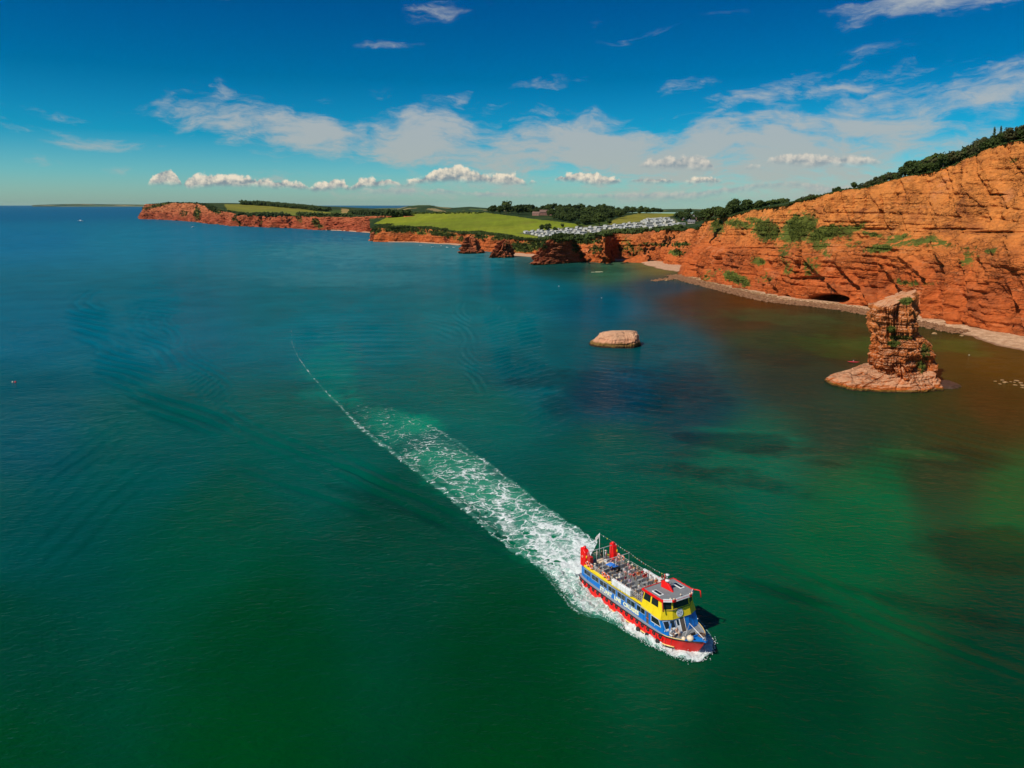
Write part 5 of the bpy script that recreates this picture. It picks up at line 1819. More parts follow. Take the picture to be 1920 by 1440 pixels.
# ------------------------------------------------------------------ foam of the wake and the bow wave
def foam_mat(name, scale, stretch, lace=1.0):
    m, t, b = newmat(name)
    t.n.remove(b)
    out = [n for n in t.n if n.type == 'OUTPUT_MATERIAL'][0]
    uv = t.attr('flow').outputs['Vector']
    den = t.attr('dens').outputs['Fac']
    w = t.noise(uv, 0.22, 4, 0.6, col=True)
    q = t.v('ADD', uv, t.v('SCALE', t.v('SUBTRACT', w, (.5, .5, .5)), 5.0))
    pos = t.new('ShaderNodeNewGeometry').outputs['Position']
    pw = t.noise(pos, 0.16, 4, 0.65, 0.5, col=True)
    mp = t.new('ShaderNodeMapping')
    t.put(mp.inputs[0], t.v('ADD', pos, t.v('SCALE', t.v('SUBTRACT', pw, (.5, .5, .5)), 7.0)))
    mp.inputs['Rotation'].default_value = (0, 0, R(12))
    mp.inputs['Scale'].default_value = (stretch, 1, 1)
    e1 = t.voro(mp.outputs[0], scale, 'DISTANCE_TO_EDGE')
    e2 = t.voro(mp.outputs[0], scale * 2.7, 'DISTANCE_TO_EDGE')
    n1 = t.noise(mp.outputs[0], scale * 1.3, 7, 0.72, 0.6)
    n2 = t.noise(mp.outputs[0], scale * 6.0, 4, 0.7, 0.3)
    n3 = t.noise(q, 0.12, 3, 0.6)
    lace1 = t.rng(e1, 0.10, 0.0)
    lace2 = t.rng(e2, 0.14, 0.0)
    f = t.m('ADD', t.m('MULTIPLY', lace1, 0.42 * lace), t.m('MULTIPLY', lace2, 0.16 * lace))
    f = t.m('ADD', f, t.m('MULTIPLY', t.m('SUBTRACT', n1, 0.5), 1.1))
    f = t.m('ADD', f, t.m('MULTIPLY', t.m('SUBTRACT', n2, 0.5), 0.55))
    f = t.m('ADD', f, t.m('MULTIPLY', t.m('SUBTRACT', n3, 0.5), 0.9))
    f = t.m('ADD', f, den)
    a = t.m('MULTIPLY', t.rng(f, 0.72, 1.30), 0.92)
    a = t.m('MULTIPLY', a, t.rng(den, 0.02, 0.12))
    veil = t.m('MULTIPLY', t.rng(t.m('ADD', t.m('MULTIPLY', n1, .9), den), 0.70, 1.45), 0.5)
    dif = t.new('ShaderNodeBsdfDiffuse')
    t.put(dif.inputs[0], t.mix(n2, (0.72, 0.80, 0.76), (0.86, 0.87, 0.84)))
    teal = t.new('ShaderNodeBsdfDiffuse')
    teal.inputs[0].default_value = (0.10, 0.42, 0.30, 1)
    tr = t.new('ShaderNodeBsdfTransparent')
    m1 = t.new('ShaderNodeMixShader')
    t.put(m1.inputs[0], veil)
    t.l.new(tr.outputs[0], m1.inputs[1])
    t.l.new(teal.outputs[0], m1.inputs[2])
    m2 = t.new('ShaderNodeMixShader')
    t.put(m2.inputs[0], a)
    t.l.new(m1.outputs[0], m2.inputs[1])
    t.l.new(dif.outputs[0], m2.inputs[2])
    t.l.new(m2.outputs[0], out.inputs[0])
    bp = t.new('ShaderNodeBump')
    bp.inputs['Distance'].default_value = 0.35
    t.put(bp.inputs['Height'], t.m('ADD', n1, t.m('MULTIPLY', n2, .4)))
    t.put(dif.inputs['Normal'], bp.outputs[0])
    return m


def ribbon(name, left, right, ns, nw, dens, z0, zamp, mat, seed):
    """left/right: picture points of the two edges, in matching order"""
    L = np.array([G(*p)[:2] for p in left])
    Rr = np.array([G(*p)[:2] for p in right])
    u = np.linspace(0, 1, ns)

    def rs_(P):
        _, Q = resample(P, 0.5, 2.0)
        k = np.linspace(0, len(Q) - 1, ns)
        return np.stack([np.interp(k, np.arange(len(Q)), Q[:, i]) for i in range(2)], 1)

    def match(P):
        # piecewise with the given correspondence
        k = np.linspace(0, 1, len(P))
        Q = np.stack([np.interp(u, k, P[:, i]) for i in range(2)], 1)
        w = np.hanning(9)
        w /= w.sum()
        Z = np.concatenate([np.repeat(Q[:1], 4, 0), Q, np.repeat(Q[-1:], 4, 0)])
        return np.stack([np.convolve(Z[:, i], w, 'valid') for i in range(2)], 1)
    Lm, Rm2 = match(L), match(Rr)
    k = np.linspace(0, 1, nw)
    P = Lm[None] * (1 - k[:, None, None]) + Rm2[None] * k[:, None, None]
    U, K = np.meshgrid(u, k)
    X, Y = P[..., 0], P[..., 1]
    D = dens(U, K)
    Z = z0 + zamp * (0.5 + fbm(X / 1.3, Y / 1.3, 0.0, 4, seed)) * sstep(D, 0.1, 0.9)
    Z = np.maximum(Z, z0)
    mid = (Lm + Rm2) / 2
    s = np.concatenate([[0], np.cumsum(np.linalg.norm(np.diff(mid, axis=0), axis=1))])
    wd = np.linalg.norm(Lm - Rm2, axis=1)
    flow = np.stack([np.broadcast_to(s[None], X.shape), (K - .5) * wd[None], np.zeros_like(X)], -1)
    o = mesh_np(name, np.stack([X, Y, Z], -1).reshape(-1, 3), grid_faces(nw, ns), [mat], True, {'dens': D.ravel(), 'flow': flow.reshape(-1, 3)})
    tag(o, kind='stuff')
    return o


M_WAKE = foam_mat("wake_foam", 0.40, 0.62)
M_BOW = foam_mat("bow_foam", 0.85, 0.6, 0.8)

WL = [(1082, 1098), (1040, 1084), (1000, 1062), (960, 1040), (920, 1006), (880, 972), (840, 938), (800, 905), (760, 876), (720, 845), (690, 822), (660, 795), (635, 765), (612, 740), (590, 715), (570, 690), (556, 668), (546, 645), (543, 600), (545, 560), (548, 535)]
WR = [(1122, 1016), (1085, 990), (1045, 962), (1005, 935), (968, 905), (930, 876), (895, 850), (862, 828), (830, 808), (798, 790), (768, 772), (735, 758), (700, 748), (668, 738), (632, 716), (606, 692), (588, 670), (576, 646), (572, 600), (572, 560), (574, 535)]


def wake_d(U, K):
    K = K + 0.030 * fbm(U * 70, K * 4, 0.0, 3, 3) + 0.016 * fbm(U * 230, K * 9, 0.0, 3, 4)
    core = 0.5 * np.exp(-((K - .52) / .42) ** 4)
    d = np.interp(U, [0, .05, .14, .25, .36, .46, .56, .66, .76, 1], [1.15, .98, .80, .66, .54, .42, .30, .14, 0, -.1])
    d = d * (0.35 + 0.65 * np.exp(-((K - .5) / .43) ** 6))
    # left rim keeps its line of foam, the right rim a weaker one
    lw = np.interp(U, [0, .5, .8, 1], [.10, .07, .05, .03])
    rim = np.exp(-((K - .06) / lw) ** 2) * np.interp(U, [0, .2, .6, .85, .93, 1], [.8, .68, .55, .44, .26, .16])
    rim2 = np.exp(-((K - .94) / .07) ** 2) * np.interp(U, [0, .2, .4, .5, .6, 1], [.78, .6, .5, .2, 0, 0])
    d = np.maximum(np.maximum(d, rim), rim2)
    return d * sstep(K, 0.0, 0.03) * sstep(-K, -1.0, -0.97) + 0 * core


ribbon("wake_foam", WL, WR, 900, 120, wake_d, 0.13, 0.22, M_WAKE, 5)

# foam along the near side of the hull, from the stem back to the stern
BL = [(1338, 1205), (1336, 1228), (1312, 1245), (1286, 1243), (1255, 1232), (1225, 1217), (1198, 1203), (1170, 1188), (1145, 1172), (1122, 1162), (1100, 1160), (1075, 1152), (1055, 1128), (1030, 1094), (1000, 1064)]
BR = [(1318, 1200), (1312, 1212), (1300, 1216), (1285, 1213), (1265, 1206), (1245, 1197), (1225, 1186), (1205, 1174), (1185, 1160), (1165, 1147), (1145, 1133), (1125, 1120), (1105, 1106), (1085, 1090), (1070, 1076)]


def bow_d(U, K):
    base = np.interp(U, [0, .1, .2, .35, .55, .8, 1], [1.1, 1.5, 1.5, 1.3, 1.12, 1.0, .9])
    d = base * (0.30 + 0.70 * sstep(K, 0.0, np.interp(U, [0, .25, .5, 1], [.12, .14, .34, .42])))
    rim = np.exp(-((K - .07) / .06) ** 2) * np.interp(U, [0, .3, .7, 1], [1.1, .9, .62, .5])
    return np.maximum(d, rim) * sstep(K, 0, .03)


ribbon("bow_wave", BL, BR, 420, 60, bow_d, 0.16, 0.75, M_BOW, 8)
# far side of the bow
CL = [(1338, 1205), (1336, 1196), (1330, 1184), (1322, 1172), (1314, 1162), (1306, 1154)]
CR = [(1316, 1206), (1310, 1190), (1300, 1176), (1292, 1166), (1285, 1158), (1280, 1150)]
ribbon("bow_wave", CL, CR, 90, 30, lambda U, K: (1.0 - .75 * U) * (0.35 + .65 * sstep(K, 0, .2)), 0.16, 0.6, M_BOW, 9)


# spray thrown up by the stem: loose droplets and blobs
rs = np.random.RandomState(3)
pts = []
rad = []
for i in range(2200):
    u = rs.uniform(0, .42)
    k = rs.beta(1.2, 2.2)
    j = u * (len(BL) - 1)
    a = int(j)
    f = j - a
    l = G(*(np.array(BL[a]) * (1 - f) + np.array(BL[a + 1]) * f))
    r = G(*(np.array(BR[a]) * (1 - f) + np.array(BR[a + 1]) * f))
    p = l * (1 - k) + r * k
    pts.append((p[0] + rs.normal() * .25, p[1] + rs.normal() * .25, 0.25 + abs(rs.normal()) * 0.35 * (1 - u * 1.6)))
    rad.append(rs.uniform(.015, .055))
M_SPRAY = simple("spray", (0.85, 0.87, 0.85), 0.7)
V_, F_ = clump_cloud(np.array(pts), np.array(rad), rs)
tag(mesh_np("bow_spray", V_, F_, [M_SPRAY], False), kind='stuff')
# ------------------------------------------------------------------ mesh builder in local coordinates
class MB:
    def __init__(s):
        s.V, s.F, s.M = [], [], []

    def add(s, V, F, mi=0):
        n = len(s.V)
        s.V += [tuple(map(float, v)) for v in V]
        s.F += [tuple(n + i for i in f) for f in F]
        s.M += [mi] * len(F)
        return s

    def box(s, x0, x1, y0, y1, z0, z1, mi=0):
        V = [(x, y, z) for z in (z0, z1) for x, y in ((x0, y0), (x1, y0), (x1, y1), (x0, y1))]
        return s.add(V, [(0, 3, 2, 1), (4, 5, 6, 7), (0, 1, 5, 4), (1, 2, 6, 5), (2, 3, 7, 6), (3, 0, 4, 7)], mi)

    def hexa(s, bot, top, mi=0):
        """prism between two matching rings"""
        n = len(bot)
        F = [tuple(reversed(range(n))), tuple(range(n, 2 * n))]
        F += [(i, (i + 1) % n, n + (i + 1) % n, n + i) for i in range(n)]
        return s.add(list(bot) + list(top), F, mi)

    def tube(s, pts, r, seg=8, mi=0, cap=True):
        pts = [np.array(p, float) for p in pts]
        rings = []
        for i, p in enumerate(pts):
            d = pts[min(i + 1, len(pts) - 1)] - pts[max(i - 1, 0)]
            d = d / (np.linalg.norm(d) + 1e-9)
            u = np.cross(d, [0, 0, 1.0] if abs(d[2]) < .95 else [1.0, 0, 0])
            u /= np.linalg.norm(u)
            v = np.cross(d, u)
            rr = r[i] if isinstance(r, (list, tuple)) else r
            rings.append([p + rr * (math.cos(t) * u + math.sin(t) * v) for t in np.linspace(0, 2 * math.pi, seg, endpoint=False)])
        V = [q for ring in rings for q in ring]
        F = []
        for i in range(len(pts) - 1):
            for k in range(seg):
                a, b = i * seg + k, i * seg + (k + 1) % seg
                F.append((a, b, b + seg, a + seg))
        if cap:
            F.append(tuple(range(seg))[::-1])
            F.append(tuple(range((len(pts) - 1) * seg, len(pts) * seg)))
        return s.add(V, F, mi)

    def torus(s, c, R0, r0, nrm=(0, 1, 0), seg=20, sec=8, mi=0, mifun=None):
        nrm = np.array(nrm, float)
        nrm /= np.linalg.norm(nrm)
        u = np.cross(nrm, [0, 0, 1.0] if abs(nrm[2]) < .9 else [1.0, 0, 0])
        u /= np.linalg.norm(u)
        v = np.cross(nrm, u)
        V = []
        for i in range(seg):
            a = 2 * math.pi * i / seg
            d = math.cos(a) * u + math.sin(a) * v
            for k in range(sec):
                b = 2 * math.pi * k / sec
                V.append(np.array(c) + d * (R0 + r0 * math.cos(b)) + nrm * r0 * math.sin(b))
        n = len(s.V)
        for i in range(seg):
            F = []
            for k in range(sec):
                a0, a1 = i * sec + k, i * sec + (k + 1) % sec
                b0, b1 = ((i + 1) % seg) * sec + k, ((i + 1) % seg) * sec + (k + 1) % sec
                F.append((a0, b0, b1, a1))
            s.F += [tuple(n + q for q in f) for f in F]
            s.M += [mifun(i) if mifun else mi] * len(F)
        s.V += [tuple(map(float, v)) for v in V]
        return s

    def ball(s, c, rx, ry=None, rz=None, mi=0, seg=12, ring=8):
        ry = ry or rx
        rz = rz or rx
        V, F = [], []
        for i in range(ring + 1):
            t = math.pi * i / ring
            for k in range(seg):
                a = 2 * math.pi * k / seg
                V.append((c[0] + rx * math.sin(t) * math.cos(a), c[1] + ry * math.sin(t) * math.sin(a), c[2] + rz * math.cos(t)))
        for i in range(ring):
            for k in range(seg):
                a, b = i * seg + k, i * seg + (k + 1) % seg
                F.append((a, a + seg, b + seg, b))
        return s.add(V, F, mi)

    def build(s, name, mats, parent=None, smooth=False, bevel=0.0):
        me = bpy.data.meshes.new(name)
        me.from_pydata(s.V, [], s.F)
        mats = mats if isinstance(mats, (list, tuple)) else [mats]
        for m in mats:
            me.materials.append(m)
        me.polygons.foreach_set('material_index', s.M)
        me.polygons.foreach_set('use_smooth', [smooth] * len(s.F))
        me.update()
        if bevel > 0 or not smooth:
            bm = bmesh.new()
            bm.from_mesh(me)
            bmesh.ops.remove_doubles(bm, verts=bm.verts, dist=1e-5)
            bmesh.ops.recalc_face_normals(bm, faces=bm.faces)
            if bevel > 0:
                ed = [e for e in bm.edges if len(e.link_faces) == 2 and e.calc_face_angle(0) > 0.6]
                bmesh.ops.bevel(bm, geom=ed, offset=bevel, segments=1, affect='EDGES', profile=0.5)
            bm.to_mesh(me)
            bm.free()
        o = bpy.data.objects.new(name, me)
        COL.objects.link(o)
        if parent:
            o.parent = parent
        return o


# ------------------------------------------------------------------ the ferry
# local frame: x forward, y to port, z up; bow a little raised
ha = R(-60)
BX = Vector((math.cos(ha), math.sin(ha), 0.05)).normalized()
BYv = Vector((-math.sin(ha), math.cos(ha), 0.0))
BYv = (BYv - BX * BX.dot(BYv)).normalized()
BZ_ = BX.cross(BYv)
BO = Vector((19.42, 95.99, 0.0))
BMAT = Matrix(((BX.x, BYv.x, BZ_.x, BO.x), (BX.y, BYv.y, BZ_.y, BO.y), (BX.z, BYv.z, BZ_.z, BO.z), (0, 0, 0, 1)))


def paint_mat(name, c, rough=0.32, dirt=0.12):
    m, t, b = newmat(name)
    co = t.new('ShaderNodeTexCoord').outputs['Object']
    x, y, z = t.sep(co)
    st = t.noise(t.xyz(t.m('MULTIPLY', x, 2.2), t.m('MULTIPLY', y, 2.2), t.m('MULTIPLY', z, 0.35)), 1.0, 5, 0.65)
    n = t.noise(co, 1.3, 5, 0.6)
    k = t.m('MULTIPLY', t.rng(st, 0.42, 0.75, 1.0, 1.0 - dirt * 2.2), t.rng(n, 0.3, 0.7, 1 - dirt, 1 + dirt * .5, False))
    t.put(b.inputs['Base Color'], t.mix(1.0, c, t.xyz(k, k, k), 'MULTIPLY'))
    t.put(b.inputs['Roughness'], t.rng(n, 0.3, 0.7, rough * .8, rough * 1.4, False))
    return m


P_RED = paint_mat("red_paint", (0.85, 0.006, 0.004), 0.35, 0.03)
P_RED2 = paint_mat("red_paint_dull", (0.60, 0.03, 0.02), 0.5)
P_BLUE = paint_mat("blue_paint", (0.005, 0.19, 0.62))
P_YEL = paint_mat("yellow_paint", (0.90, 0.66, 0.012), 0.32, 0.06)
P_WHITE = paint_mat("white_paint", (0.80, 0.80, 0.77), 0.4)
P_BLACK = simple("black_rubber", (0.012, 0.012, 0.013), 0.75, .3)
P_GREY = simple("grey_deck", (0.19, 0.20, 0.205), 0.85, .12, 1.2)
P_DECK = simple("upper_deck_floor", (0.16, 0.165, 0.165), 0.85, .15, 1.4)
P_LEDGE = simple("grey_ledge", (0.26, 0.28, 0.31), 0.6)
P_TUBE = simple("galvanised_pipe", (0.46, 0.45, 0.42), 0.45, .1)
P_BENCH = simple("bench_slats", (0.33, 0.335, 0.33), 0.7, .12)
P_GLASS = simple("dark_glass", (0.016, 0.022, 0.022), 0.06, .1, 1.0, 0.0, 0.8)
P_FRAME = paint_mat("pale_blue_frame", (0.30, 0.42, 0.60), 0.4)
P_LETTER = simple("cream_lettering", (0.88, 0.86, 0.55), 0.5)
P_TRIM = simple("cream_rubbing_strip", (0.80, 0.56, 0.20), 0.5)
P_INT = simple("cabin_interior", (0.10, 0.075, 0.055), 0.8)
P_ORANGE = simple("lifebuoy_orange", (0.85, 0.13, 0.03), 0.5)
P_CREAM = simple("fender_cream", (0.75, 0.60, 0.42), 0.6)
P_ROPE = simple("brown_rope", (0.16, 0.09, 0.05), 0.9)
P_TEXT = simple("sign_black", (0.02, 0.02, 0.02), 0.6)
P_STARB = paint_mat("dull_blue_paint", (0.008, 0.13, 0.50), 0.4)

F0 = empty("ferry")
F0.matrix_world = BMAT
tag(F0, "red, blue and yellow passenger ferry with people on its open top deck", "ferry")

ST = [-12.0, -11.4, -10, -8, -4, 0, 4, 6, 8, 9.3, 10.4, 11.5, 12.4, 13.1, 13.6]
HB = [2.7, 3.15, 3.4, 3.5, 3.55, 3.55, 3.52, 3.48, 3.35, 3.1, 2.62, 1.95, 1.15, .55, .08]
HZ = [2.05, 2.05, 2.0, 1.94, 1.84, 1.74, 1.66, 1.62, 1.60, 1.64, 1.72, 1.83, 1.94, 2.03, 2.10]


def hb(x):
    return float(np.interp(x, ST, HB))


def hz(x):
    return float(np.interp(x, ST, HZ))


def wlx(x):
    return x if x < 8 else 8 + (x - 8) * 4.25 / 5.6


def wlb(x):
    return float(np.interp(x, ST, [2.5, 3.05, 3.32, 3.44, 3.5, 3.5, 3.47, 3.42, 3.25, 2.95, 2.42, 1.72, .95, .40, .04]))


# hull shell
hull = MB()
xs = np.concatenate([np.linspace(-12, 8, 41), np.linspace(8.4, 13.6, 26)])
levels = [-1.6, -0.6, 0.0, 0.3, 0.9, 1.5, None]
ringsV = []
for x in xs:
    row = []
    for lv in levels:
        zt_ = hz(x)
        z = zt_ if lv is None else lv
        f = np.clip(z / zt_, -0.6, 1)
        xx = wlx(x) + (x - wlx(x)) * f if x >= 8 else x
        w = wlb(x) + (hb(x) - wlb(x)) * max(f, 0) ** 0.8 if f > 0 else wlb(x) * (1 + .35 * f)
        row.append((xx, w, z))
    ringsV.append(row)
n = len(levels)
V = [(p[0], -p[1], p[2]) for r_ in ringsV for p in r_] + [p for r_ in ringsV for p in r_]
Fh = []
o_ = len(xs) * n
for i in range(len(xs) - 1):
    for k in range(n - 1):
        a = i * n + k
        Fh.append((a, a + n, a + n + 1, a + 1))
        Fh.append((o_ + a, o_ + a + 1, o_ + a + n + 1, o_ + a + n))
for k in range(n - 1):
    Fh.append((k, k + 1, o_ + k + 1, o_ + k))
hull.add(V, Fh)
hull.build("hull", P_RED, F0, True)

# vertical frames on the outside of the bow and aft
for sg in (-1, 1):
    for x in [5.2, 6.0, 6.8, 7.6, 8.4, 9.2, 10.0, 4.2]:
        w0, w1 = wlb(x), hb(x)
        mb = MB()
        xb = wlx(x) + (x - wlx(x)) * .25 if x >= 8 else x
        mb.hexa([(xb - .035, sg * (w0 + (w1 - w0) * .3 - .02), .42), (xb + .035, sg * (w0 + (w1 - w0) * .3 - .02), .42), (xb + .035, sg * (w0 + (w1 - w0) * .3 + .06), .42), (xb - .035, sg * (w0 + (w1 - w0) * .3 + .06), .42)],
                [(x - .035, sg * (w1 - .02), hz(x) - .1), (x + .035, sg * (w1 - .02), hz(x) - .1), (x + .035, sg * (w1 + .06), hz(x) - .1), (x - .035, sg * (w1 + .06), hz(x) - .1)])
        mb.build("hull_rib", P_RED2, F0)

# rubbing strakes
for sg in (-1, 1):
    X1 = np.linspace(-11.6, 13.4, 60)
    MB().tube([(x, sg * (hb(x) + .02), hz(x) + .02) for x in X1], 0.085, 6).build("gunwale_strake", P_BLACK, F0, True)
    X2 = np.linspace(-9.9, 10.6, 44)
    MB().tube([(x if x < 8 else wlx(x) + (x - wlx(x)) * .2, sg * (wlb(x) + (hb(x) - wlb(x)) * .3 + .05), .34) for x in X2], 0.09, 6).build("lower_rubbing_strip", P_TRIM, F0, True)
    MB().tube([(x if x < 8 else wlx(x) + (x - wlx(x)) * .2, sg * (wlb(x) + (hb(x) - wlb(x)) * .2 + .04), .16) for x in X2], 0.10, 6).build("lower_fender_strake", P_BLACK, F0, True)
    mb = MB()
    X3 = np.linspace(-11.8, 13.3, 50)
    V = []
    for x in X3:
        yo = hb(x) + .0
        yi = max(yo - .45, .02)
        V += [(x, sg * yo, hz(x) + .04), (x, sg * yi, hz(x) + .04)]
    Fq = [(2 * i, 2 * i + 2, 2 * i + 3, 2 * i + 1) for i in range(len(X3) - 1)]
    mb.add(V, Fq)
    mb.build("side_ledge", P_LEDGE, F0, True)
    # cream capping rail round the foredeck
    MB().tube([(x, sg * (hb(x) - .03), hz(x) + .14) for x in np.linspace(8.6, 12.2, 16)], 0.055, 6).build("capping_rail", P_TRIM, F0, True)

# foredeck
fx = np.linspace(8.6, 13.3, 16)
V = [(x, sg * (hb(x) - .08), hz(x) - .06) for x in fx for sg in (-1, 1)]
MB().add(V, [(2 * i, 2 * i + 2, 2 * i + 3, 2 * i + 1) for i in range(15)]).build("foredeck", P_GREY, F0)
# blue stem head
mb = MB()
V = []
for x in np.linspace(11.6, 13.75, 9):
    w = max(hb(min(x, 13.6)) + .06, .10)
    V += [(x, -w, hz(min(x, 13.6)) + .02), (x, -w, hz(min(x, 13.6)) + .26), (x, w, hz(min(x, 13.6)) + .26), (x, w, hz(min(x, 13.6)) + .02)]
Fq = []
for i in range(8):
    a = 4 * i
    for k in (0, 2):
        Fq.append((a + k, a + 4 + k, a + 5 + k, a + 1 + k))
Fq += [(32, 33, 34, 35)]
mb.add(V, Fq)
V = []
for x in np.linspace(11.6, 13.7, 8):
    w = max(hb(min(x, 13.6)) - .04, .02)
    V += [(x, -w, hz(min(x, 13.6)) + .0), (x, w, hz(min(x, 13.6)) + .0)]
mb.add(V, [(2 * i, 2 * i + 2, 2 * i + 3, 2 * i + 1) for i in range(7)])
mb.build("bow_head", P_BLUE, F0)
MB().box(11.5, 11.62, -1.35, 1.35, 1.75, 2.1).build("bow_bulkhead", P_BLUE, F0, bevel=.02)
# anchor windlass, bollards, hand rails on the foredeck
MB().box(10.7, 11.3, -.3, .3, 1.65, 1.95).tube([(11.0, -.5, 2.0), (11.0, .5, 2.0)], .16, 10).build("windlass", P_BLACK, F0, bevel=.02)
for y in (-.9, .9):
    MB().tube([(11.2, y, 1.7), (11.2, y, 2.15)], .08, 8).tube([(11.2, y - .16, 2.06), (11.2, y + .16, 2.06)], .045, 6).build("bollard", P_WHITE, F0, True)
MB().tube([(9.5, .9, 2.6), (13.1, .1, 2.35)], .05, 6).build("boat_hook_rail", P_WHITE, F0, True)
MB().tube([(9.6, .8, 2.55), (10.6, -.9, 1.75)], .035, 6).build("foredeck_rail", P_TUBE, F0, True)
for (x, y) in ((12.9, .12), (11.3, .45)):
    MB().tube([(x, y, 1.7), (x, y, 2.45)], .035, 6).build("rail_post", P_TUBE, F0, True)

# ---- blue superstructure
WY = 3.02
ZB = 1.62
ZT = 3.80


def zt_at(x):
    return float(np.interp(x, [-12, 2, 8.5], [3.94, 3.80, 3.62]))


def wy(x):
    return float(np.interp(x, [-11.9, -11.2, -9.5, -6, 8, 9.2, 10.1], [2.35, 2.75, 2.95, WY, WY, 2.98, 2.9]))


xa = list(np.linspace(-11.7, 7.9, 40))
mb = MB()
for sg in (-1, 1):
    V = []
    for x in xa:
        f = max((x - 4.0) / 3.9, 0)
        xt = x + (.55 * f if sg > 0 else 0)
        xb_ = x + (1.30 if sg > 0 else 1.40) * f
        V += [(xb_, sg * wy(xb_), hz(xb_) - .02), (xt, sg * (wy(xt) - .03), zt_at(xt))]
    mb.add(V, [(2 * i, 2 * i + 2, 2 * i + 3, 2 * i + 1) for i in range(len(xa) - 1)])
mb.add([(-11.7, -wy(-11.7), ZB), (-11.7, wy(-11.7), ZB), (-11.7, wy(-11.7), 3.94), (-11.7, -wy(-11.7), 3.94)], [(0, 1, 2, 3)])
# raked front, centre flat with chamfered port quarter
FB = [(9.30, -2.98), (9.42, -1.3), (9.48, 1.2), (9.20, 2.98)]
FTp = [(7.90, -2.95), (8.55, -1.3), (8.85, 1.2), (8.45, 2.95)]
FZ0, FZ1 = 1.60, 3.62
for i in range(3):
    mb.add([(*FB[i], FZ0), (*FB[i + 1], FZ0), (*FTp[i + 1], FZ1), (*FTp[i], FZ1)], [(0, 1, 2, 3)])
mb.build("superstructure", P_BLUE, F0)


def side_panel(x0, x1, z0, z1, sg, proud, mat, name, parent=F0, slant=0.0, th=.04):
    """flat piece lying against the side wall"""
    mb = MB()
    y0, y1 = wy(x0) + proud, wy(x1) + proud
    V = [(x0, sg * (y0 - th), z0), (x1 + slant, sg * (y1 - th), z0), (x1, sg * (y1 - th), z1), (x0, sg * (y0 - th), z1),
         (x0, sg * y0, z0), (x1 + slant, sg * y1, z0), (x1, sg * y1, z1), (x0, sg * y0, z1)]
    mb.add(V, [(0, 1, 2, 3), (4, 7, 6, 5), (0, 4, 5, 1), (1, 5, 6, 2), (2, 6, 7, 3), (3, 7, 4, 0)])
    return mb.build(name, mat, parent)


def frame_bars(x0, x1, z0, z1, sg, parent, mat, w=.07, slant=0.0, proud=.055, name="frame"):
    mb = MB()
    for (a, b, c, d) in ((x0 - w, x1 + w, z1, z1 + w), (x0 - w, x1 + w + slant, z0 - w, z0)):
        mb.box(a, b, *sorted((sg * (wy((a + b) / 2) - .01), sg * (wy((a + b) / 2) + proud))), c, d)
    y = wy(x0)
    mb.box(x0 - w, x0, *sorted((sg * (y - .01), sg * (y + proud - .003))), z0, z1)
    y = wy(x1)
    mb.hexa([(x1 + slant, sg * (y - .01), z0), (x1 + slant + w, sg * (y - .01), z0), (x1 + slant + w, sg * (y + proud - .003), z0), (x1 + slant, sg * (y + proud - .003), z0)],
            [(x1, sg * (y - .01), z1), (x1 + w, sg * (y - .01), z1), (x1 + w, sg * (y + proud - .003), z1), (x1, sg * (y + proud - .003), z1)])
    return mb.build(name, mat, parent)


def wo(x):
    return float(np.interp(x, [-10, 4], [.14, -.04]))


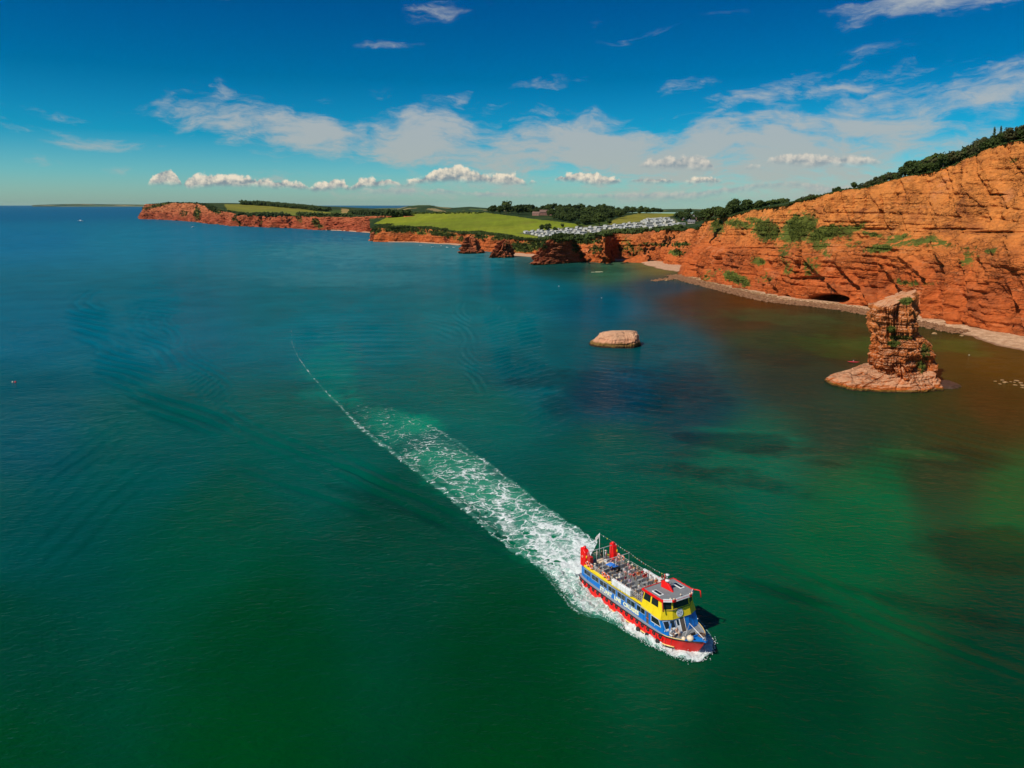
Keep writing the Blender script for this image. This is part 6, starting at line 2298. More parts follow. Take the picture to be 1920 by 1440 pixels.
WINS = [(-10.35, -8.6), (-8.15, -6.35), (-5.95, -4.2), (-3.85, -2.05), (-1.6, .2), (.65, 2.45), (2.9, 4.65)]
for sg in (-1, 1):
    for (a, b) in WINS:
        w_ = side_panel(a, b, 2.80 + wo(a), 3.60 + wo(a), sg, .02, P_GLASS, "window")
        frame_bars(a, b, 2.80 + wo(a), 3.60 + wo(a), sg, w_, P_FRAME)
        mx = (a + b) / 2
        MB().box(mx - .025, mx + .025, *sorted((sg * (wy(mx) + .0), sg * (wy(mx) + .045))), 2.80 + wo(a), 3.60 + wo(a)).build("mullion", P_FRAME, w_)
    w_ = side_panel(6.05, 7.55, 2.52, 3.42, sg, .02, P_GLASS, "window", slant=.42)
    frame_bars(6.05, 7.55, 2.52, 3.42, sg, w_, P_WHITE, slant=.42)
    d_ = side_panel(5.0, 5.5, 1.72, 3.5, sg, .02, P_INT, "side_door")
    frame_bars(5.0, 5.5, 1.72, 3.5, sg, d_, P_BLUE, w=.06)
    MB().box(4.95, 5.55, *sorted((sg * (wy(5) + .06), sg * (wy(5) + .09))), 2.55, 2.6).build("door_rail", P_ORANGE, d_)
    # vertical panel joints, pale cant between wall and roof
    for x in (-10.75, -9.4, 3.75, 4.35, 8.5):
        MB().box(x - .02, x + .02, *sorted((sg * (wy(x) - .01), sg * (wy(x) + .02))), 1.86, 2.7).build("panel_joint", P_STARB, F0)
    MB().tube([(x, sg * (wy(x) + .03), zt_at(x) - .04) for x in np.linspace(-11.3, 7.8, 30)], .05, 6).build("cornice_moulding", P_LEDGE, F0, True)
    MB().tube([(x, sg * (wy(x) + .05), hz(x) + .07) for x in np.linspace(-11.4, 9.1, 30)], .05, 6).build("base_moulding", P_LEDGE, F0, True)
    for x, z in ((6.9, 2.3), (8.9, 2.35)):
        MB().ball((x, sg * (wy(x) + .08), z), .07, .07, .09).build("deck_light", P_WHITE, F0, True)
    # yellow band below the top deck
    mb = MB()
    X3 = np.linspace(-11.6, -3.15, 18)
    V = []
    for x in X3:
        y = wy(x) + .06
        V += [(x, sg * y, 3.94), (x, sg * y, 4.34), (x, sg * (y - .34), 4.40)]
    mb.add(V, [q for i in range(len(X3) - 1) for q in ((3 * i, 3 * i + 3, 3 * i + 4, 3 * i + 1), (3 * i + 1, 3 * i + 4, 3 * i + 5, 3 * i + 2))])
    mb.add([V[0], V[1], V[2], (V[0][0], V[2][1], 3.94)], [(0, 1, 2, 3)])
    mb.add([V[-3], V[-2], V[-1], (V[-3][0], V[-1][1], 3.94)], [(0, 1, 2, 3)])
    mb.build("yellow_band", P_YEL, F0)
    MB().hexa([(-3.15, sg * (WY - .3), 3.93), (3.9, sg * (WY - .3), 3.93), (3.9, sg * (WY + .05), 3.93), (-3.15, sg * (WY + .05), 3.93)],
              [(-3.15, sg * (WY - .3), 4.12), (3.9, sg * (WY - .3), 4.12), (3.9, sg * (WY + .03), 4.1), (-3.15, sg * (WY + .03), 4.1)]).build("yellow_kerb", P_YEL, F0)
    MB().tube([(x, sg * (wy(x) + .075), 3.95) for x in np.linspace(-11.5, 3.8, 30)], .022, 5).build("black_line", P_BLACK, F0, True)

# lettering on the starboard and port sides
def text_mesh(txt, size, mat, parent, name="lettering", ext=.02, bold=.02, width=None):
    cu = bpy.data.curves.new(name, 'FONT')
    cu.body = txt
    cu.size = size
    cu.extrude = ext
    cu.offset = bold * size
    cu.align_x = 'LEFT'
    cu.resolution_u = 2
    to = bpy.data.objects.new(name, cu)
    COL.objects.link(to)
    dg = bpy.context.evaluated_depsgraph_get()
    me = bpy.data.meshes.new_from_object(to.evaluated_get(dg))
    bpy.data.objects.remove(to)
    co = np.empty(len(me.vertices) * 3, np.float32)
    me.vertices.foreach_get('co', co)
    co = co.reshape(-1, 3)
    co[:, 0] -= co[:, 0].min()
    if width:
        co[:, 0] *= width / co[:, 0].max()
    me.vertices.foreach_set('co', co.ravel())
    me.materials.clear()
    me.materials.append(mat)
    me.name = name
    o = bpy.data.objects.new(name, me)
    COL.objects.link(o)
    o.parent = parent
    return o


# starboard reads from aft to forward
for txt, x0, x1, zo in (("STUART", -5.95, -2.95, 2.02), ("LINE", -2.35, -.75, 2.02), ("CRUISES", -.25, 3.35, 2.02)):
    t_ = text_mesh(txt, .86, P_LETTER, F0, width=x1 - x0, bold=.045)
    t_.rotation_euler = (math.pi / 2, 0, 0)
    t_.location = (x0, -(WY + .03), zo)
    t2 = bpy.data.objects.new("lettering", t_.data)
    COL.objects.link(t2)
    t2.parent = F0
    t2.rotation_euler = (math.pi / 2, 0, math.pi)
    t2.location = (-x0 - 2.6, WY + .03, zo)

# ---- front wall details: two windows, white door, open doorway
def front_pt(y, z, out=0.0):
    x0 = np.interp(y, [q[1] for q in FB], [q[0] for q in FB])
    x1 = np.interp(y, [q[1] for q in FTp], [q[0] for q in FTp])
    f = (z - FZ0) / (FZ1 - FZ0)
    return (x0 + (x1 - x0) * f + out, y, z)


def front_panel(y0, y1, z0, z1, out, mat, name, parent=F0, th=.04):
    a = [front_pt(y0, z0, out), front_pt(y1, z0, out), front_pt(y1, z1, out), front_pt(y0, z1, out)]
    b = [(p[0] - th, p[1], p[2]) for p in a]
    return MB().add(b + a, [(3, 2, 1, 0), (4, 5, 6, 7), (0, 1, 5, 4), (1, 2, 6, 5), (2, 3, 7, 6), (3, 0, 4, 7)]).build(name, mat, parent)


def front_frame(y0, y1, z0, z1, out, mat, parent, w=.07):
    mb = MB()
    for (a, b, c, d, o2) in ((y0 - w, y1 + w, z1, z1 + w, 0), (y0 - w, y1 + w, z0 - w, z0, 0), (y0 - w, y0, z0, z1, .003), (y1, y1 + w, z0, z1, .003)):
        p = [front_pt(a, c, out - o2), front_pt(b, c, out - o2), front_pt(b, d, out - o2), front_pt(a, d, out - o2)]
        q = [(r_[0] - .06, r_[1], r_[2]) for r_ in p]
        mb.add(q + p, [(3, 2, 1, 0), (4, 5, 6, 7), (0, 1, 5, 4), (1, 2, 6, 5), (2, 3, 7, 6), (3, 0, 4, 7)])
    return mb.build("frame", mat, parent)


for (y0, y1) in ((-2.82, -2.12), (-1.92, -1.30)):
    w_ = front_panel(y0, y1, 2.30, 3.36, .10, P_GLASS, "window")
    front_frame(y0, y1, 2.30, 3.36, .13, P_FRAME, w_)
    front_panel(y0 + .04, y1 - .04, 2.32, 2.52, .115, P_WHITE, "curtain", w_, .01)
d_ = front_panel(-1.08, -.42, 1.64, 3.52, .11, P_WHITE, "white_door")
front_panel(-.94, -.56, 2.62, 3.34, .125, P_GLASS, "door_window", d_, .01)
MB().ball(front_pt(-1.0, 2.45, .15), .04).build("handle", P_BLACK, d_, True)
d_ = front_panel(-.38, .36, 1.64, 3.52, .10, P_INT, "open_doorway")
front_frame(-.38, .36, 1.64, 3.52, .14, P_WHITE, d_, .06)
for y in (1.2, 2.1):
    front_panel(y - .03, y + .03, 1.7, 3.4, .03, P_STARB, "panel_joint")

# ---- yellow wheelhouse
ZD = 4.08   # top deck floor
ZW = 4.95   # window sill
ZR = 6.25   # roof underside
# plan rings (starboard aft corner round the bow to port aft corner)
RB = [(3.75, -3.08), (8.0, -3.12), (8.82, -1.6), (9.08, 1.6), (8.5, 3.08), (3.75, 3.08)]
RS = [(4.0, -2.92), (7.95, -2.85), (8.65, -1.5), (8.80, 1.5), (8.05, 2.85), (4.0, 2.92)]
RT = [(4.25, -2.80), (7.85, -2.72), (8.50, -1.45), (8.62, 1.48), (7.90, 2.72), (4.25, 2.80)]
ZY = 3.58
mb = MB()
for i in range(5):
    mb.add([(*RB[i], ZY), (*RB[i + 1], ZY), (*RS[i + 1], ZW), (*RS[i], ZW)], [(0, 1, 2, 3)])
mb.add([(*RB[0], ZY), (*RB[5], ZY), (*RS[5], ZW), (*RS[0], ZW)], [(0, 1, 2, 3)])
# lower lip
lip = [(x, y, ZY) for x, y in RB]
lip2 = [(x - .25 * (1 if x > 7.9 else 0), y * .93, ZY) for x, y in RB]
for i in range(5):
    mb.add([lip[i], lip[i + 1], lip2[i + 1], lip2[i]], [(0, 1, 2, 3)])
mb.build("wheelhouse_bulwark", P_YEL, F0)
MB().hexa([(x, y, ZW - .05) for x, y in [(4.02, -2.86), (8.0, -2.8), (8.8, -1.5), (8.88, 1.5), (8.0, 2.8), (4.02, 2.86)]], [(x, y, ZW - .01) for x, y in [(4.02, -2.86), (8.0, -2.8), (8.8, -1.5), (8.88, 1.5), (8.0, 2.8), (4.02, 2.86)]]).build("wheelhouse_floor", P_INT, F0)
# window posts and glass
for i in range(5):
    a0, a1 = np.array([*RS[i], ZW]), np.array([*RS[i + 1], ZW])
    b0, b1 = np.array([*RT[i], ZR]), np.array([*RT[i + 1], ZR])
    nseg = {0: 3, 1: 1, 2: 1, 3: 1, 4: 3}[i]
    if i in (1, 2, 3):
        nseg = 1
    for k in range(nseg):
        f0, f1 = k / nseg, (k + 1) / nseg
        if nseg == 3:
            f0, f1 = [(0.0, .42), (.42, .84), (.84, 1.0)][k]
            if i == 4:
                f0, f1 = 1 - f1, 1 - f0
        p = [a0 + (a1 - a0) * f0, a0 + (a1 - a0) * f1, b0 + (b1 - b0) * f1, b0 + (b1 - b0) * f0]
        c = sum(p) / 4
        out = np.cross(p[1] - p[0], p[3] - p[0])
        out /= np.linalg.norm(out)
        if out @ (c - np.array([6, 0, 5.5])) < 0:
            out = -out
        ins = [c + (q - c) * np.array([1 - .22 / max(1e-3, 1) * .5, 1 - .11, .86]) for q in p]
        L_ = np.linalg.norm(p[1] - p[0])
        e = (p[1] - p[0]) / L_
        up = (p[3] - p[0]) / np.linalg.norm(p[3] - p[0])
        m_ = .12
        ip = [p[0] + e * m_ + up * .10, p[1] - e * m_ + up * .10, p[2] - e * m_ - up * .12, p[3] + e * m_ - up * .12]
        if L_ > 1.0:
            g_ = MB().add([q - out * .05 for q in ip] + [q - out * .01 for q in ip], [(3, 2, 1, 0), (4, 5, 6, 7), (0, 1, 5, 4), (1, 2, 6, 5), (2, 3, 7, 6), (3, 0, 4, 7)]).build("window", P_GLASS, F0)
        mb = MB()
        for j in range(4):
            j2 = (j + 1) % 4
            if L_ <= 1.0:
                if j == 0:
                    mb.add([q - out * .06 for q in p] + [q + out * 0 for q in p], [(3, 2, 1, 0), (4, 5, 6, 7), (0, 1, 5, 4), (1, 2, 6, 5), (2, 3, 7, 6), (3, 0, 4, 7)])
                continue
            q4 = [p[j], p[j2], ip[j2], ip[j]]
            mb.add([q - out * .06 for q in q4] + q4, [(3, 2, 1, 0), (4, 5, 6, 7), (0, 1, 5, 4), (1, 2, 6, 5), (2, 3, 7, 6), (3, 0, 4, 7)])
        mb.build("window_post", P_YEL, F0)
# back of the wheelhouse: red rail screen
MB().box(3.98, 4.06, -2.8, 2.8, 4.1, 5.0).build("wheelhouse_back", P_YEL, F0)
for z in (5.15, 5.45, 5.75, 6.05):
    MB().tube([(4.05, -2.75, z), (4.05, 2.75, z)], .03, 6).build("back_rail", P_RED2, F0, True)

# roof
RO = [(3.85, -3.0), (8.05, -3.0), (9.0, -1.62), (9.1, 1.62), (8.05, 3.0), (3.85, 3.0)]
RI = [(4.0, -2.82), (7.95, -2.82), (8.82, -1.53), (8.92, 1.53), (7.95, 2.82), (4.0, 2.82)]
mb = MB()
n = 6
V = [(x, y, 6.28) for x, y in RO] + [(x, y, 6.56) for x, y in RO] + [(x, y, 6.60) for x, y in RI] + [(x, y, 6.44) for x, y in RI] + [(x, y, 6.28) for x, y in RI]
Fq = []
for i in range(n):
    j = (i + 1) % n
    for k in range(3):
        Fq.append((k * n + i, k * n + j, (k + 1) * n + j, (k + 1) * n + i))
Fq.append(tuple(range(4 * n, 5 * n)))
mb.add(V, Fq)
mb.build("roof_fascia", P_RED, F0)
MB().hexa([(x, y, 6.36) for x, y in RI], [(x, y, 6.50) for x, y in RI]).build("roof", P_GREY, F0)
for (y, sgn) in ((-1.95, -1), (1.95, 1)):
    h_ = MB().box(5.25, 6.95, y - .38, y + .38, 6.50, 6.60).build("skylight", P_WHITE, F0, bevel=.02)
    MB().box(5.4, 6.8, y - .24, y + .24, 6.595, 6.62).build("pane", P_GLASS, h_)
# name boards on the roof front
for i, (a, b, txt) in enumerate(((RO[1], RO[2], ""), (RO[2], RO[3], ""), (RO[3], RO[4], ""))):
    a, b = np.array(a), np.array(b)
    e = (b - a) / np.linalg.norm(b - a)
    nn = np.array([e[1], -e[0]])
    c = (a + b) / 2
    L_ = np.linalg.norm(b - a)
    p0, p1 = c - e * L_ * .36 + nn * .05, c + e * L_ * .36 + nn * .05
    zz0, zz1 = 6.34, 6.74
    V = [(p0[0], p0[1], zz0), (p1[0], p1[1], zz0), (p1[0] - nn[0] * .12, p1[1] - nn[1] * .12, zz1), (p0[0] - nn[0] * .12, p0[1] - nn[1] * .12, zz1)]
    V2 = [(x - nn[0] * .06, y - nn[1] * .06, z) for x, y, z in V]
    s_ = MB().add(V2 + V, [(3, 2, 1, 0), (4, 5, 6, 7), (0, 1, 5, 4), (1, 2, 6, 5), (2, 3, 7, 6), (3, 0, 4, 7)]).build("name_board", P_WHITE, F0)
    # the lettering is illegible at this distance: short dark strokes of the same size
    mb = MB()
    rsx = random.Random(i)
    for k in range(5):
        f = .25 + .5 * k / 4
        bx_ = p0 + (p1 - p0) * f
        for st in range(2):
            bb = bx_ + e * (.05 * st)
            mb.add([(bb[0] + nn[0] * -.045, bb[1] + nn[1] * -.045, 6.47), (bb[0] + e[0] * .035 - nn[0] * .045, bb[1] + e[1] * .035 - nn[1] * .045, 6.47),
                    (bb[0] + e[0] * .035 - nn[0] * .08, bb[1] + e[1] * .035 - nn[1] * .08, 6.61), (bb[0] - nn[0] * .08, bb[1] - nn[1] * .08, 6.61)], [(0, 1, 2, 3)])
    mb.build("lettering", P_TEXT, s_)
for (x, y) in ((8.95, -1.55), (9.05, 1.3), (9.0, 1.75), (8.6, -1.9), (8.5, .1)):
    MB().ball((x, y, 6.78), .12, .12, .12).tube([(x, y, 6.5), (x, y, 6.7)], .03, 5).build("roof_lamp", P_CREAM, F0, True)
for (y0, y1) in ((2.95, 3.0), (-3.0, -2.95)):
    for x in (4.4, 5.3, 6.2, 7.1, 7.9):
        MB().box(x - .05, x + .05, y0 - .05, y1 + .05, 6.54, 6.64).build("rail_stud", P_RED2, F0)
# bent red bracket off the port front corner, and its twin to starboard
MB().tube([(7.9, 3.0, 6.45), (8.3, 3.3, 6.5), (8.75, 3.55, 6.5), (8.95, 3.55, 5.55)], .085, 8).build("corner_bracket", P_RED, F0, True)
MB().tube([(8.15, -2.98, 6.3), (8.4, -2.96, 5.0)], .08, 8).build("corner_bracket", P_RED2, F0, True)

# radar mast: red fin with white domes
mast = MB().hexa([(4.9, -.34, 6.5), (7.1, -.12, 6.5), (7.1, .12, 6.5), (4.9, .34, 6.5)], [(4.9, -.26, 7.55), (6.0, -.16, 7.55), (6.0, .16, 7.55), (4.9, .26, 7.55)]).build("mast_fin", P_RED, F0, bevel=.03)
MB().tube([(5.3, 0, 7.5), (5.3, 0, 8.6)], [.10, .05], 8).tube([(5.3, -.6, 8.1), (5.3, .6, 8.1)], .04, 6).tube([(5.3, -.5, 8.1), (5.3, -.5, 8.5)], .05, 6).build("mast_pole", P_RED2, F0, True)
MB().tube([(5.9, 0, 7.5), (5.9, 0, 7.72)], .1, 8).tube([(5.9, 0, 7.7), (5.9, 0, 7.92)], .34, 14).build("radar_dome", P_WHITE, F0, True)
MB().tube([(5.7, .15, 8.1), (5.7, .15, 8.5)], .03, 6).tube([(5.3, .15, 8.12), (5.7, .15, 8.15)], .03, 6).tube([(5.7, .15, 8.5), (5.7, .15, 8.64)], .28, 12).build("satellite_dome", P_WHITE, F0, True)
MB().tube([(5.05, -.3, 7.6), (5.05, -.3, 7.95)], .08, 6).build("horn", P_CREAM, F0, True)

# emblem on the yellow front
mb = MB()
ctr = np.array([8.84, -.30, 4.30])
tilt = np.array([(8.72 - 8.95) / (ZW - ZY), 0, 1.0])
tilt /= np.linalg.norm(tilt)
side = np.array([.05, 1, 0])
for rad_, ex in ((.62, .04),):
    V = [ctr + np.array([ex, 0, 0]) + side * rad_ * .88 * math.cos(a) + tilt * rad_ * math.sin(a) for a in np.linspace(0, 2 * math.pi, 32, endpoint=False)]
    V2 = [v - np.array([.12, 0, 0]) for v in V]
    mb.hexa(V2, V)
emb = mb.build("emblem", P_WHITE, F0)
P_EMB = simple("emblem_blue_grey", (0.30, 0.38, 0.45), 0.6)
mb = MB()
nrm_ = np.cross(side, tilt)
nrm_ /= np.linalg.norm(nrm_)
mb.torus(ctr + np.array([.05, 0, 0]), .50, .018, nrm_, 30, 5)
for (a, b, w, h) in ((0, 0, .40, .09), (-.05, .24, .12, .12), (.08, -.22, .16, .08), (.22, .08, .1, .14), (-.25, -.05, .12, .12)):
    c_ = ctr + side * a + tilt * b + np.array([.055, 0, 0])
    V = [c_ - side * w - tilt * h * .5, c_ + side * w * .8 - tilt * h * .3, c_ + side * w + tilt * h * .5, c_ - side * w * .7 + tilt * h * .4]
    mb.add(V, [(0, 1, 2, 3)])
mb.build("emblem_design", P_EMB, emb)

# ---- open top deck
V = []
xd = np.linspace(-11.6, 7.6, 24)
for x in xd:
    w = min(wy(min(x, 9.2)), 2.95)
    V += [(x, -w, ZD), (x, w, ZD), (x, w, ZD - .12), (x, -w, ZD - .12)]
Fq = []
for i in range(len(xd) - 1):
    a = 4 * i
    for k in range(4):
        Fq.append((a + k, a + 4 + k, a + 4 + (k + 1) % 4, a + (k + 1) % 4))
Fq += [(0, 1, 2, 3)]
MB().add(V, Fq).build("upper_deck", P_DECK, F0)
# side railings
for sg in (-1, 1):
    for zr in (.35, .62, .9, 1.15):
        MB().tube([(x, sg * (wy(x) - .12), ZD + zr) for x in np.linspace(-9.4, 3.9, 24)], .022 if zr < 1.1 else .032, 5).build("handrail", P_TUBE, F0, True)
    for x in np.arange(-9.4, 4.0, 1.02):
        MB().tube([(x, sg * (wy(x) - .12), ZD), (x, sg * (wy(x) - .12), ZD + 1.15)], .03, 5).build("rail_post", P_TUBE, F0, True)
for zr in (.35, .62, .9, 1.15):
    MB().tube([(-11.4, -1.2, ZD + zr), (-11.4, 1.2, ZD + zr)], .025, 5).build("handrail", P_TUBE, F0, True)

# awning frames: two pipe gantries
for gx, top_ in ((-9.7, 2.6), (-5.9, 2.6)):
    g_ = MB().tube([(gx, -2.6, ZD), (gx, -2.6, ZD + top_), (gx, 2.6, ZD + top_ + .05), (gx, 2.6, ZD)], .055, 6).build("awning_frame", P_TUBE, F0, True)
    for y in ((-.9, .5) if gx < -8 else (0.0, 1.05)):
        MB().tube([(gx, y, ZD), (gx, y, ZD + top_)], .055, 6).build("frame_post", P_TUBE, g_, True)

# funnels: the near one broad with a vent box, the far one slimmer
for sg in (-1, 1):
    yo = 2.72
    near = sg < 0
    y0, y1 = sorted((sg * (yo - (.70 if near else .62)), sg * (yo + .18)))
    if near:
        prof_ = [(-11.45, 3.95), (-10.2, 3.95), (-10.0, 5.2), (-9.95, 5.9), (-10.15, 6.45), (-10.6, 6.8), (-11.4, 6.95)]
    else:
        prof_ = [(-10.35, 3.95), (-9.15, 3.95), (-9.2, 5.4), (-9.35, 6.5), (-9.6, 6.95), (-10.2, 6.95)]
    f_ = MB().hexa([(x, y0, z) for x, z in prof_], [(x, y1, z) for x, z in prof_]).build("funnel", P_RED, F0, bevel=.04)
    if near:
        MB().box(-10.1, -9.1, *sorted((sg * (yo - .70), sg * (yo - .05))), 4.9, 5.95).build("vent_box", P_RED2, f_, bevel=.03)
    cx_ = -10.85 if near else -9.75
    MB().tube([(cx_, sg * (yo - .3), 6.7), (cx_, sg * (yo - .3), 7.2)], .24, 10).build("exhaust_cap", P_RED, f_, True)
    MB().ball((-9.9 if near else -9.1, sg * (yo + .05), 5.8), .10, .10, .26).build("lantern", P_YEL, f_, True)
    MB().torus((cx_, sg * (yo + .20), 5.6), .17, .03, (0, 1, 0), 14, 5).build("ring_fitting", P_CREAM, f_, True)
    for x in (cx_, cx_ + .5):
        MB().box(x - .02, x + .02, *sorted((sg * (yo + .17), sg * (yo + .2))), 4.2, 5.2).build("panel_joint", P_RED2, f_)
# stern details
MB().box(-12.3, -11.7, -2.9, 2.9, 1.72, 1.84).build("stern_platform", P_GREY, F0)
MB().box(-11.95, -11.7, -2.4, -1.7, 3.6, 4.25).build("stern_locker", P_YEL, F0, bevel=.03)
for y in (-1.2, 0, 1.2):
    w_ = MB().box(-11.76, -11.72, y - .45, y + .45, 2.9, 3.65).build("window", P_GLASS, F0)
MB().tube([(-11.75, 1.2, ZD), (-11.75, 1.2, 8.3)], .045, 6).build("flagpole", P_WHITE, F0, True)

# benches, each with a slatted seat and back
def bench_proto():
    b = bpy.data.objects.new("bench", None)
    fr = MB()
    for y in (-.95, 0, .95):
        fr.box(-.02, .02, y - .02, y + .02, 0, .85).box(.38, .42, y - .02, y + .02, 0, .40).box(-.02, .42, y - .02, y + .02, .36, .40)
    return fr


def make_bench(x, y, L=2.05, face=1):
    fr = MB()
    h = L / 2
    for yy in (-h + .1, 0, h - .1):
        fr.box(-.02, .02, yy - .02, yy + .02, 0, .9).box(.36, .40, yy - .02, yy + .02, 0, .40).box(.02, .36, yy - .02, yy + .02, .36, .40)
    b = fr.build("bench", P_BENCH, F0)
    b.location = (x, y, ZD)
    b.rotation_euler = (0, 0, 0 if face > 0 else math.pi)
    s1 = MB()
    for k in range(4):
        s1.box(.0 + k * .115, .09 + k * .115, -h, h, .405, .43)
    s1.build("seat", P_BENCH, b)
    s2 = MB()
    for k in range(3):
        s2.box(-.055, -.025, -h, h, .52 + k * .15, .63 + k * .15)
    s2.build("backrest", P_BENCH, b)
    return b


BENCH0 = make_bench(-8.2, -1.62)
BROWS = [-8.2, -7.1, -6.0, -4.9, -3.8, -2.7, -1.6, -.5, .6, 1.7, 2.8]
for i, x in enumerate(BROWS):
    for y in (-1.62, 1.62):
        if i == 0 and y < 0:
            continue
        c = BENCH0.copy()
        COL.objects.link(c)
        c.location = (x, y, ZD)
        for ch in BENCH0.children:
            d = ch.copy()
            COL.objects.link(d)
            d.parent = c
# deck boxes, hatch cover, tables
MB().box(-10.4, -9.3, -.5, .7, ZD, ZD + .45).build("deck_locker", P_CREAM, F0, bevel=.03)
MB().hexa([(-7.9, -.55, ZD + .9), (-6.6, -.9, ZD + .9), (-6.3, .3, ZD + .9), (-7.5, .6, ZD + .9)], [(-7.9, -.55, ZD + 1.0), (-6.6, -.9, ZD + 1.0), (-6.3, .3, ZD + 1.0), (-7.5, .6, ZD + 1.0)]).build("stair_hatch", P_CREAM, F0, bevel=.02)
MB().box(-6.2, -5.6, .15, .65, ZD, ZD + .8).build("bin", P_BLACK, F0, bevel=.03)
MB().box(1.0, 1.35, -.25, .15, ZD, ZD + .5).build("bin", P_BLACK, F0, bevel=.03)

# liferaft canisters along both rails
for sg in (-1, 1):
    rack = MB().box(-2.85, 1.6, *sorted((sg * 2.86, sg * 3.10)), 4.18, 4.24).build("raft_rack", P_TUBE, F0)
    for k in range(4):
        x0 = -2.85 + k * 1.11
        MB().box(x0 + .02, x0 + 1.08, *sorted((sg * 2.84, sg * 3.26)), 4.26, 5.22).build("liferaft_case", P_WHITE, rack, bevel=.07)
MB().box(.2, 3.6, 2.78, 2.98, 4.3, 5.25).build("white_screen", P_WHITE, F0, bevel=.03)


# ---- loose things on the ferry, in world space
def on_boat(o, loc, rz=0.0, s=1.0):
    o.matrix_world = BMAT @ Matrix.Translation(Vector(loc)) @ Matrix.Rotation(rz, 4, 'Z') @ Matrix.Scale(s, 4)
    return o


def place_mesh(name, me, loc, rz=0.0, s=1.0, label=None, cat=None, group=None):
    o = bpy.data.objects.new(name, me)
    COL.objects.link(o)
    on_boat(o, loc, rz, s)
    tag(o, label, cat, group)
    return o


def mesh_of(mb, name, mats, smooth=True):
    o = mb.build(name, mats, None, smooth)
    me = o.data
    bpy.data.objects.remove(o)
    return me


buoy_me = mesh_of(MB().torus((0, 0, 0), .30, .10, (0, 1, 0), 20, 8, mifun=lambda i: 1 if i % 5 == 0 else 0), "lifebuoy", [P_ORANGE, P_WHITE])
for i, (x, z, lab) in enumerate([(-9.35, 4.95, "orange lifebuoy on the near top rail, first forward of the funnel"), (-8.35, 4.85, "orange lifebuoy on the near top rail, second forward of the funnel"),
                                 (-5.0, 4.95, "orange lifebuoy on the near top rail, left of the pair by the raft cases"), (-4.0, 4.85, "orange lifebuoy on the near top rail, right of the pair by the raft cases")]):
    place_mesh("lifebuoy", buoy_me, (x, -(wy(x) + .02), z), 0, 1.15, lab, "lifebuoy", "lifebuoys on the near rail of the ferry")
for i, x in enumerate((-8.9, -7.9)):
    place_mesh("lifebuoy", buoy_me, (x, wy(x) + .02, 4.95), 0, 1.1, ["orange lifebuoy on the far rail just forward of the far funnel", "orange lifebuoy on the far rail, second from the far funnel"][i], "lifebuoy")

ORD = ["first", "second", "third", "fourth", "fifth", "sixth", "seventh", "eighth", "ninth", "tenth", "eleventh", "twelfth", "thirteenth", "fourteenth", "fifteenth", "sixteenth", "seventeenth", "eighteenth"]
tyre_me = mesh_of(MB().torus((0, 0, 0), .21, .11, (0, 1, .0), 16, 8), "tyre_fender", [P_BLACK])
for i, x in enumerate(np.arange(-10.6, 9.0, 1.18)):
    sl = place_mesh("tyre_fender", tyre_me, (x, -(hb(x) + .06), hz(x) - .28), 0, 1.0, f"black tyre hung flat under the rail of the red hull, {ORD[i]} counting from the stern", "fender", "tyres hung under the near rail of the ferry")
    MB().box(x - .42, x + .42, -(hb(x) + .05), -(hb(x) - .02), hz(x) - .95, hz(x) - .2).build("hull_pad", P_RED, F0, bevel=.04)
ball_me = mesh_of(MB().ball((0, 0, 0), .36, .30, .36).torus((0, 0, 0), .30, .12, (0, 1, 0), 14, 6), "ball_fender", [P_BLACK])
for i, x in enumerate([-11.6, -9.5, -5.2, -1.0, 4.0, 5.9, 8.2]):
    w = wlb(x) + (hb(x) - wlb(x)) * .3
    place_mesh("ball_fender", ball_me, (x if x < 8 else x - .3, -(w + .22), .38), 0, 1.0, f"round black fender low on near side of hull, {ORD[i]} from the stern", "fender", "round fenders low on the near side of the ferry")
place_mesh("round_fender", mesh_of(MB().ball((0, 0, 0), .50, .50, .42).tube([(0, 0, .35), (0, 0, .52)], .1, 8), "round_fender", [P_CREAM]), (11.95, -1.25, 2.25), 0, 1, "big cream ball fender lying on the near edge of the foredeck", "fender")
place_mesh("round_fender", mesh_of(MB().ball((0, 0, 0), .30, .3, .25).tube([(0, 0, .2), (0, 0, .3)], .06, 8), "round_fender", [P_CREAM]), (11.2, -1.75, 2.0), 0, 1, "small cream fender beside the big one on the foredeck edge", "fender")
rc = MB()
for k in range(7):
    rc.torus((.08 * math.sin(k * 2.1), .08 * math.cos(k * 1.7), .06 + k * .05), .46 - .03 * k, .06, (.1 * math.sin(k), .1 * math.cos(k), 1), 20, 6)
place_mesh("rope_coil", mesh_of(rc, "rope_coil", [P_ROPE]), (11.9, .95, 1.80), 0, 1.1, "coil of dark brown rope on the far side of the foredeck", "rope")
place_mesh("tarpaulin", mesh_of(MB().hexa([(-.9, -.4, 0), (.7, -.6, 0), (1.0, .5, 0), (-.6, .5, 0)], [(-.5, -.1, .28), (.4, -.3, .2), (.6, .2, .3), (-.3, .2, .36)]), "tarpaulin", [simple("blue_cloth", (0.02, 0.16, 0.55), .7)], False), (-6.6, -.3, 5.1), .3, 1, "crumpled blue cloth lying near the middle of the top deck", "cloth")
place_mesh("bag", mesh_of(MB().ball((0, 0, .15), .3, .18, .16).torus((0, 0, .3), .12, .02, (0, 1, 0), 10, 4), "bag", [simple("yellow_bag", (.75, .68, .12), .6)]), (-.3, .05, ZD), .5, 1, "small yellow bag on the deck between the bench rows", "bag")
place_mesh("box", mesh_of(MB().box(-.25, .25, -.18, .18, 0, .35).box(-.27, .27, -.2, .2, .35, .4), "box", [P_WHITE], False), (-8.9, .35, ZD + 0.45), .4, 1, "small white box by the deck locker near the stern", "box")

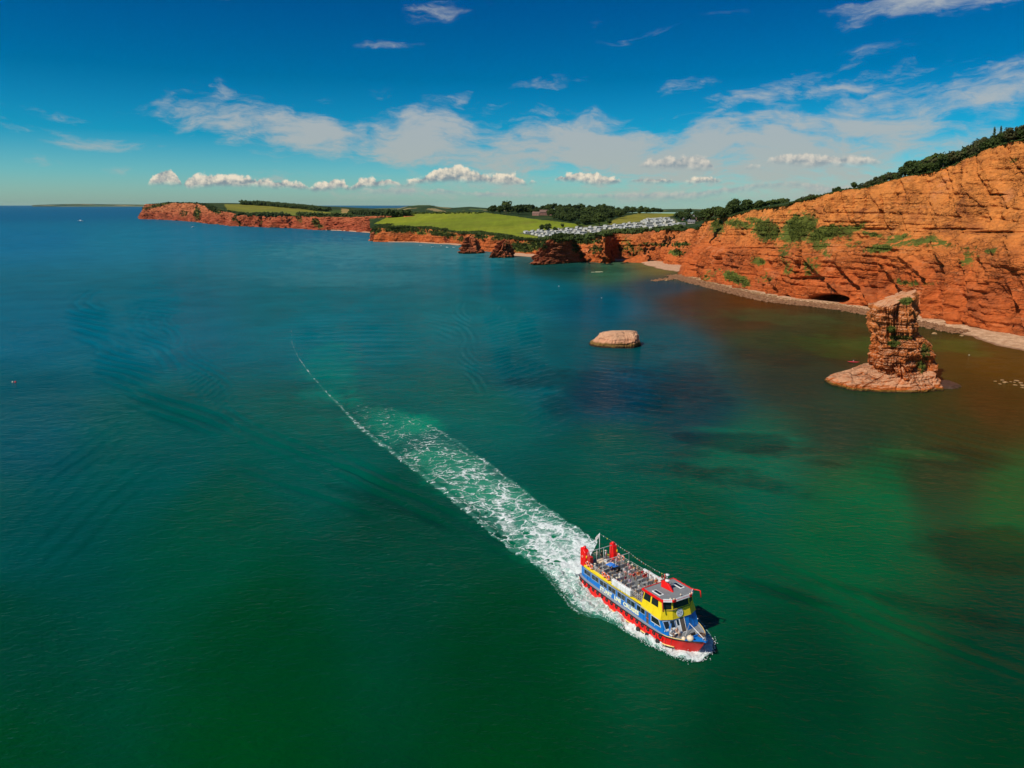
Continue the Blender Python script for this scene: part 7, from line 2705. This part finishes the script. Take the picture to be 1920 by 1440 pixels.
# bunting: stern pole - far funnel - mast
def catenary(a, b, n, sag):
    a, b = np.array(a, float), np.array(b, float)
    return [a + (b - a) * t - np.array([0, 0, 4 * sag * t * (1 - t)]) for t in np.linspace(0, 1, n)]


bu = empty("bunting")
bu.matrix_world = BMAT
path1 = catenary((-11.75, 1.2, 8.25), (-9.75, 2.4, 7.25), 8, .05)
path2 = catenary((-9.75, 2.4, 7.25), (-5.9, 2.6, 6.85), 16, .1)
path3 = catenary((-5.9, 2.6, 6.85), (5.3, .1, 8.4), 34, .25)
path4 = catenary((-1.5, 2.95, 5.6), (5.3, .1, 7.9), 22, .3)
lines = path1 + path2[1:] + path3[1:]
MB().tube(lines, .006, 4).build("line", P_WHITE, bu, True)
MB().tube(path4, .006, 4).build("line", P_WHITE, bu, True)
cols = [P_WHITE, P_YEL, P_CREAM, P_RED, P_WHITE, P_ORANGE]
rsx = random.Random(2)
for k, p in enumerate((lines[2:] + path4[1:])[::2]):
    a = rsx.uniform(-.6, .6)
    dx, dy = .07 * math.cos(a), .07 * math.sin(a)
    th = .008
    f_ = MB().hexa([(p[0] - dx, p[1] - dy, p[2]), (p[0] + dx, p[1] + dy, p[2]), (p[0] + .05, p[1], p[2] - .20)], [(p[0] - dx, p[1] - dy + th, p[2]), (p[0] + dx, p[1] + dy + th, p[2]), (p[0] + .05, p[1] + th, p[2] - .20)])
    f_.build("pennant", cols[k % 6], bu)
tag(bu, "string of small pale pennants from the stern pole past the far funnel to the mast", "bunting")
# limp flag at the stern
fl = MB()
V = []
for i in range(8):
    for j in range(6):
        V.append((-.05 - i * .10 - .03 * j, .10 * math.sin(i * 1.3 + j * .5) + 0, -.18 * j - .12 * i))
fl.add(V, [(i * 6 + j, i * 6 + j + 1, (i + 1) * 6 + j + 1, (i + 1) * 6 + j) for i in range(7) for j in range(5)])
fo = place_mesh("flag", mesh_of(fl, "flag", [simple("flag_cloth", (.72, .66, .62), .8, .4, 6)]), (-11.78, 1.2, 8.2), .4, 1, "limp pale flag drooping from the pole at the stern of the ferry", "flag")
# ------------------------------------------------------------------ people: one skinned body per pose
def skin_body(name, J, E_, Rd, root=0):
    me = bpy.data.meshes.new(name)
    me.from_pydata(J, E_, [])
    o = bpy.data.objects.new(name, me)
    COL.objects.link(o)
    sk = o.modifiers.new('skin', 'SKIN')
    sk.use_smooth_shade = True
    sv = me.skin_vertices[0].data
    for i, r in enumerate(Rd):
        sv[i].radius = (r[0], r[1]) if isinstance(r, (tuple, list)) else (r, r)
        sv[i].use_root = (i == root)
    sb = o.modifiers.new('sub', 'SUBSURF')
    sb.levels = 1
    sb.render_levels = 1
    dg = bpy.context.evaluated_depsgraph_get()
    dg.update()
    m2 = bpy.data.meshes.new_from_object(o.evaluated_get(dg))
    bpy.data.objects.remove(o)
    m2.name = name
    return m2


def pose(kind, arm='lap', lean=0.0):
    """returns joints, edges, radii; x forward, z up; seat height .43 for sitting"""
    J, E_, Rr = [], [], []

    def v(x, y, z, r):
        J.append((x, y, z))
        Rr.append(r)
        return len(J) - 1

    def ch(*ids):
        for a, b in zip(ids[:-1], ids[1:]):
            E_.append((a, b))
    hz_ = 0.52 if kind == 'sit' else 0.92
    hx = 0.15 if kind == 'sit' else 0.0
    pel = v(hx, 0, hz_, (.15, .12))
    wa = v(hx - .01 + lean * .2, 0, hz_ + .18, (.135, .10))
    che = v(hx + lean * .5, 0, hz_ + .38, (.165, .11))
    nk = v(hx + .01 + lean * .8, 0, hz_ + .52, (.06, .06))
    hd0 = v(hx + .02 + lean * .9, 0, hz_ + .61, (.075, .085))
    hd = v(hx + .03 + lean, 0, hz_ + .70, (.09, .105))
    hd1 = v(hx + .02 + lean, 0, hz_ + .79, (.06, .07))
    ch(pel, wa, che, nk, hd0, hd, hd1)
    nose = v(hx + .145 + lean, 0, hz_ + .685, .018)
    ch(hd, nose)
    for s in (-1, 1):
        sh = v(hx + lean * .5, s * .19, hz_ + .44, .062)
        ch(che, sh)
        if arm == 'up':
            el, wr, hn = (hx + .1, s * .30, hz_ + .62), (hx + .2, s * .28, hz_ + .86), (hx + .22, s * .27, hz_ + .95)
        elif arm == 'rail':
            el, wr, hn = (hx + .12, s * .30, hz_ + .22), (hx + .36, s * .26, hz_ + .26), (hx + .45, s * .25, hz_ + .25)
        elif arm == 'side':
            el, wr, hn = (hx - .04, s * .26, hz_ + .16), (hx + .02, s * .27, hz_ - .08), (hx + .04, s * .26, hz_ - .18)
        else:
            el, wr, hn = (hx + .02, s * .27, hz_ + .18), (hx + .24, s * .17, hz_ + .10), (hx + .33, s * .11, hz_ + .09)
        e1, w1, h1 = v(*el, .045), v(*wr, .032), v(*hn, .036)
        ch(sh, e1, w1, h1)
        hip = v(hx + .02, s * .095, hz_ - .03, .088)
        ch(pel, hip)
        if kind == 'sit':
            kn, an, to = v(hx + .44, s * .12, hz_ + .0, .062), v(hx + .46, s * .12, .09, .042), v(hx + .62, s * .13, .04, .035)
        else:
            st_ = .06 * s
            kn, an, to = v(st_, s * .10, .50, .062), v(st_ - .02, s * .11, .09, .042), v(st_ + .14, s * .12, .04, .036)
        ch(hip, kn, an, to)
    return J, E_, Rr


P_SKIN = simple("skin", (0.52, 0.30, 0.20), 0.6)
CLOTH = {nm: simple("cloth_" + nm, c, .85) for nm, c in dict(red=(.62, .02, .02), white=(.74, .72, .68), pink=(.68, .28, .30), blue=(.04, .10, .42), navy=(.02, .03, .09), black=(.02, .02, .022), grey=(.28, .29, .30), maroon=(.22, .02, .05),
                                                           orange=(.68, .16, .04), beige=(.50, .40, .28), khaki=(.22, .19, .12), denim=(.08, .13, .24), lilac=(.42, .34, .48), peach=(.70, .36, .22)).items()}
HAIR = {nm: simple("hair_" + nm, c, .8) for nm, c in dict(dark=(.03, .02, .015), brown=(.10, .055, .03), fair=(.38, .25, .11), grey=(.38, .36, .34)).items()}
HATM = simple("straw_hat", (.70, .62, .46), .8)


def classify(me, kind, hz_, hx, shorts=False, sleeve=0.3):
    mi = []
    for p in me.polygons:
        x, y, z = p.center
        r = 0
        ay = abs(y)
        if kind == 'sit':
            if z > hz_ + .53:
                r = 0
            elif z > hz_ + .02 and x < hx + .16 and ay < .235:
                r = 1
            elif z > hz_ + .25 and ay < .30 and x < hx + .2:
                r = 1
            elif ay < .235 and z < hz_ + .10 and z > .10 and x < hx + (.40 if shorts else .60):
                r = 2
            elif z <= .10:
                r = 3
        else:
            if z > hz_ + .53:
                r = 0
            elif z > hz_ - .02 and ay < .235:
                r = 1
            elif z > hz_ + .22 and ay < .30:
                r = 1
            elif z > (.45 if shorts else .10) and ay < .20:
                r = 2
            elif z <= .10:
                r = 3
        mi.append(r)
    me.materials.clear()
    for m in (P_SKIN, CLOTH['white'], CLOTH['denim'], P_BLACK):
        me.materials.append(m)
    me.polygons.foreach_set('material_index', mi)
    me.polygons.foreach_set('use_smooth', [True] * len(mi))
    me.update()


BOD = {}
for nm, (k, a, l) in {'sit': ('sit', 'lap', 0.0), 'sit_lean': ('sit', 'rail', .08), 'sit_up': ('sit', 'up', 0.0), 'stand': ('stand', 'side', 0.0), 'stand_rail': ('stand', 'rail', .06)}.items():
    J, E_, Rr = pose(k, a, l)
    me = skin_body("person", J, E_, Rr)
    classify(me, k, .52 if k == 'sit' else .92, .15 if k == 'sit' else 0.0, shorts=(nm in ('sit', 'stand')))
    BOD[nm] = (me, (.15 if k == 'sit' else 0) + .03 + l, (.52 if k == 'sit' else .92) + .70)


def hair_mesh(nm, m, long=False):
    mb = MB()
    seg, ring = 12, 7
    V, F = [], []
    for i in range(ring + 1):
        t = math.pi * (0.02 + (.62 if not long else .80) * i / ring)
        for k in range(seg):
            a = 2 * math.pi * k / seg
            fr = max(math.cos(a), 0)
            tt = t * (1 - .42 * fr)
            V.append((-.015 + .118 * math.sin(tt) * math.cos(a), .10 * math.sin(tt) * math.sin(a), .02 + .125 * math.cos(tt)))
    for i in range(ring):
        for k in range(seg):
            a, b = i * seg + k, i * seg + (k + 1) % seg
            F.append((a, a + seg, b + seg, b))
    mb.add(V, F)
    return mesh_of(mb, "hair", [m])


HAIRME = {k: hair_mesh(k, m, k in ('brown', 'fair')) for k, m in HAIR.items()}
hat = MB().tube([(0, 0, .045), (0, 0, .06)], .21, 16).tube([(0, 0, .055), (0, 0, .15)], [.12, .10], 14)
HATME = mesh_of(hat, "hat", [HATM])
NP = 0


def person(loc, rz, body, top, legs, hair, label, hatted=False, s=1.0, group=None, on=True):
    global NP
    me, hx, hzz = BOD[body]
    o = bpy.data.objects.new("person", me)
    COL.objects.link(o)
    if on:
        on_boat(o, loc, rz, s)
    else:
        o.location = loc
        o.rotation_euler = (0, 0, rz)
    for i, m in ((1, CLOTH[top]), (2, CLOTH[legs])):
        o.material_slots[i].link = 'OBJECT'
        o.material_slots[i].material = m
    h = bpy.data.objects.new("hat" if hatted else "hair", HATME if hatted else HAIRME[hair])
    COL.objects.link(h)
    h.parent = o
    h.location = (hx, 0, hzz)
    tag(o, label, "person", group)
    NP += 1
    return o


rp_ = random.Random(11)
TOPS = ['white', 'pink', 'red', 'grey', 'peach', 'navy', 'beige', 'white', 'lilac', 'maroon', 'orange', 'black']
side_nm = {0: "by the near rail", 1: "near side of aisle", 2: "far side of aisle", 3: "by the far rail"}
SEATX = {0: -2.45, 1: -.85, 2: .85, 3: 2.45}
# (row index, seat column, pose, top, legs, hair, hat)
SEATS = [
    (0, 3, 'sit', 'peach', 'beige', 'fair', False), (0, 0, 'sit', 'white', 'grey', 'brown', True), (1, 0, 'sit_lean', 'peach', 'navy', 'brown', False), (1, 3, 'sit', 'grey', 'khaki', 'dark', False),
    (0, 2, 'sit', 'pink', 'denim', 'fair', False), (2, 0, 'sit', 'white', 'denim', 'grey', False), (2, 3, 'sit', 'pink', 'khaki', 'brown', True), (3, 3, 'sit', 'peach', 'white', 'fair', True),
    (3, 2, 'sit', 'white', 'pink', 'dark', False), (4, 3, 'sit', 'beige', 'denim', 'fair', False), (4, 2, 'sit', 'white', 'red', 'brown', False), (3, 0, 'sit', 'maroon', 'black', 'dark', False),
    (3, 1, 'sit_lean', 'black', 'denim', 'dark', False), (4, 0, 'sit', 'beige', 'khaki', 'fair', False), (4, 1, 'sit', 'white', 'denim', 'grey', False), (5, 0, 'sit', 'pink', 'white', 'grey', True),
    (5, 1, 'sit', 'maroon', 'denim', 'dark', False), (5, 2, 'sit', 'red', 'black', 'dark', False), (5, 3, 'sit', 'red', 'denim', 'brown', False), (6, 0, 'sit', 'white', 'pink', 'fair', False),
    (6, 3, 'sit_up', 'red', 'navy', 'dark', False), (6, 1, 'sit', 'lilac', 'grey', 'dark', False), (7, 3, 'sit', 'white', 'peach', 'brown', False), (8, 3, 'sit', 'orange', 'khaki', 'fair', False),
    (7, 0, 'sit', 'pink', 'maroon', 'dark', False), (8, 0, 'sit_lean', 'white', 'navy', 'dark', False), (8, 2, 'sit', 'grey', 'black', 'brown', False), (9, 3, 'sit', 'white', 'beige', 'dark', False),
    (9, 2, 'sit', 'blue', 'white', 'dark', False), (9, 0, 'sit', 'beige', 'grey', 'grey', False), (10, 3, 'sit', 'pink', 'white', 'dark', False), (10, 2, 'sit', 'white', 'beige', 'fair', True),
    (10, 0, 'sit', 'grey', 'black', 'fair', False), (10, 1, 'sit', 'pink', 'lilac', 'brown', False), (9, 1, 'sit', 'peach', 'beige', 'grey', False), (8, 1, 'sit', 'white', 'denim', 'dark', False),
    (1, 2, 'sit', 'white', 'denim', 'dark', False), (2, 1, 'sit', 'navy', 'khaki', 'brown', False)]
rown = ["aftmost", "second", "third", "fourth", "fifth", "sixth", "seventh", "eighth", "ninth", "tenth", "foremost"]
for (rw, cl, ps, tp, lg, hr, ht) in SEATS:
    lab = f"person in {tp} top{' and hat' if ht else ''} seated on {rown[rw]} bench row, {side_nm[cl]}"
    person((BROWS[rw], SEATX[cl] + rp_.uniform(-.08, .08), ZD - .02), rp_.uniform(-.25, .25), ps, tp, lg, hr, lab, ht, rp_.uniform(.95, 1.05), "passengers on the top deck of the ferry")
# extra companions sitting close together
for (rw, y, tp, lg, hr, ht) in [(5, 1.7, 'orange', 'beige', 'brown', False), (6, 1.9, 'red', 'black', 'dark', False), (5, 2.0, 'peach', 'denim', 'fair', False), (0, 1.9, 'pink', 'denim', 'grey', False),
                                (3, 1.95, 'pink', 'white', 'grey', False), (4, 1.9, 'grey', 'red', 'fair', False), (9, 1.55, 'black', 'denim', 'dark', False), (10, 1.7, 'white', 'pink', 'brown', False), (5, -1.9, 'white', 'beige', 'fair', True), (10, -1.95, 'white', 'peach', 'dark', True)]:
    lab = f"person in {tp} top{' and hat' if ht else ''} seated mid-bench, {rown[rw]} row, {'far' if y > 0 else 'near'} half of deck"
    person((BROWS[rw], y, ZD - .02), rp_.uniform(-.2, .2), 'sit', tp, lg, hr, lab, ht, rp_.uniform(.92, 1.03), "passengers on the top deck of the ferry")
# standing people
for (x, y, rz, b, tp, lg, hr, ht, lab) in [
    (-10.2, 1.35, 3.6, 'stand', 'white', 'grey', 'fair', True, "person in white shirt and hat standing beside the far red funnel"),
    (-10.7, .85, .4, 'stand', 'black', 'black', 'brown', False, "person in black standing at the stern between the funnels"),
    (-11.1, .2, 2.8, 'stand_rail', 'beige', 'black', 'fair', False, "person leaning on the stern rail of the ferry between the funnels"),
    (3.45, -1.6, 2.2, 'stand', 'pink', 'beige', 'brown', False, "person in pink standing behind the near side of the wheelhouse"),
    (3.4, 1.2, 1.3, 'stand', 'white', 'pink', 'dark', False, "person in white leaning at the back of the wheelhouse roof, far side"),
    (3.5, -2.5, .2, 'stand', 'lilac', 'grey', 'dark', False, "person in lilac standing at the near corner behind the wheelhouse")]:
    person((x, y, ZD), rz, b, tp, lg, hr, lab, ht, 1.0)
# crew in the wheelhouse and passengers seated at the front wall
person((7.0, -.6, ZD + .1), 0, 'stand_rail', 'navy', 'navy', 'dark', "dark-clothed helmsman standing behind the wheelhouse windows")
person((9.4, -2.45, 1.60), .25, 'sit', 'white', 'black', 'fair', "person in white sitting on the foredeck under the left front window", False, 1.0)
person((9.5, -1.55, 1.60), .1, 'sit', 'peach', 'beige', 'grey', "person in peach sitting outside on the foredeck under the right front window", False, 1.0)
cr = MB().box(-.05, .4, -.75, .75, .36, .42).box(-.09, -.03, -.75, .75, .42, .85)
for xx in (0, .34):
    for yy in (-.65, .65):
        cr.box(xx - .03, xx + .03, yy - .03, yy + .03, 0, .36)
place_mesh("foredeck_bench", mesh_of(cr, "foredeck_bench", [P_WHITE], False), (9.45, -2.0, 1.62), .1, 1, "short white bench on the foredeck below the front windows", "bench")
print("people", NP)


# ------------------------------------------------------------------ small craft and buoys
def kayak(loc, rz, L, mat, label, rider=None):
    r = empty("kayak", loc, rz)
    mb = MB()
    V, F = [], []
    n, k = 17, 10
    for i in range(n):
        u = -1 + 2 * i / (n - 1)
        w = .36 * (1 - abs(u) ** 2.2) + .01
        zc = .12 + .12 * abs(u) ** 3
        for j in range(k):
            a = 2 * math.pi * j / k
            V.append((u * L / 2, w * math.cos(a), zc + (.13 if math.sin(a) > 0 else .2) * (w / .36) * math.sin(a)))
    for i in range(n - 1):
        for j in range(k):
            F.append((i * k + j, i * k + (j + 1) % k, (i + 1) * k + (j + 1) % k, (i + 1) * k + j))
    F += [tuple(range(k)), tuple(range((n - 1) * k, n * k))[::-1]]
    mb.add(V, F).build("hull", mat, r, True)
    MB().torus((0, 0, .27), .28, .03, (0, 0, 1), 16, 6).build("cockpit_rim", P_BLACK, r, True)
    tag(r, label, "kayak")
    if rider:
        c, s = math.cos(rz), math.sin(rz)
        person((loc[0] - .25 * c, loc[1] - .25 * s, loc[2] - .28), rz, 'sit_lean', rider, 'black', 'dark', rider[0:0] + f"paddler in {rider} top sitting in the {label.split()[0]} kayak", on=False)
        p = MB().tube([(-.0, -1.1, .0), (0, 1.1, .35)], .02, 5).box(-.02, .02, -1.4, -1.1, -.1, .08).box(-.02, .02, 1.1, 1.4, .28, .45)
        o = p.build("paddle", P_TEXT, None)
        o.location = (loc[0] + .35 * c, loc[1] + .35 * s, .55)
        o.rotation_euler = (0, 0, rz)
        tag(o, f"paddle held across the {label.split()[0]} kayak", "paddle")


M_KRED = simple("kayak_red", (.75, .04, .07), .35)
g = G(1600, 679)
kayak((g[0], g[1], 0.0), R(-14), 4.6, M_KRED, "red kayak on the brown water just left of the tall rock pillar", 'pink')
M_KCR = simple("boat_cream", (.75, .66, .40), .5)


def dinghy(px, py, L, rz, mat, label, mast=0.0, cabin=False, cat="boat"):
    g = G(px, py)
    r = empty("small_boat", (g[0], g[1], 0), rz)
    V, F = [], []
    n = 9
    for i in range(n):
        u = -1 + 2 * i / (n - 1)
        w = L * .19 * (1 - max(u, 0) ** 2) + .02
        for (a, z) in ((-1, .75), (-.8, -.1), (.8, -.1), (1, .75), (.85, .62), (-.85, .62)):
            V.append((u * L / 2 * (1 if z > 0 else .92), a * w, z * L * .13 + .1 * max(u, 0)))
    for i in range(n - 1):
        for j in range(6):
            F.append((i * 6 + j, i * 6 + (j + 1) % 6, (i + 1) * 6 + (j + 1) % 6, (i + 1) * 6 + j))
    F += [tuple(range(6)), tuple(range((n - 1) * 6, n * 6))[::-1]]
    MB().add(V, F).build("hull", mat, r)
    if cabin:
        MB().hexa([(-L * .12, -L * .11, L * .09), (L * .2, -L * .10, L * .09), (L * .2, L * .10, L * .09), (-L * .12, L * .11, L * .09)], [(-L * .12, -L * .10, L * .26), (L * .1, -L * .09, L * .26), (L * .1, L * .09, L * .26), (-L * .12, L * .10, L * .26)]).build("cabin", P_WHITE, r)
    if mast:
        MB().tube([(0, 0, .3), (0, 0, mast)], .06, 5).build("mast", P_WHITE, r)
    tag(r, label, cat)


dinghy(1113, 511, 4.2, .1, M_KCR, "short pale boat on the green cove water, left one of the pair")
dinghy(1124, 511, 7.0, .05, M_KCR, "longer pale boat on the green cove water, right one of the pair")
dinghy(151, 415, 22, .2, P_WHITE, "white motor boat far out on the open sea at the left", cabin=True)
dinghy(362, 426, 9, .8, P_WHITE, "tiny white boat below the cliffs of the far headland", cabin=True)
for k, (px, py, L, lab) in enumerate([(789, 460, 5, "leftmost of the small white boats moored off the headland beach"), (811, 463, 4.5, "second small white boat from the left off the headland beach, slightly nearer the camera"),
                                      (827, 461, 4.0, "third small boat in the moored row off the headland beach"), (838, 464, 4.5, "fourth small boat in the moored row, in front of the beach rocks"), (851, 464, 4.0, "fifth small boat off the beach, left of the blocky stack"), (852, 459, 3.6, "rightmost small boat, close in by the blocky red stack")]):
    dinghy(px, py, L, k * .8, P_WHITE, lab, 0)


def buoy(px, py, r, mat, label):
    g = G(px, py)
    o = MB().ball((0, 0, .1), r, r, r).tube([(0, 0, r * .8), (0, 0, r * 1.7)], r * .18, 6).build("buoy", mat, None, True)
    o.location = (g[0], g[1], 0)
    tag(o, label, "buoy")


buoy(29, 717, .30, P_RED, "small red buoy alone on the blue sea near the left edge")
buoy(24, 717, .3, P_CREAM, "tiny cream float just left of the small red buoy")
buoy(1048, 537, .32, P_WHITE, "small white buoy in the blue bay below the wedge stack")
buoy(1128, 559, .22, P_WHITE, "small pale buoy in the bay left of the cliff reflection")
buoy(642, 449, 1.2, P_TEXT, "tiny dark buoy far out below the far cliffs")
buoy(1817, 666, .16, P_WHITE, "white gull-sized float on the brown water right of the rock pillar")
# ------------------------------------------------------------------ thin sea haze
hz_mb = MB().box(-30000, 30000, -400, 36000, -4, 170)
hz_o = hz_mb.build("haze", [bpy.data.materials.new("air")])
hm = hz_o.data.materials[0]
hm.use_nodes = True
ht = NT(hm.node_tree)
ht.n.clear()
ho = ht.new('ShaderNodeOutputMaterial')
hv = ht.new('ShaderNodeVolumePrincipled')
hv.inputs['Color'].default_value = (0.60, 0.90, 1.0, 1)
hv.inputs['Density'].default_value = 0.000005
hv.inputs['Anisotropy'].default_value = 0.2
ht.l.new(hv.outputs[0], ho.inputs['Volume'])
tag(hz_o, kind='stuff')
